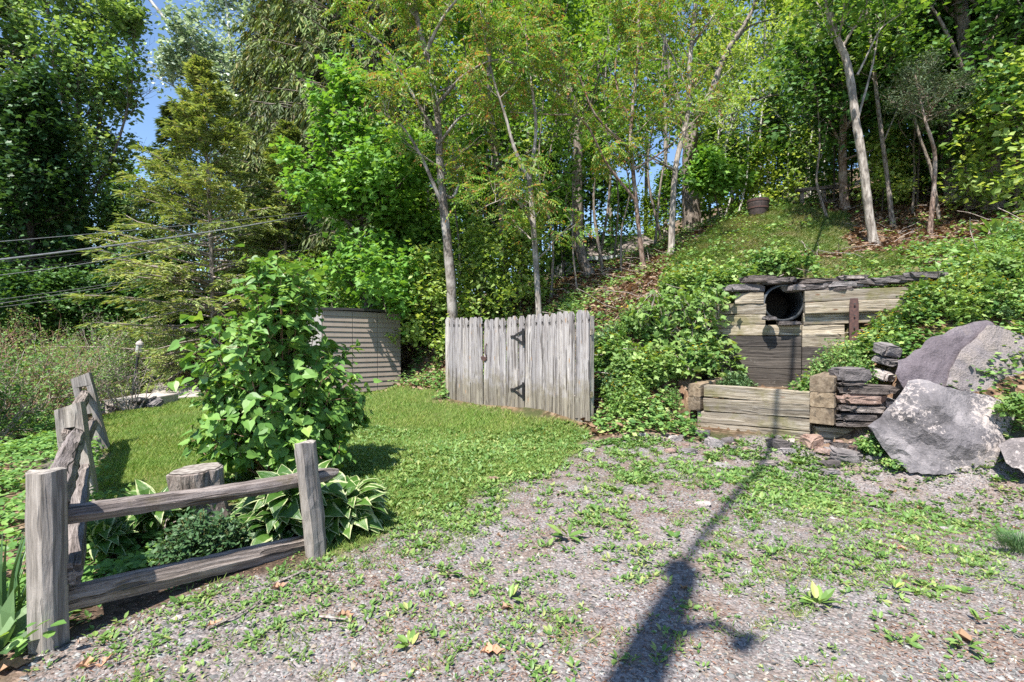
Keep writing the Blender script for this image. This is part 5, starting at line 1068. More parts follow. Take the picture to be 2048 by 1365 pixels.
# many thin saplings and bare poles
TG = {'a': ('thin bare-stemmed sapling among the trunks behind the picket fence', 'thin saplings behind the fence'), 'b': ('pale thin pole of a sapling in the sunlit wood behind the mound', 'thin saplings behind the mound'), 'c': ('thin dark sapling in the shady wood at right', 'thin saplings in the shade')}
rs = rg(600)
for i, (px, Y, zn, tpy) in enumerate([(922, 15.2, 'a', 150), (948, 17, 'a', 60), (1038, 16.5, 'a', 90), (1102, 14.2, 'a', 180), (1128, 17.5, 'a', 20), (1206, 15.5, 'a', 120), (1228, 18, 'a', 60), (1242, 13.8, 'a', 260), (1310, 16.5, 'a', 80), (1325, 19, 'a', 0), (975, 19, 'a', 120), (1155, 13.6, 'a', 300), (1085, 19, 'a', -20), (865, 16.5, 'a', 120), (1196, 19.5, 'a', -20),
    (1462, 20, 'b', 90), (1485, 22, 'b', 30), (1474, 18.5, 'b', 160), (1532, 21, 'b', -20), (1546, 24, 'b', 0), (1578, 19.5, 'b', 110), (1600, 22, 'b', 20), (1622, 18.8, 'b', 60), (1640, 24, 'b', -20), (1420, 23, 'b', 60), (1446, 18.5, 'b', 200), (1560, 27, 'b', 20), (1665, 18.4, 'b', 180),
    (1655, 13.8, 'c', 200), (1825, 13.5, 'c', 160), (1835, 16, 'c', 20), (2012, 14, 'c', 150), (1760, 16, 'c', 100), (1915, 15.5, 'c', 120), (1805, 18, 'c', 20), (2035, 12, 'c', 220)]):
    gy = proj(on((px-1024)/FPX*Y, Y))[1]; lean_ = rs.normal()*22; k1 = rs.normal()*12; k2 = rs.normal()*14
    lst = [(px, gy), (px+lean_*.3+k1, gy*.7+tpy*.3), (px+lean_*.6+k2, gy*.4+tpy*.6), (px+lean_, tpy)]
    limbs = [([(px+lean_*.5+k2, gy*.5+tpy*.5), (px+lean_*.6+k2+rs.normal()*40, gy*.3+tpy*.7), (px+lean_+rs.normal()*90, tpy+30)], .014, .004, rs.normal()*.6)]
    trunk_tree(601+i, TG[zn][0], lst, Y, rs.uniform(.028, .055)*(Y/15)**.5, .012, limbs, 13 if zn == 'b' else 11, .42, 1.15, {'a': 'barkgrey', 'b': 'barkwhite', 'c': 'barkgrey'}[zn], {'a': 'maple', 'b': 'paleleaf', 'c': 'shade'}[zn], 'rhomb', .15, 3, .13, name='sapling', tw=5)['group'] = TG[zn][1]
# cedar tuft
b = on(*(P(1860, 420, 11.5)[:2]), -.05); tpz = P(1830, 150, 11.5)
bk, lf = broadleaf(rg(66), [([b, P(1870, 320, 11.4), P(1850, 240, 11.2), tpz], .05, .015)], 20, .62, .8, (-5, 40), 9, .5, 10, .08, .09, 'rhomb', .22)
plant_tree('cedar_tree', 'feathery grey-green cedar before the trunks at right', bk, lf, b, 'barkred', 'cedar')
# low maple bough right of the thickest trunk
p, b = rooted([(1440, 470), (1432, 400), (1415, 335)], 16.5); bk, lf = broadleaf(rg(67), [(p, .035, .012)], 16, .6, .8, (-5, 40), 7, .5, 7, .14, .19, 'maple', .95)
plant_tree('maple_sapling', 'bright maple sapling covering the foot of the thickest trunk', bk, lf, b, 'barkdark', 'bright', 'sapling')
# --- woods behind: a few moulds, copied
def mould(seed, H, n_br, Lb, lm, bm_, leaf, name, label, group, start=.3, kind='rhomb', k=6, sig=.3, r0=.12, elev=(10, 55), cat='tree', tw=6):
    r = rg(seed); x, y = r.normal(size=2)*.03*H
    p = [np.array([0, 0, -.2]), np.array([x*.4, y*.4, H*.35]), np.array([x, y, H*.7]), np.array([x*.6, y*.6, H])]
    bk, lf = broadleaf(r, [(p, r0, .03)], n_br, start, Lb, elev, tw, .5, k, sig, leaf, kind, .75, .25); return plant_tree(name, label, bk, lf, (0, 0, 0), bm_, lm, cat, group)
GB = 'trees of the wood behind'
m1 = mould(71, 15, 38, 2.6, 'woodleaf', 'barkgrey', .27, 'woodland_tree', 'x', GB, .35)
m2 = mould(72, 17, 34, 2.4, 'maple', 'barkgrey', .27, 'woodland_tree', 'x', GB, .4)
m3 = mould(73, 13, 38, 2.2, 'paleleaf', 'barkpale', .24, 'woodland_tree', 'x', GB, .3)
m4 = mould(74, 16, 26, 1.8, 'paleleaf', 'barkpale', .22, 'woodland_tree', 'x', GB, .5, k=4)
ms = mould(75, 3.4, 26, 1.1, 'maple', 'barkdark', .17, 'understory_shrub', 'x', 'shrubs under the trees', .08, k=7, sig=.16, r0=.03, cat='shrub')
ms2 = mould(76, 2.6, 24, 1.0, 'paleleaf', 'barkdark', .15, 'understory_shrub', 'x', 'shrubs under the trees', .05, k=7, sig=.16, r0=.025, cat='shrub')
ms3 = mould(77, 4.5, 30, 1.3, 'shade', 'barkdark', .18, 'understory_shrub', 'x', 'shrubs under the trees', .1, 'maple', 6, .18, .035, cat='shrub')
L1 = 'tree of the wood between the drooping spruces and the thick leaning-footed trunk'
L2 = 'sunlit thin-trunked tree of the wood beyond the grassy mound'
L3 = 'tree of the shady wood on the slope behind the pair of thick trunks'
spots = [(m1, 690, 30, 0, 1.0, L1), (m2, 800, 27, 1, 1.0, L1), (m3, 860, 22, 2, 1.0, L1), (m2, 930, 25, 3, 1.05, L1), (m1, 1000, 29, 4, 1.0, L1), (m3, 1050, 21, 5, .95, L1), (m2, 1110, 26, 1.7, 1.0, L1), (m1, 1165, 32, 2.5, 1.05, L1), (m3, 960, 34, 2.5, 1.3, L1), (m1, 870, 37, .5, 1.2, L1),
         (m3, 1225, 25, .8, 1.0, L2), (m1, 1290, 29, 3.5, .95, L2), (m4, 1330, 24, 1.1, .9, L2), (m4, 1440, 28, 2.1, 1.0, L2), (m3, 1475, 34, .4, 1.0, L2), (m4, 1520, 25, 4.4, .85, L2), (m4, 1533, 31, 5.4, 1.0, L2), (m3, 1580, 30, 5.0, .9, L2), (m4, 1610, 26, .2, .9, L2), (m4, 1627, 23, 3.3, .85, L2), (m1, 1650, 33, 1.4, .9, L2), (m3, 1400, 38, 3, 1.0, L2), (m4, 1462, 23, 3, .75, L2), (m4, 1555, 36, 1, 1.1, L2),
         (m2, 1740, 24, .9, .8, L3), (m1, 1800, 21, 2.2, .75, L3), (m2, 1850, 27, 3.3, .8, L3), (m3, 1930, 20, .3, .8, L3), (m2, 2000, 24, 1.9, .8, L3), (m2, 2070, 18, 2.9, .8, L3), (m1, 2010, 17, 4, .6, L3), (m2, 2120, 15, .9, .6, L3), (m3, 1780, 17, 5, .7, L3)]
L4 = 'tree of the wood behind the yellow-green hemlock and the lilac'
spots += [(m2, 400, 31, .4, .9, L4), (m1, 330, 34, 1.4, .85, L4), (m2, 470, 33, 2.4, 1.0, L4), (m1, 560, 36, 3.4, 1.1, L4), (m2, 240, 33, 5, .8, L4), (m1, 420, 44, 2, 1.0, L4)]
LG = {L1: 'trees of the middle wood', L2: 'trees beyond the mound', L3: 'trees of the shady slope', L4: 'trees behind the hemlock'}
first = set()
for mo_, px, Y, rz, s, lb in spots:
    q = on((px-1024)/FPX*Y, Y)
    if mo_.name not in first: first.add(mo_.name); mo_.location = tuple(q); mo_.rotation_euler.z = rz; mo_.scale = (s,)*3; mo_['label'] = lb; mo_['group'] = LG[lb]
    else: dup(mo_, q, rz, s, lb, LG[lb])
S1 = 'leafy shrub in the undergrowth behind the shed and picket fence'
S2 = 'leafy shrub in the undergrowth under the trees beyond the mound'
S3 = 'leafy shrub in the shady undergrowth at the upper right'
S4 = 'leafy shrub in the dark undergrowth behind the brown bushes at left'
sg = {S1: 'shrubs behind the fence', S2: 'shrubs beyond the mound', S3: 'shrubs of the shady slope', S4: 'shrubs behind the brown bushes'}
sh_ = [(ms, 610, 16.5, S1), (ms2, 660, 17, S1), (ms, 720, 18, S1), (ms3, 800, 17, S1), (ms, 850, 15.4, S1), (ms2, 940, 16, S1), (ms3, 960, 18, S1), (ms, 1030, 18, S1), (ms3, 1100, 20, S1), (ms, 1130, 17.5, S1), (ms3, 900, 20, S1), (ms, 1000, 23, S1), (ms3, 780, 22, S1), (ms, 830, 24, S1), (ms3, 1060, 25, S1), (ms2, 870, 13.6, S1), (ms3, 1180, 22, S1), (ms2, 960, 13.8, S1), (ms2, 1040, 14.2, S1),
       (ms, 1420, 21, S2), (ms, 1460, 19, S2), (ms2, 1500, 20, S2), (ms3, 1540, 23, S2), (ms, 1580, 20, S2), (ms2, 1630, 19, S2), (ms, 1660, 21, S2), (ms, 1340, 24, S2), (ms, 1480, 26, S2), (ms2, 1600, 27, S2), (ms, 1240, 24, S2), (ms2, 1300, 27, S2), (ms3, 1400, 28, S2),
       (ms3, 1720, 17.5, S3), (ms, 1790, 16.5, S3), (ms2, 1840, 15, S3), (ms3, 1880, 17, S3), (ms, 1990, 15.5, S3), (ms3, 2050, 14.5, S3), (ms, 2060, 17, S3), (ms3, 1940, 19, S3), (ms2, 1760, 14, S3), (ms3, 1665, 15.5, S3), (ms3, 1830, 13.6, S3), (ms, 1880, 14.2, S3), (ms3, 1970, 12.8, S3), (ms2, 2030, 11.5, S3), (ms3, 1700, 16.5, S3),
       (ms3, 560, 24, S4), (ms3, 480, 22, S4), (ms3, 300, 22, S4), (ms3, 200, 21, S4), (ms3, 110, 20, S4), (ms3, 20, 19, S4), (ms3, -60, 17, S4), (ms3, 390, 24, S4), (ms3, 250, 25, S4), (ms3, 60, 24, S4), (ms3, 620, 21, S4), (ms3, 340, 20.5, S4), (ms3, 430, 21.5, S4), (ms3, 160, 23, S4), (ms3, 520, 20, S4), (ms3, 360, 27, S4)]
rr = rg(78); first = set()
for i, (mo_, px, Y, lb) in enumerate(sh_):
    q = on((px-1024)/FPX*Y, Y); s = rr.uniform(.75, 1.2)
    if mo_.name not in first: first.add(mo_.name); mo_.location = tuple(q); mo_['label'] = lb; mo_['group'] = sg[lb]
    else: dup(mo_, q, rr.uniform(0, 6.28), s, lb, sg[lb])
# ------------------------------------------------------------------ lilac, hostas, herbs near the camera
def lilac():
    r = rg(81); b = G(545, 968); b = np.array([b[0], b[1]+.15, float(gz(b[0], b[1]+.15))]); ctr = P(540, 700, b[1]); H = P(545, 505, b[1])[2]-b[2]
    t = thing('lilac_bush', 'upright lilac bush with heart-shaped leaves in the middle of the lawn bed', 'bush', b); st, lf = Geo(), Geo()
    n = 124; z = np.r_[r.uniform(.13, .86, n-14), r.uniform(.84, 1.0, 14)]*H; az = np.arange(n)*2.4+r.normal(size=n)*.2
    rm = np.interp(z/H, [.1, .3, .5, .66, .8, .92, 1], [.88, .98, .92, .76, .54, .32, .14])*np.sqrt(r.uniform(.05, 1, n))*.88
    e = b+np.stack([np.cos(az)*rm-.02-.10*z/H*0, np.sin(az)*rm*.95, z], -1); s0 = b+np.stack([np.cos(az)*.18*r.uniform(.3, 1, n), np.sin(az)*.16*r.uniform(.3, 1, n), np.zeros(n)], -1)
    mid = s0+(e-s0)*[.42, .42, .55]; tt = np.linspace(0, 1, 9)[None, :, None]
    pl = (1-tt)**2*s0[:, None]+2*tt*(1-tt)*mid[:, None]+tt**2*e[:, None]; tubes(st, pl, np.full(n, 1)[:, None]*np.linspace(.013, .003, 9)[None], 6)
    # paired leaves, plus short side shoots
    tl = np.clip(np.linspace(.45, 1, 11)[None].repeat(n, 0)+r.normal(size=(n, 11))*.015, 0, 1); c = sample(pl, tl).reshape(-1, 3); out = nrm(c-(b+[0, 0, .9])); out[:, 2] *= .3
    side_ = rdir(r, len(c), .5); sl_ = r.uniform(.06, .24, len(c)); e2 = c+nrm(side_+out*.5)*sl_[:, None]+[0, 0, .04]; tubes(st, np.stack([c, (c+e2)/2+[0, 0, .01], e2], 1), np.full((len(c), 3), .003), 4)
    for cc, m, sg_ in ((c, 1, .02), (e2, 4, .04), ((c+e2)/2, 1, .02)):
        q = cc.repeat(m, 0)+r.normal(size=(len(cc)*m, 3))*sg_; o = out.repeat(m, 0); ax = nrm(rdir(r, len(q), .35)+o*.65); ax[:, 2] -= r.uniform(.15, .9, len(q))
        up = np.array([0, 0, .8])+o*.8+r.normal(size=(len(q), 3))*.35; ll = r.uniform(.05, .14, len(q)); leaves(lf, q, ax, up, ll, ll*r.uniform(.72, .9, len(q)), 'heart')
    q = e.repeat(5, 0)+r.normal(size=(n*5, 3))*.02; ax = rdir(r, n*5, .3); ax[:, 2] += .5; ll = r.uniform(.05, .085, n*5); leaves(lf, q, ax, r.normal(size=(n*5, 3))*.3+[0, 0, 1], ll, ll*.7, 'heart')
    part('stems', st, M['twigbrown'], t); part('foliage', lf, M['lilac'], t)
lilac()
def rosette(name, label, b, R_, n, L, W, mat, seed, kind='strap', cat='plant', group=None, el=(10, 75), nm_j=.2):
    r = rg(seed); t = thing(name, label, cat, b, group); g = Geo(); az = r.uniform(0, 6.28, n); e = np.radians(r.uniform(*el, n)); rad = R_*np.sqrt(r.uniform(0, 1, n))*.45
    c = b+np.stack([np.cos(az)*rad, np.sin(az)*rad, .02+(.26 if mat == 'hosta' else .10)*r.uniform(0, 1, n)*(R_/.4)], -1); ax = np.stack([np.cos(az)*np.cos(e), np.sin(az)*np.cos(e), np.sin(e)], -1)+r.normal(size=(n, 3))*.15
    nm = -np.stack([np.cos(az), np.sin(az), np.zeros(n)], -1)*np.sin(e)[:, None]+np.array([0, 0, 1.])*np.cos(e)[:, None]+r.normal(size=(n, 3))*nm_j+(np.array([-.2, -.6, .8]) if mat == 'hosta' else 0)
    ll = L*r.uniform(.65, 1.2, n); leaves(g, c, ax, nm, ll, W/L*ll, kind, True); part('leaves', g, M[mat], t); return t
q = G(560, 1090); rosette('hosta_plant', 'white-edged hosta clump left of the slender fence post', on(q[0]+.02, q[1]+.20), .52, 285, .21, .15, 'hosta', 91, nm_j=.4, el=(-5, 55))
q = G(668, 1082); rosette('hosta_plant', 'white-edged hosta clump right of the slender fence post', on(q[0], q[1]+.24), .36, 180, .21, .15, 'hosta', 92, nm_j=.4, el=(-5, 55))
q = G(300, 1085); rosette('hosta_plant', 'yellow-green hosta clump left of the stump', on(q[0], q[1]+.1), .34, 90, .19, .10, 'hosta', 93)
q = G(215, 1110); rosette('hosta_plant', 'small hosta clump between the thick post and the stump', on(q[0], q[1]), .25, 60, .18, .10, 'hosta', 94)
q = G(-12, 1330); rosette('broadleaf_herb', 'dark broad-leaved herb in the bottom left corner', on(q[0]-.02, q[1]+.02), .22, 30, .20, .08, 'darkherb', 95, 'oval')
q = G(20, 1250); rosette('iris_plant', 'tuft of upright bluish blades left of the thick post', on(q[0]-.05, q[1]), .22, 40, .5, .022, 'darkherb', 96, 'blade', el=(55, 88))
def dome(name, label, b, R_, H, n, L, mat, seed, kind='rhomb', cat='plant', stem='stem', group=None, wr=.6):
    r = rg(seed); t = thing(name, label, cat, b, group); st, lf = Geo(), Geo(); az = r.uniform(0, 6.28, n); rad = R_*np.sqrt(r.uniform(0, 1, n)); h = H*(1-.65*(rad/R_)**2)*r.uniform(.7, 1.1, n)
    e = b+np.stack([np.cos(az)*rad, np.sin(az)*rad, h], -1); s0 = b+np.stack([np.cos(az)*rad*.35, np.sin(az)*rad*.35, np.zeros(n)], -1); pl = np.stack([s0, s0*.4+e*.6+[0, 0, .02], e], 1); tubes(st, pl, np.full((n, 3), .0035), 3)
    cp = np.concatenate([s0+(e-s0)*s for s in (.5, .7, .85, 1.0)]); clump_leaves(lf, cp, 5, .025, L, r, kind, wr, .2); part('stems', st, M[stem], t); part('leaves', lf, M[mat], t); return t
q = G(385, 1130); dome('catmint_plant', 'low mound of small dark grey-green leaves before the stump', on(q[0], q[1]+.12), .30, .30, 130, .038, 'darkherb', 97)
q = G(520, 1080); rosette('young_herb', 'light green young herb between stump and white-edged hosta', on(q[0]-.08, q[1]+.05), .12, 14, .14, .11, 'ground', 98, 'heart')
q = G(440, 1075); rosette('young_herb', 'round-leaved herb at the right foot of the stump', on(q[0]+.05, q[1]), .12, 12, .12, .11, 'ground', 99, 'heart')
# ------------------------------------------------------------------ shrubs at left
def twiggy(name, label, b, R_, H, n, bm_, lm, seed, leaf=.05, k=3, sig=.08, cat='shrub', tw=6, open_=1.0, lfrac=1.0, bud=None):
    r = rg(seed); t = thing(name, label, cat, b); bk, lf = Geo(), Geo(); az = np.arange(n)*2.4+r.normal(size=n)*.4; rad = R_*np.sqrt(r.uniform(0.02, 1, n))*open_
    e = b+np.stack([np.cos(az)*rad, np.sin(az)*rad, H*r.uniform(.55, 1.05, n)*(1-.35*(rad/R_)**2)], -1); s0 = b+np.stack([np.cos(az)*rad*.15, np.sin(az)*rad*.15, -.05*np.ones(n)], -1); L = np.linalg.norm(e-s0, axis=1)
    pl = branches(r, s0, nrm(e-s0), L, 8, .05, .06); tubes(bk, pl, np.linspace(.018, .005, 8)[None]*np.ones((n, 1))*(H/1.8)**.5, 5)
    tt = r.uniform(.25, 1, (n, tw)); c = sample(pl, tt).reshape(-1, 3); d = nrm(nrm(e-s0).repeat(tw, 0)+rdir(r, n*tw)*.8); tl = L.repeat(tw)*.32*r.uniform(.5, 1.2, n*tw); tws = branches(r, c, d, tl, 5, .05, .12); tubes(bk, tws, np.linspace(.005, .0025, 5)[None]*np.ones((len(tws), 1)), 3)
    c2 = sample(tws, r.uniform(.3, 1, (len(tws), 4))).reshape(-1, 3); d2 = nrm(d.repeat(4, 0)+rdir(r, len(c2))*.9); tw2 = branches(r, c2, d2, tl.repeat(4)*.4, 3, .0, .12); tubes(bk, tw2, np.full((len(tw2), 3), .0022), 3)
    cp = np.concatenate([sample(tw2, np.full(len(tw2), s)) for s in (.3, 1.0)]); cp = cp[r.uniform(size=len(cp)) < lfrac]
    clump_leaves(lf, cp, k, sig, leaf, r, 'rhomb', .55, .0); part('branches', bk, M[bm_], t); part('foliage', lf, M[lm], t)
    if bud: 
        g = Geo(); cb = sample(tw2, np.full(len(tw2), 1.0)); cb = cb[cb[:, 2] > b[2]+H*bud]; clump_leaves(g, cb, 2, .04, .05, r, 'rhomb', .3, -.3); part('dry_foliage', g, M['brownbud'], t)
    return t
for i, (px, py, Y, R_, H, lm, lb, fr, bd) in enumerate([
    (40, 830, 9.6, 1.25, 1.75, 'shrub', 'brown-tipped bush at the left edge with rusty dry twigs', .45, .55), (150, 800, 11.6, 1.15, 1.75, 'shrub', 'tangled grey-twigged bush above the far fence post', .55, .6),
    (-40, 850, 8.0, .9, 1.35, 'shrub', 'dark twiggy bush low at the left edge of the picture', .6, None), (215, 770, 17.0, 1.5, 2.3, 'shrub', 'brownish-topped bush behind the lamp post', .5, .6), (90, 790, 14.2, 1.7, 2.4, 'shrub', 'wide rusty-topped bush second from the left edge', .55, .6),
    (330, 745, 18.5, 1.5, 2.3, 'shrub', 'fresh green bush behind the lamp and path', 1.0, None), (260, 750, 19.5, 1.5, 2.1, 'shrub', 'leafy green bush left of the fresh green one', 1.0, None), (392, 742, 19.0, .9, 1.6, 'hemlock', 'small yellowish bush over the low block wall', 1.0, None), (175, 770, 17.5, 1.6, 2.2, 'shrub', 'green bush between the rusty-topped ones', .9, None),
    (10, 790, 16.5, 1.8, 2.4, 'shrub', 'bush with orange-brown twigs far at the left edge', .5, .5), (640, 700, 15.8, 1.0, 2.1, 'bright', 'light yellow-green bush rising behind the shed roof', 1.0, None)]):
    b = on((px-1024)/FPX*Y, Y); twiggy('garden_bush', lb, b, R_, H, 30, 'twigbrown' if i in (0, 4, 7, 9) else 'twig', lm, 610+i, .07, 3, .07, lfrac=min(1, fr*1.2), bud=bd)
b = on(*(P(262, 800, 12.0)[:2])); twiggy('bare_shrub', 'nearly bare fan of pale stems in front of the lamp post', b, .75, 1.25, 13, 'twig', 'shrub', 630, .05, 2, .03, tw=3, lfrac=.12)
# ------------------------------------------------------------------ flowering plants on the bank
def celandine(seed, H=.5, R_=.32, n=60, lm='bank', fl=9):
    r = rg(seed); t = thing('celandine_plant', 'x', 'flowering plant', (0, 0, 0)); b = np.zeros(3); st, lf, fg = Geo(), Geo(), Geo()
    az = r.uniform(0, 6.28, n); rad = R_*np.sqrt(r.uniform(0, 1, n)); h = H*(1-.5*(rad/R_)**2)*r.uniform(.5, 1.05, n); e = np.stack([np.cos(az)*rad, np.sin(az)*rad, h], -1); s0 = e*[.25, .25, 0]-[0, 0, .05]
    pl = np.stack([s0, s0*.45+e*.55+[0, 0, .03], e], 1); tubes(st, pl, np.full((n, 3), .004), 3); cp = np.concatenate([s0+(e-s0)*s for s in (.45, .75, 1)]); clump_leaves(lf, cp, 4, .06, .085, r, 'maple', .85, .2)
    fi = np.argsort(-h)[:fl]
    f0 = e[fi]+r.normal(size=(fl, 3))*[.05, .05, .02]+[0, 0, .07]; tubes(st, np.stack([e[fi], f0], 1), np.full((fl, 2), .002), 3)
    for k in range(4): a = k*math.pi/2+r.uniform(0, 1, fl); leaves(fg, f0, np.stack([np.cos(a), np.sin(a), .25+0*a], -1), np.array([[0, -.3, 1.]]).repeat(fl, 0)+r.normal(size=(fl, 3))*.3, .022, .02, 'rhomb')
    part('stems', st, M['stem'], t); part('leaves', lf, M[lm], t); part('flowers', fg, M['flower'], t); return t
cm = [celandine(641), celandine(642, .42, .34, 64), celandine(643, .6, .3, 60, 'vine', 12), celandine(644, .4, .36, 70, 'bank', 0)]
hm = [dome('wild_herb', 'x', (0, 0, 0), .30, .34, 80, .055, 'darkherb', 645, cat='plant'), dome('wild_herb', 'x', (0, 0, 0), .26, .55, 46, .085, 'vine', 646, 'oval', cat='plant'), dome('wild_herb', 'x', (0, 0, 0), .22, .62, 30, .06, 'ground', 647, 'rhomb', cat='plant', wr=.4)]
HB = [('leafy herb without flowers on the bank between picket fence and planter box', 'herbs on the left bank'), ('leafy herb without flowers on the bank above the leaning purplish slab', 'herbs on the right bank')]
CB = [('yellow-flowered plant on the bank between picket fence and planter box', 'celandines on the left bank'), ('yellow-flowered plant on the bank above the leaning purplish slab', 'celandines on the right bank'), ('leafy plant growing out of the wall foot beside the steel stake', 'plants at the wall foot'), ('leafy plant at the crest above the timber wall', 'plants above the timber wall')]
r = rg(650); pl_ = []
for reg, poly, n, Yr in ((0, [(1195, 840), (1192, 700), (1270, 660), (1380, 650), (1440, 690), (1450, 770), (1385, 780), (1370, 850), (1290, 850)], 54, 0), (1, [(1830, 645), (1835, 610), (1890, 570), (2048, 480), (2090, 520), (2090, 655), (1970, 640), (1870, 660), (1800, 700)], 48, 0), (2, [(1700, 720), (1750, 700), (1795, 660), (1790, 720), (1720, 740), (1680, 740)], 12, 0), (3, [(1350, 560), (1600, 525), (1640, 550), (1480, 570), (1380, 600), (1290, 620)], 24, 0)):
    x0, x1 = min(p[0] for p in poly), max(p[0] for p in poly); y0, y1 = min(p[1] for p in poly), max(p[1] for p in poly); c = 0
    while c < n:
        px, py = r.uniform(x0, x1), r.uniform(y0, y1)
        if not inpoly(np.array(px), np.array(py), poly): continue
        q = G(px, py); c += 1
        if not (reg == 0 and px > 1345 and py > 755): pl_.append((reg, q))
q_ = [(2, np.array([5.15, 7.55, .7])), (2, np.array([5.3, 7.45, .8])), (0, np.array([3.55, 7.9, .62])), (0, np.array([4.15, 7.0, .62]))]
first = set()
for reg, q in pl_+q_:
    if reg < 2 and r.uniform() < .42:
        k = int(r.integers(0, 3)); mo_ = hm[k]; s = r.uniform(.6, 1.05)
        if ('h', k) not in first: first.add(('h', k)); mo_.location = tuple(q); mo_['label'], mo_['group'] = HB[reg]
        else: dup(mo_, q, r.uniform(0, 6.28), s, *HB[reg])
        continue
    k = int(r.integers(0, 3)) if reg < 2 else int(r.integers(1, 4)); mo_ = cm[k]; s = r.uniform(.5, .85)
    if q[1] > 9: s *= 1.15
    if k not in first: first.add(k); mo_.location = tuple(q); mo_['label'], mo_['group'] = CB[reg]; mo_.rotation_euler.z = r.uniform(0, 6)
    else: dup(mo_, q, r.uniform(0, 6.28), s, *CB[reg])
for k in range(4):
    if k < 3 and ('h', k) not in first: hm[k].location = tuple(G(1290, 780+9*k)); hm[k]['label'], hm[k]['group'] = HB[0]
    if k not in first: q = G(1300, 760); cm[k].location = tuple(q); cm[k]['label'], cm[k]['group'] = CB[0]
q = P(1690, 715, 7.2); q[2] = float(gz(q[0], q[1])); 
dome('bushy_plant', 'dense small-leaved green bush at the wall foot left of the steel stake', on(4.80, 7.30), .46, .80, 190, .05, 'bank', 655, cat='bush')
q = G(1752, 912); dome('foot_weed', 'low leafy weeds at the left foot of the lichen-splashed boulder', on(q[0], q[1]+.05), .17, .20, 60, .05, 'bank', 656, 'oval')
q = G(1790, 935); dome('foot_weed', 'small leafy weed under the lower left edge of the lichen-splashed boulder', on(q[0], q[1]), .12, .10, 34, .045, 'weed', 657, 'oval')
q = G(2035, 800); dome('vine_tuft', 'tuft of reddish-stemmed creeper between the boulders at the right edge', P(2030, 830, 5.75), .16, .22, 40, .06, 'vine', 658, 'oval', stem='twigbrown')
# grape vine over the left end of the wall
def vine(label, poly, n, seed, Yoff=-.12, L=.12, dY=None):
    r = rg(seed); x0, x1 = min(p[0] for p in poly), max(p[0] for p in poly); y0, y1 = min(p[1] for p in poly), max(p[1] for p in poly); c = []
    while len(c) < n:
        px, py = r.uniform(x0, x1), r.uniform(y0, y1)
        if inpoly(np.array(px), np.array(py), poly):
            q = G(px, py) if dY is None else P(px, py, dY(px))
            q = q+[0, Yoff*r.uniform(.3, 1.6), .08*r.uniform(0, 1.5)]; c.append(q)
    c = np.array(c); base = c[np.argmin(c[:, 2])]; t = thing('grape_vine', label, 'vine', base); st, lf = Geo(), Geo()
    o = np.argsort(c[:, 0]+r.normal(size=n)*.25); runs = c[o][:(n//8)*8].reshape(-1, 8, 3); tubes(st, np.stack([smooth_path(q, 16) for q in runs[::3]]), np.full((len(runs[::3]), 16), .006), 4)
    clump_leaves(lf, c, 3, .07, L, r, 'maple', .95, .35, .8); part('stems', st, M['twig'], t); part('leaves', lf, M['vine'], t)
vine('grape vine trailing over the wall top around the pipe', [(1300, 590), (1400, 555), (1540, 535), (1640, 545), (1600, 570), (1500, 580), (1420, 620), (1330, 640)], 230, 661)
vine('grape vine hanging over the left end of the timber wall', [(1290, 600), (1420, 580), (1450, 600), (1440, 640), (1400, 700), (1300, 690), (1260, 640)], 220, 662, dY=lambda px: 8.75)
vine('grape vine spilling behind the left of the planter box', [(1240, 720), (1330, 690), (1420, 680), (1460, 700), (1480, 755), (1400, 745), (1300, 770)], 240, 663, Yoff=-.2)
# broad compound-leaved plants on the right bank
for i, (px, py) in enumerate([(1900, 560), (1960, 590), (1930, 530), (2010, 560), (1860, 600), (2020, 500), (1990, 470)]):
    q = G(px, py); rosette('creeper_plant', 'broad-leaved creeper clump on the bank above the purplish slab', q, .35, 26, .26, .11, 'vine', 670+i, 'oval', group='creepers on the right bank', el=(15, 60))
# ------------------------------------------------------------------ stuff: grass, weeds, gravel, litter, undergrowth
def region_pts(r, n, x0, x1, y0, y1): x = r.uniform(x0, x1, n); y = r.uniform(y0, y1, n); return x, y, gz(x, y)
r = rg(700)
def by_screen(r, poly, n, ymax=60):
    """random ground points spread evenly over a patch of ground, found through its outline as laid out on the terrain"""
    c = np.array([G(*p) for p in poly]); x = r.uniform(c[:, 0].min(), c[:, 0].max(), n); y = r.uniform(c[:, 1].min(), min(ymax, c[:, 1].max()), n)
    m = inpoly(x, y, [tuple(p[:2]) for p in c]); return x[m], y[m]
# lawn
x = r.uniform(-13, 2.2, 900000); y = r.uniform(2.6, 17, 900000); z = gz(x, y); l_, g_, m_, b_ = masks(x, y, z); keep = l_ & (r.uniform(size=len(x)) < np.clip(5.5/y, .25, 1)**1.6*(.75+.35*noise2(x, y, 2.5, 11)))
x, y, z = x[keep], y[keep], z[keep]; n = len(x); g = Geo(); az = r.uniform(0, 6.28, n); hgt = np.clip(.045+.016*noise2(x, y, 1.3, 12)+r.normal(size=n)*.012, .02, .12)*np.clip(y/6, .85, 1.5); ax = np.stack([np.cos(az)*.55, np.sin(az)*.55, np.ones(n)*.8], -1)
nm = np.stack([np.cos(az+1.57), np.sin(az+1.57), .5*np.ones(n)], -1)
leaves(g, np.stack([x, y, z-.004], -1), ax, nm, hgt, .0042*np.clip(y/5, 1, 2.6), 'rhomb'); solo('grass', g, M['grass'], kind='stuff')
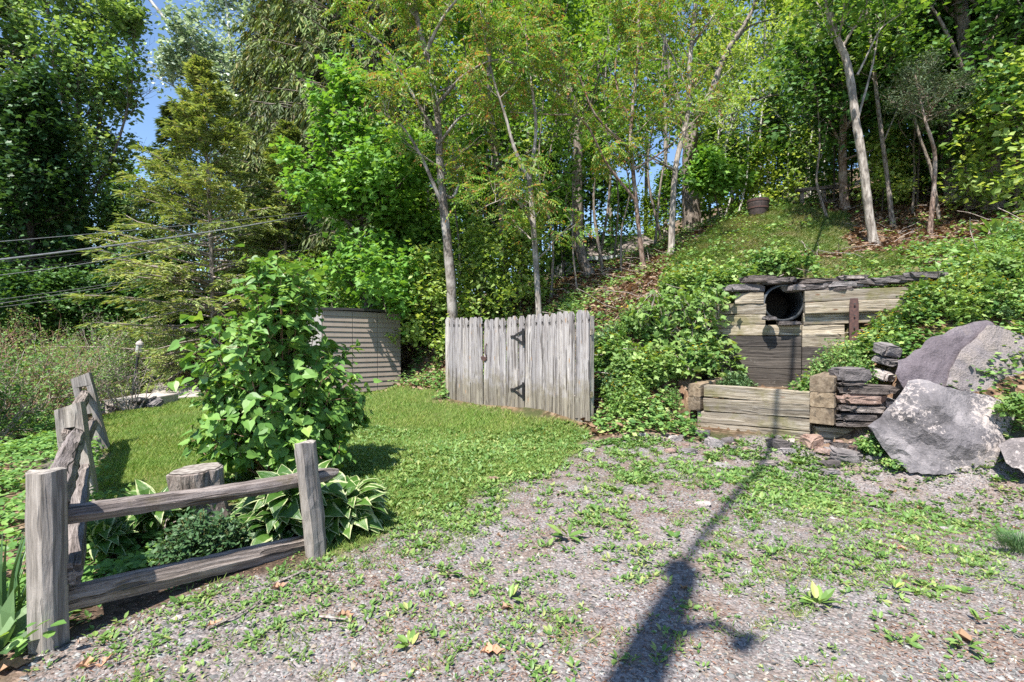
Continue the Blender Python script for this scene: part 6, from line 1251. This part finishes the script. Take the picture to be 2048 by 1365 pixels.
# grass on mound and terrace
x = r.uniform(3, 12, 160000); y = r.uniform(8.5, 18, 160000); z = gz(x, y); m_ = masks(x, y, z)[2]; x, y, z = x[m_], y[m_], z[m_]; n = len(x); g = Geo(); az = r.uniform(0, 6.28, n); hgt = r.uniform(.05, .16, n)
leaves(g, np.stack([x, y, z], -1), np.stack([np.cos(az), np.sin(az), r.uniform(.2, 1, n)], -1), np.stack([np.cos(az+1.57), np.sin(az+1.57), .6*np.ones(n)], -1), hgt, .012, 'rhomb'); solo('mound_grass', g, M['drygrass'], kind='stuff')
# weeds: small rosettes over gravel and lawn edge
x = r.uniform(-3, 7.5, 42000); y = r.uniform(1.9, 8.2, 42000); z = gz(x, y); l_, g_, m_, b_ = masks(x, y, z); px, py = proj(np.stack([x, y, z], -1))
nz_ = noise2(x, y, 2.1, 21)+.6*noise2(x, y, 5.5, 22)
edge = np.exp(-np.maximum(0, (py-(880+.55*np.maximum(0, 1250-px)))/120)); dens = np.clip(.09+.38*np.clip(nz_+.1, 0, 1.3)+.48*edge*np.clip(nz_+.6, 0, 1), 0, 1)*np.clip(1.25-(px-1024)/2200, .3, 1)
dens = np.where(l_, .42, dens*.95); dens = np.where(b_, .10, dens); keep = (l_ | g_ | b_) & (r.uniform(size=len(x)) < dens*np.clip(y/4.5, .35, 1.0)); x, y, z = x[keep], y[keep], z[keep]; n = len(x)
m = 7; size = np.clip(.024+.014*np.abs(r.normal(size=n)), .02, .085)*np.clip(y/4, .8, 1.25); X = x.repeat(m); Y_ = y.repeat(m); Z = z.repeat(m); az = r.uniform(0, 6.28, n).repeat(m)+np.tile(np.arange(m)*2.4, n)+r.normal(size=n*m)*.3; el = np.radians(r.uniform(5, 55, n*m))
ax = np.stack([np.cos(az)*np.cos(el), np.sin(az)*np.cos(el), np.sin(el)], -1); nm = np.stack([-np.cos(az)*np.sin(el), -np.sin(az)*np.sin(el), np.cos(el)], -1)+r.normal(size=(n*m, 3))*.25; ll = size.repeat(m)*r.uniform(.6, 1.25, n*m); off = r.uniform(0, .03, n*m)
g = Geo(); leaves(g, np.stack([X+np.cos(az)*off, Y_+np.sin(az)*off, Z+.006], -1), ax, nm, ll, ll*.5, 'oval'); solo('weeds', g, M['weed'], kind='stuff')
# grass tufts on gravel
x = r.uniform(-2, 7.5, 2600); y = r.uniform(2, 8, 2600); z = gz(x, y); l_, g_, m_, b_ = masks(x, y, z); k_ = g_ & (noise2(x, y, 1.8, 23) > .15); x, y, z = x[k_], y[k_], z[k_]; m = 16
X = x.repeat(m)+r.normal(size=len(x)*m)*.035; Y_ = y.repeat(m)+r.normal(size=len(x)*m)*.035; n = len(X); az = r.uniform(0, 6.28, n); g = Geo()
leaves(g, np.stack([X, Y_, gz(X, Y_)-.003], -1), np.stack([np.cos(az), np.sin(az), r.uniform(.3, 1.3, n)], -1), np.stack([np.cos(az+1.57), np.sin(az+1.57), .5*np.ones(n)], -1), r.uniform(.025, .07, n), .0035, 'rhomb'); solo('grass_tufts', g, M['grass'], kind='stuff')
# gravel stones and brown debris
OCT_V = np.array([(1, 0, 0), (.3, .95, .1), (-.8, .55, 0), (-.85, -.5, .1), (.2, -1, 0), (.15, .1, .75), (0, 0, -.5)], float); OCT_F = np.array([(0, 1, 5), (1, 2, 5), (2, 3, 5), (3, 4, 5), (4, 0, 5)])
def chips(geo, x, y, z, s, r, flat=.6):
    n = len(x); a = r.uniform(0, 6.28, n); ca_, sa_ = np.cos(a), np.sin(a); v = OCT_V[None]*(1+.25*r.normal(size=(n, 7, 1)))*np.stack([s*r.uniform(.7, 1.4, n), s*r.uniform(.6, 1.0, n), s*flat*r.uniform(.6, 1.2, n)], -1)[:, None]
    tz = r.normal(size=(n, 1))*.35; q = np.stack([v[..., 0]*ca_[:, None]-v[..., 1]*sa_[:, None]+x[:, None], v[..., 0]*sa_[:, None]+v[..., 1]*ca_[:, None]+y[:, None], v[..., 2]+v[..., 0]*tz+z[:, None]], -1)
    geo.add(q.reshape(-1, 3), (OCT_F[None]+(np.arange(n)*7)[:, None, None]).reshape(-1, 3))
x = r.uniform(-3, 8, 150000); y = 1.8+6.4*r.uniform(0, 1, 150000)**1.5; z = gz(x, y); l_, g_, m_, b_ = masks(x, y, z); k_ = g_ & (noise2(x, y, 1.6, 31) > -.9+.6*r.normal(size=len(x))); x, y, z = x[k_], y[k_], z[k_]
g = Geo(); s = np.clip(.0065*np.exp(r.normal(size=len(x))*.45), .003, .03); chips(g, x, y, z, s, r); solo('gravel', g, M['pebble'], kind='stuff')
x = r.uniform(-3, 8, 110000); y = r.uniform(1.8, 8, 110000); z = gz(x, y); l_, g_, m_, b_ = masks(x, y, z); k_ = (g_ | b_) & (noise2(x, y, 2.6, 33)+.5*r.normal(size=len(x)) > .2); x, y, z = x[k_], y[k_], z[k_]; n = len(x); az = r.uniform(0, 6.28, n); g = Geo()
leaves(g, np.stack([x, y, z+.006], -1), np.stack([np.cos(az), np.sin(az), .1*r.normal(size=n)], -1), np.array([0, 0, 1.])+r.normal(size=(n, 3))*.3, r.uniform(.01, .035, n), r.uniform(.003, .008, n), 'rhomb'); solo('debris', g, M['needle'], kind='stuff')
# ground cover at the left, behind the fence
x = r.uniform(-13, -1.2, 90000); y = r.uniform(1.6, 12, 90000); z = gz(x, y); px, py = proj(np.stack([x, y, z], -1)); l_, g_, m_, b_ = masks(x, y, z)
lf_ = (inpoly(px, py, [(-400, 1500), (-400, 850), (60, 840), (150, 860), (190, 905), (230, 1000), (330, 1040), (330, 1130), (250, 1180), (140, 1230), (110, 1310), (0, 1420)])) & ~(l_ & (px > 205))
k_ = lf_ & (r.uniform(size=len(x)) < np.clip(.25+.3*noise2(x, y, 2, 41), .05, .7)*np.clip(y/5, .45, 1)); x, y, z = x[k_], y[k_], z[k_]; m = 5; n = len(x)*m
h = (r.uniform(.03, .26, len(x))*np.clip(1+.5*noise2(x, y, 1.2, 43), .3, 1.6)).repeat(m); X = x.repeat(m)+r.normal(size=n)*.05; Y_ = y.repeat(m)+r.normal(size=n)*.05; az = r.uniform(0, 6.28, n); g = Geo(); ll = r.uniform(.035, .085, n)
leaves(g, np.stack([X, Y_, z.repeat(m)+h], -1), np.stack([np.cos(az), np.sin(az), r.uniform(-.4, .4, n)], -1), np.array([0, -.2, 1.])+r.normal(size=(n, 3))*.35, ll, ll*.68, 'oval'); solo('ground_cover', g, M['ground'], kind='stuff')
# low growth on banks and slope
x = np.r_[r.uniform(1.3, 16, 60000), r.uniform(-9, 2, 26000)]; y = np.r_[r.uniform(5.5, 17, 60000), r.uniform(10.5, 22, 26000)]; z = gz(x, y); px, py = proj(np.stack([x, y, z], -1)); l_, g_, m_, b_ = masks(x, y, z)
inwall = (side(UW[0], UW[1], x, y) < .1) & (side(UW[1], UW[2], x, y) < .1) & (x > 2.7) & (x < 5.3) & (y > 6)
wz = (side(UW[1], UW[2], x, y) < .25) & (side(UW[1], UW[2], x, y) > -1.6) & (x > 4.8) & (x < 6.55)
dn = np.where((y > 10.3) & (px > 1640), .10, 1.0)*np.where(x < 1.6, .35, np.where((px > 1040) & (px < 1340) & (py < 715) & (py > 470), .10, np.where(y > 11, .22, .45)))*np.clip(.6+.6*noise2(x, y, 1.1, 51), .05, 1.2)
k_ = ~l_ & ~g_ & ~(m_ & (r.uniform(size=len(x)) > .3)) & ~b_ & ~inwall & ~wz & (r.uniform(size=len(x)) < dn); x, y, z = x[k_], y[k_], z[k_]; m = 7; n = len(x)*m; h = (r.uniform(.02, .28, len(x))).repeat(m)*r.uniform(.4, 1.1, n)
X = x.repeat(m)+r.normal(size=n)*.07; Y_ = y.repeat(m)+r.normal(size=n)*.07; az = r.uniform(0, 6.28, n); g = Geo(); ll = r.uniform(.05, .11, n)
leaves(g, np.stack([X, Y_, gz(X, Y_)+h], -1), np.stack([np.cos(az), np.sin(az), r.uniform(-.5, .3, n)], -1), np.array([0, -.3, 1.])+r.normal(size=(n, 3))*.4, ll, ll*.7, 'rhomb'); solo('undergrowth', g, M['bank'], kind='stuff')
# dead leaves on the slope
x = np.r_[r.uniform(1.0, 16, 60000), r.uniform(-6, 2, 16000)]; y = np.r_[r.uniform(7.2, 18, 60000), r.uniform(11, 17, 16000)]; z = gz(x, y); l_, g_, m_, b_ = masks(x, y, z)
inwall = (side(UW[0], UW[1], x, y) < .1) & (side(UW[1], UW[2], x, y) < .1) & (x > 2.7) & (x < 5.3)
k_ = ~l_ & ~g_ & ~m_ & ~inwall; x, y, z = x[k_], y[k_], z[k_]; n = len(x); az = r.uniform(0, 6.28, n); ll = r.uniform(.06, .15, n); g = Geo()
leaves(g, np.stack([x, y, z+r.uniform(.005, .05, n)], -1), np.stack([np.cos(az), np.sin(az), r.normal(size=n)*.35], -1), np.array([0, 0, 1.])+r.normal(size=(n, 3))*.45, ll, ll*.6, 'oval'); solo('leaf_litter', g, M['litter'], kind='stuff')
# sticks on the slope
x, y, z = region_pts(r, 900, 1.2, 14, 8, 16); l_, g_, m_, b_ = masks(x, y, z); k_ = ~m_ & ~((side(UW[0], UW[1], x, y) < .1) & (side(UW[1], UW[2], x, y) < .1) & (x > 2.7) & (x < 5.3)); x, y, z = x[k_], y[k_], z[k_]; d = rdir(r, len(x), .3); L = r.uniform(.2, .9, len(x))
pl = branches(r, np.stack([x, y, z+.03], -1), d, L, 5, 0, .08); pl[..., 2] = np.maximum(pl[..., 2], gz(pl[..., 0], pl[..., 1])+.01); g = Geo(); tubes(g, pl, np.full((len(x), 5), .007), 4); solo('brushwood', g, M['twig'], kind='stuff')
# ------------------------------------------------------------------ single weeds, fallen leaves and stones on the gravel
for i, (px, py, s, k, nm_, lb) in enumerate([(1135, 1080, .19, 7, 'plantain_weed', 'upright broad-leaved weed alone in the middle of the gravel'), (1635, 1215, .15, 13, 'dandelion_plant', 'flat dandelion rosette in the right half of the gravel'), (900, 1155, .11, 9, 'plantain_weed', 'leafy weed left of centre in the lower gravel'), (1020, 1205, .11, 5, 'plantain_weed', 'three-leaved weed at the lower middle of the gravel'), (1790, 1185, .10, 7, 'plantain_weed', 'plantain weed with oval leaves at the lower right'), (1930, 1300, .11, 7, 'plantain_weed', 'plantain weed next to the long tan leaf at lower right'), (1960, 1250, .09, 6, 'plantain_weed', 'plantain weed above the long tan leaf at lower right'), (820, 1300, .10, 7, 'plantain_weed', 'leafy weed at the bottom left of the gravel'), (1715, 1140, .12, 6, 'plantain_weed', 'two-bladed weed left of the oval-leaved plantain'), (345, 1165, .09, 8, 'plantain_weed', 'leafy weed under the lower fence rail'), (1850, 1180, .09, 7, 'plantain_weed', 'small weed right of the oval-leaved plantain'), (1545, 1115, .09, 12, 'plantain_weed', 'dense weed tuft just right of the thin cable shadow')]):
    q = G(px, py); rosette(nm_, lb, q, s*.4, k, s*.72, s*.30, 'weed', 750+i, 'oval', 'weed', el=(8, 60))
q = G(2040, 1110); rosette('grass_clump', 'dark green grass clump at the right edge of the gravel', q, .28, 900, .10, .004, 'darkherb', 770, 'blade', 'grass clump', el=(30, 85))
def deadleaf(px, py, L, lb, seed, az=None, Wr=.55):
    r = rg(seed); q = G(px, py)+[0, 0, .012]; t = Geo(); n = 7; a = r.uniform(0, 6.28) if az is None else az; V, F = [], []
    for i in range(n):
        s = i/(n-1); wv = (1+.45*math.cos(i*math.pi)) if 0 < i < n-1 else .15; wd = L*Wr*.5*math.sin(math.pi*min(.97, .08+.9*s))*wv
        for j in (-1, 0, 1): V.append(q+[math.cos(a)*L*(s-.5)-math.sin(a)*j*wd, math.sin(a)*L*(s-.5)+math.cos(a)*j*wd, .012*abs(j)*(1+math.sin(i))+.035*L/.15*math.sin(3*s+seed)*s])
    for i in range(n-1):
        for j in range(2): b0 = i*3+j; F.append((b0, b0+1, b0+4, b0+3))
    t.add(V, F); return solo('fallen_leaf', t, M['oakleaf'], lb, 'fallen leaf', 'fallen leaves on the gravel', None, q)
for i, (px, py, L, lb, a) in enumerate([(1945, 1285, .20, 'long tan dead leaf near the bottom right corner', -.45), (1815, 1103, .16, 'pointed tan dead leaf right of the middle of the gravel', -.3), (1785, 985, .13, 'curled brown dead leaf below the lichen-splashed boulder', 0), (690, 1235, .10, 'dark reddish oak leaf near the lower fence rail', .4), (985, 1312, .15, 'long tan leaf sliver at the bottom middle', .05), (1015, 1222, .10, 'pale brown leaf under the three-leaved weed', .5), (1368, 1180, .09, 'crumpled leaf at the tip of the pole shadow', 1.), (1000, 1075, .06, 'small pinkish leaf left of the upright weed', 0), (190, 1330, .17, 'big brown oak leaf at the foot of the thick post', .6), (430, 1255, .10, 'tan oak leaf below the lower fence rail', .9), (700, 1240, .08, 'light curled leaf right of the dark oak leaf', 2), (1840, 1020, .10, 'ragged tan leaf left of the dark grass clump', .2), (1705, 1010, .08, 'narrow brown leaf below the rubble stones', 2.2), (2035, 1060, .12, 'tan leaf by the right edge above the grass clump', .1), (790, 848, .07, 'brown leaf alone on the lawn', .3), (1900, 1000, .08, 'rust-coloured leaf at the gravel top right', 1.2), (560, 1180, .12, 'dead leaf in the shade by the lower rail', .4), (20, 1345, .20, 'orange-brown leaf in the bottom left corner', .7)]):
    deadleaf(px, py, L*.8, lb, 800+i, a)
for i, (px, py, w_, h_, mt, lb) in enumerate([(1428, 893, 34, 22, 'flatlight', 'pale angular stone below the left half of the planter'), (1625, 890, 40, 28, 'flatpink', 'tan-orange stone below the right end of the planter'), (1455, 885, 26, 12, 'flat', 'small grey stone right of the pale angular one'), (1555, 890, 44, 16, 'flatdark', 'tilted dark slate below the middle of the planter'), (1575, 905, 30, 12, 'flatlight', 'pale flat stone before the tilted slate'), (1530, 928, 46, 10, 'flat', 'long grey flat stone under the cable shadow'), (1375, 905, 36, 10, 'flat', 'flat grey stone below the left bank plants'), (1350, 880, 26, 12, 'flatlight', 'small light stone at the left end of the rubble'), (1690, 915, 62, 20, 'flat', 'widest grey flagstone of the rubble before the boulder'), (1660, 930, 36, 12, 'flatdark', 'dark flat stone left of the widest flagstone'), (1655, 945, 40, 9, 'flat', 'thin grey stone below the widest flagstone'), (1645, 905, 34, 12, 'flatpink', 'brown stone right of the tan-orange one'), (1680, 893, 34, 12, 'flatdark', 'dark stone tucked under the base timber'), (1715, 900, 28, 14, 'flatpink', 'reddish-brown stone before the base timber'), (1445, 935, 38, 8, 'flatlight', 'flat pinkish-white stone at the left of the rubble'), (1490, 958, 26, 7, 'flat', 'small flat stone crossed by the cable shadow'), (1405, 870, 28, 14, 'flat', 'grey stone at the left foot of the planter'), (1390, 862, 20, 10, 'flatpink', 'brown stone by the left tie ends'), (1285, 872, 24, 8, 'flatlight', 'light stone in front of the picket fence corner'), (1930, 940, 22, 12, 'flatlight', 'round pale stone at the foot of the lichen-splashed boulder'), (1405, 1012, 30, 10, 'flatlight', 'white-ish stone left of the cable shadow, mid gravel'), (1640, 1098, 22, 10, 'flat', 'grey stone alone right of the cable shadow'), (1447, 1108, 24, 12, 'flat', 'grey stone beside the thin cable shadow'), (1200, 1228, 28, 12, 'flat', 'grey flat stone left of the pole shadow'), (1885, 1060, 18, 8, 'flatlight', 'small pale stone left of the dark grass clump'), (985, 960, 24, 9, 'flatpink', 'pinkish stone at the lawn edge'), (1180, 905, 22, 9, 'flatlight', 'light stone below the right end of the picket fence'), (355, 1240, 20, 10, 'flatlight', 'round pale stone under the lower fence rail'), (1340, 905, 22, 9, 'flatpink', 'brownish stone at the left margin of the rubble'), (1745, 918, 24, 10, 'flat', 'grey chip left of the lichen-splashed boulder foot')]):
    q = G(px, py); s = q[1]/FPX*.95; stone('loose_stone', q+[0, 0, h_*s*.2], (w_*s, w_*s*.75, h_*s), M[mt], 850+i, .4*math.sin(i*2.1), (.15*math.sin(i), .12*math.cos(i*1.7)), .6, .14, lb, 'stone', 'loose stones on the gravel')
rr = rg(900)
xs_, ys_ = [], []
for i in range(34):
    px = rr.uniform(1330, 1740); q = G(px, rr.uniform(868, 900)+(px-1330)*.03); s = rr.uniform(.05, .13); stone('rubble_stone', q+[0, 0, .01], (s, s*.7, s*.3), M[rr.choice(['flat', 'flatdark', 'flatlight', 'flatpink'])], 910+i, rr.uniform(0, 3), (rr.normal()*.2, rr.normal()*.2), .6, .15, 'small stone chip in the rubble strip at the foot of the planter', 'stone', 'stone chips below the planter')
for i, (px, py, a, L) in enumerate([(415, 1265, .9, .3), (545, 1175, .8, .25), (640, 1240, -.4, .15), (1215, 690, .6, .9)]):
    q = G(px, py)+[0, 0, .02]; g = Geo(); tubes(g, [smooth_path([q, q+[.5*L*math.cos(a), .5*L*math.sin(a), .01], q+[L*math.cos(a+.2), L*math.sin(a+.2), 0.0+.4*L*(i == 3)]], 8)], [np.linspace(.009, .004, 8)], 5, True)
    solo('stick', g, M['twig'], ['grey stick below the lower fence rail, near the thick post', 'short stick under the middle of the lower rail', 'thin twig on the gravel edge below the slender post', 'long bare stick on the slope right of the picket fence'][i], 'stick', None, None, q)
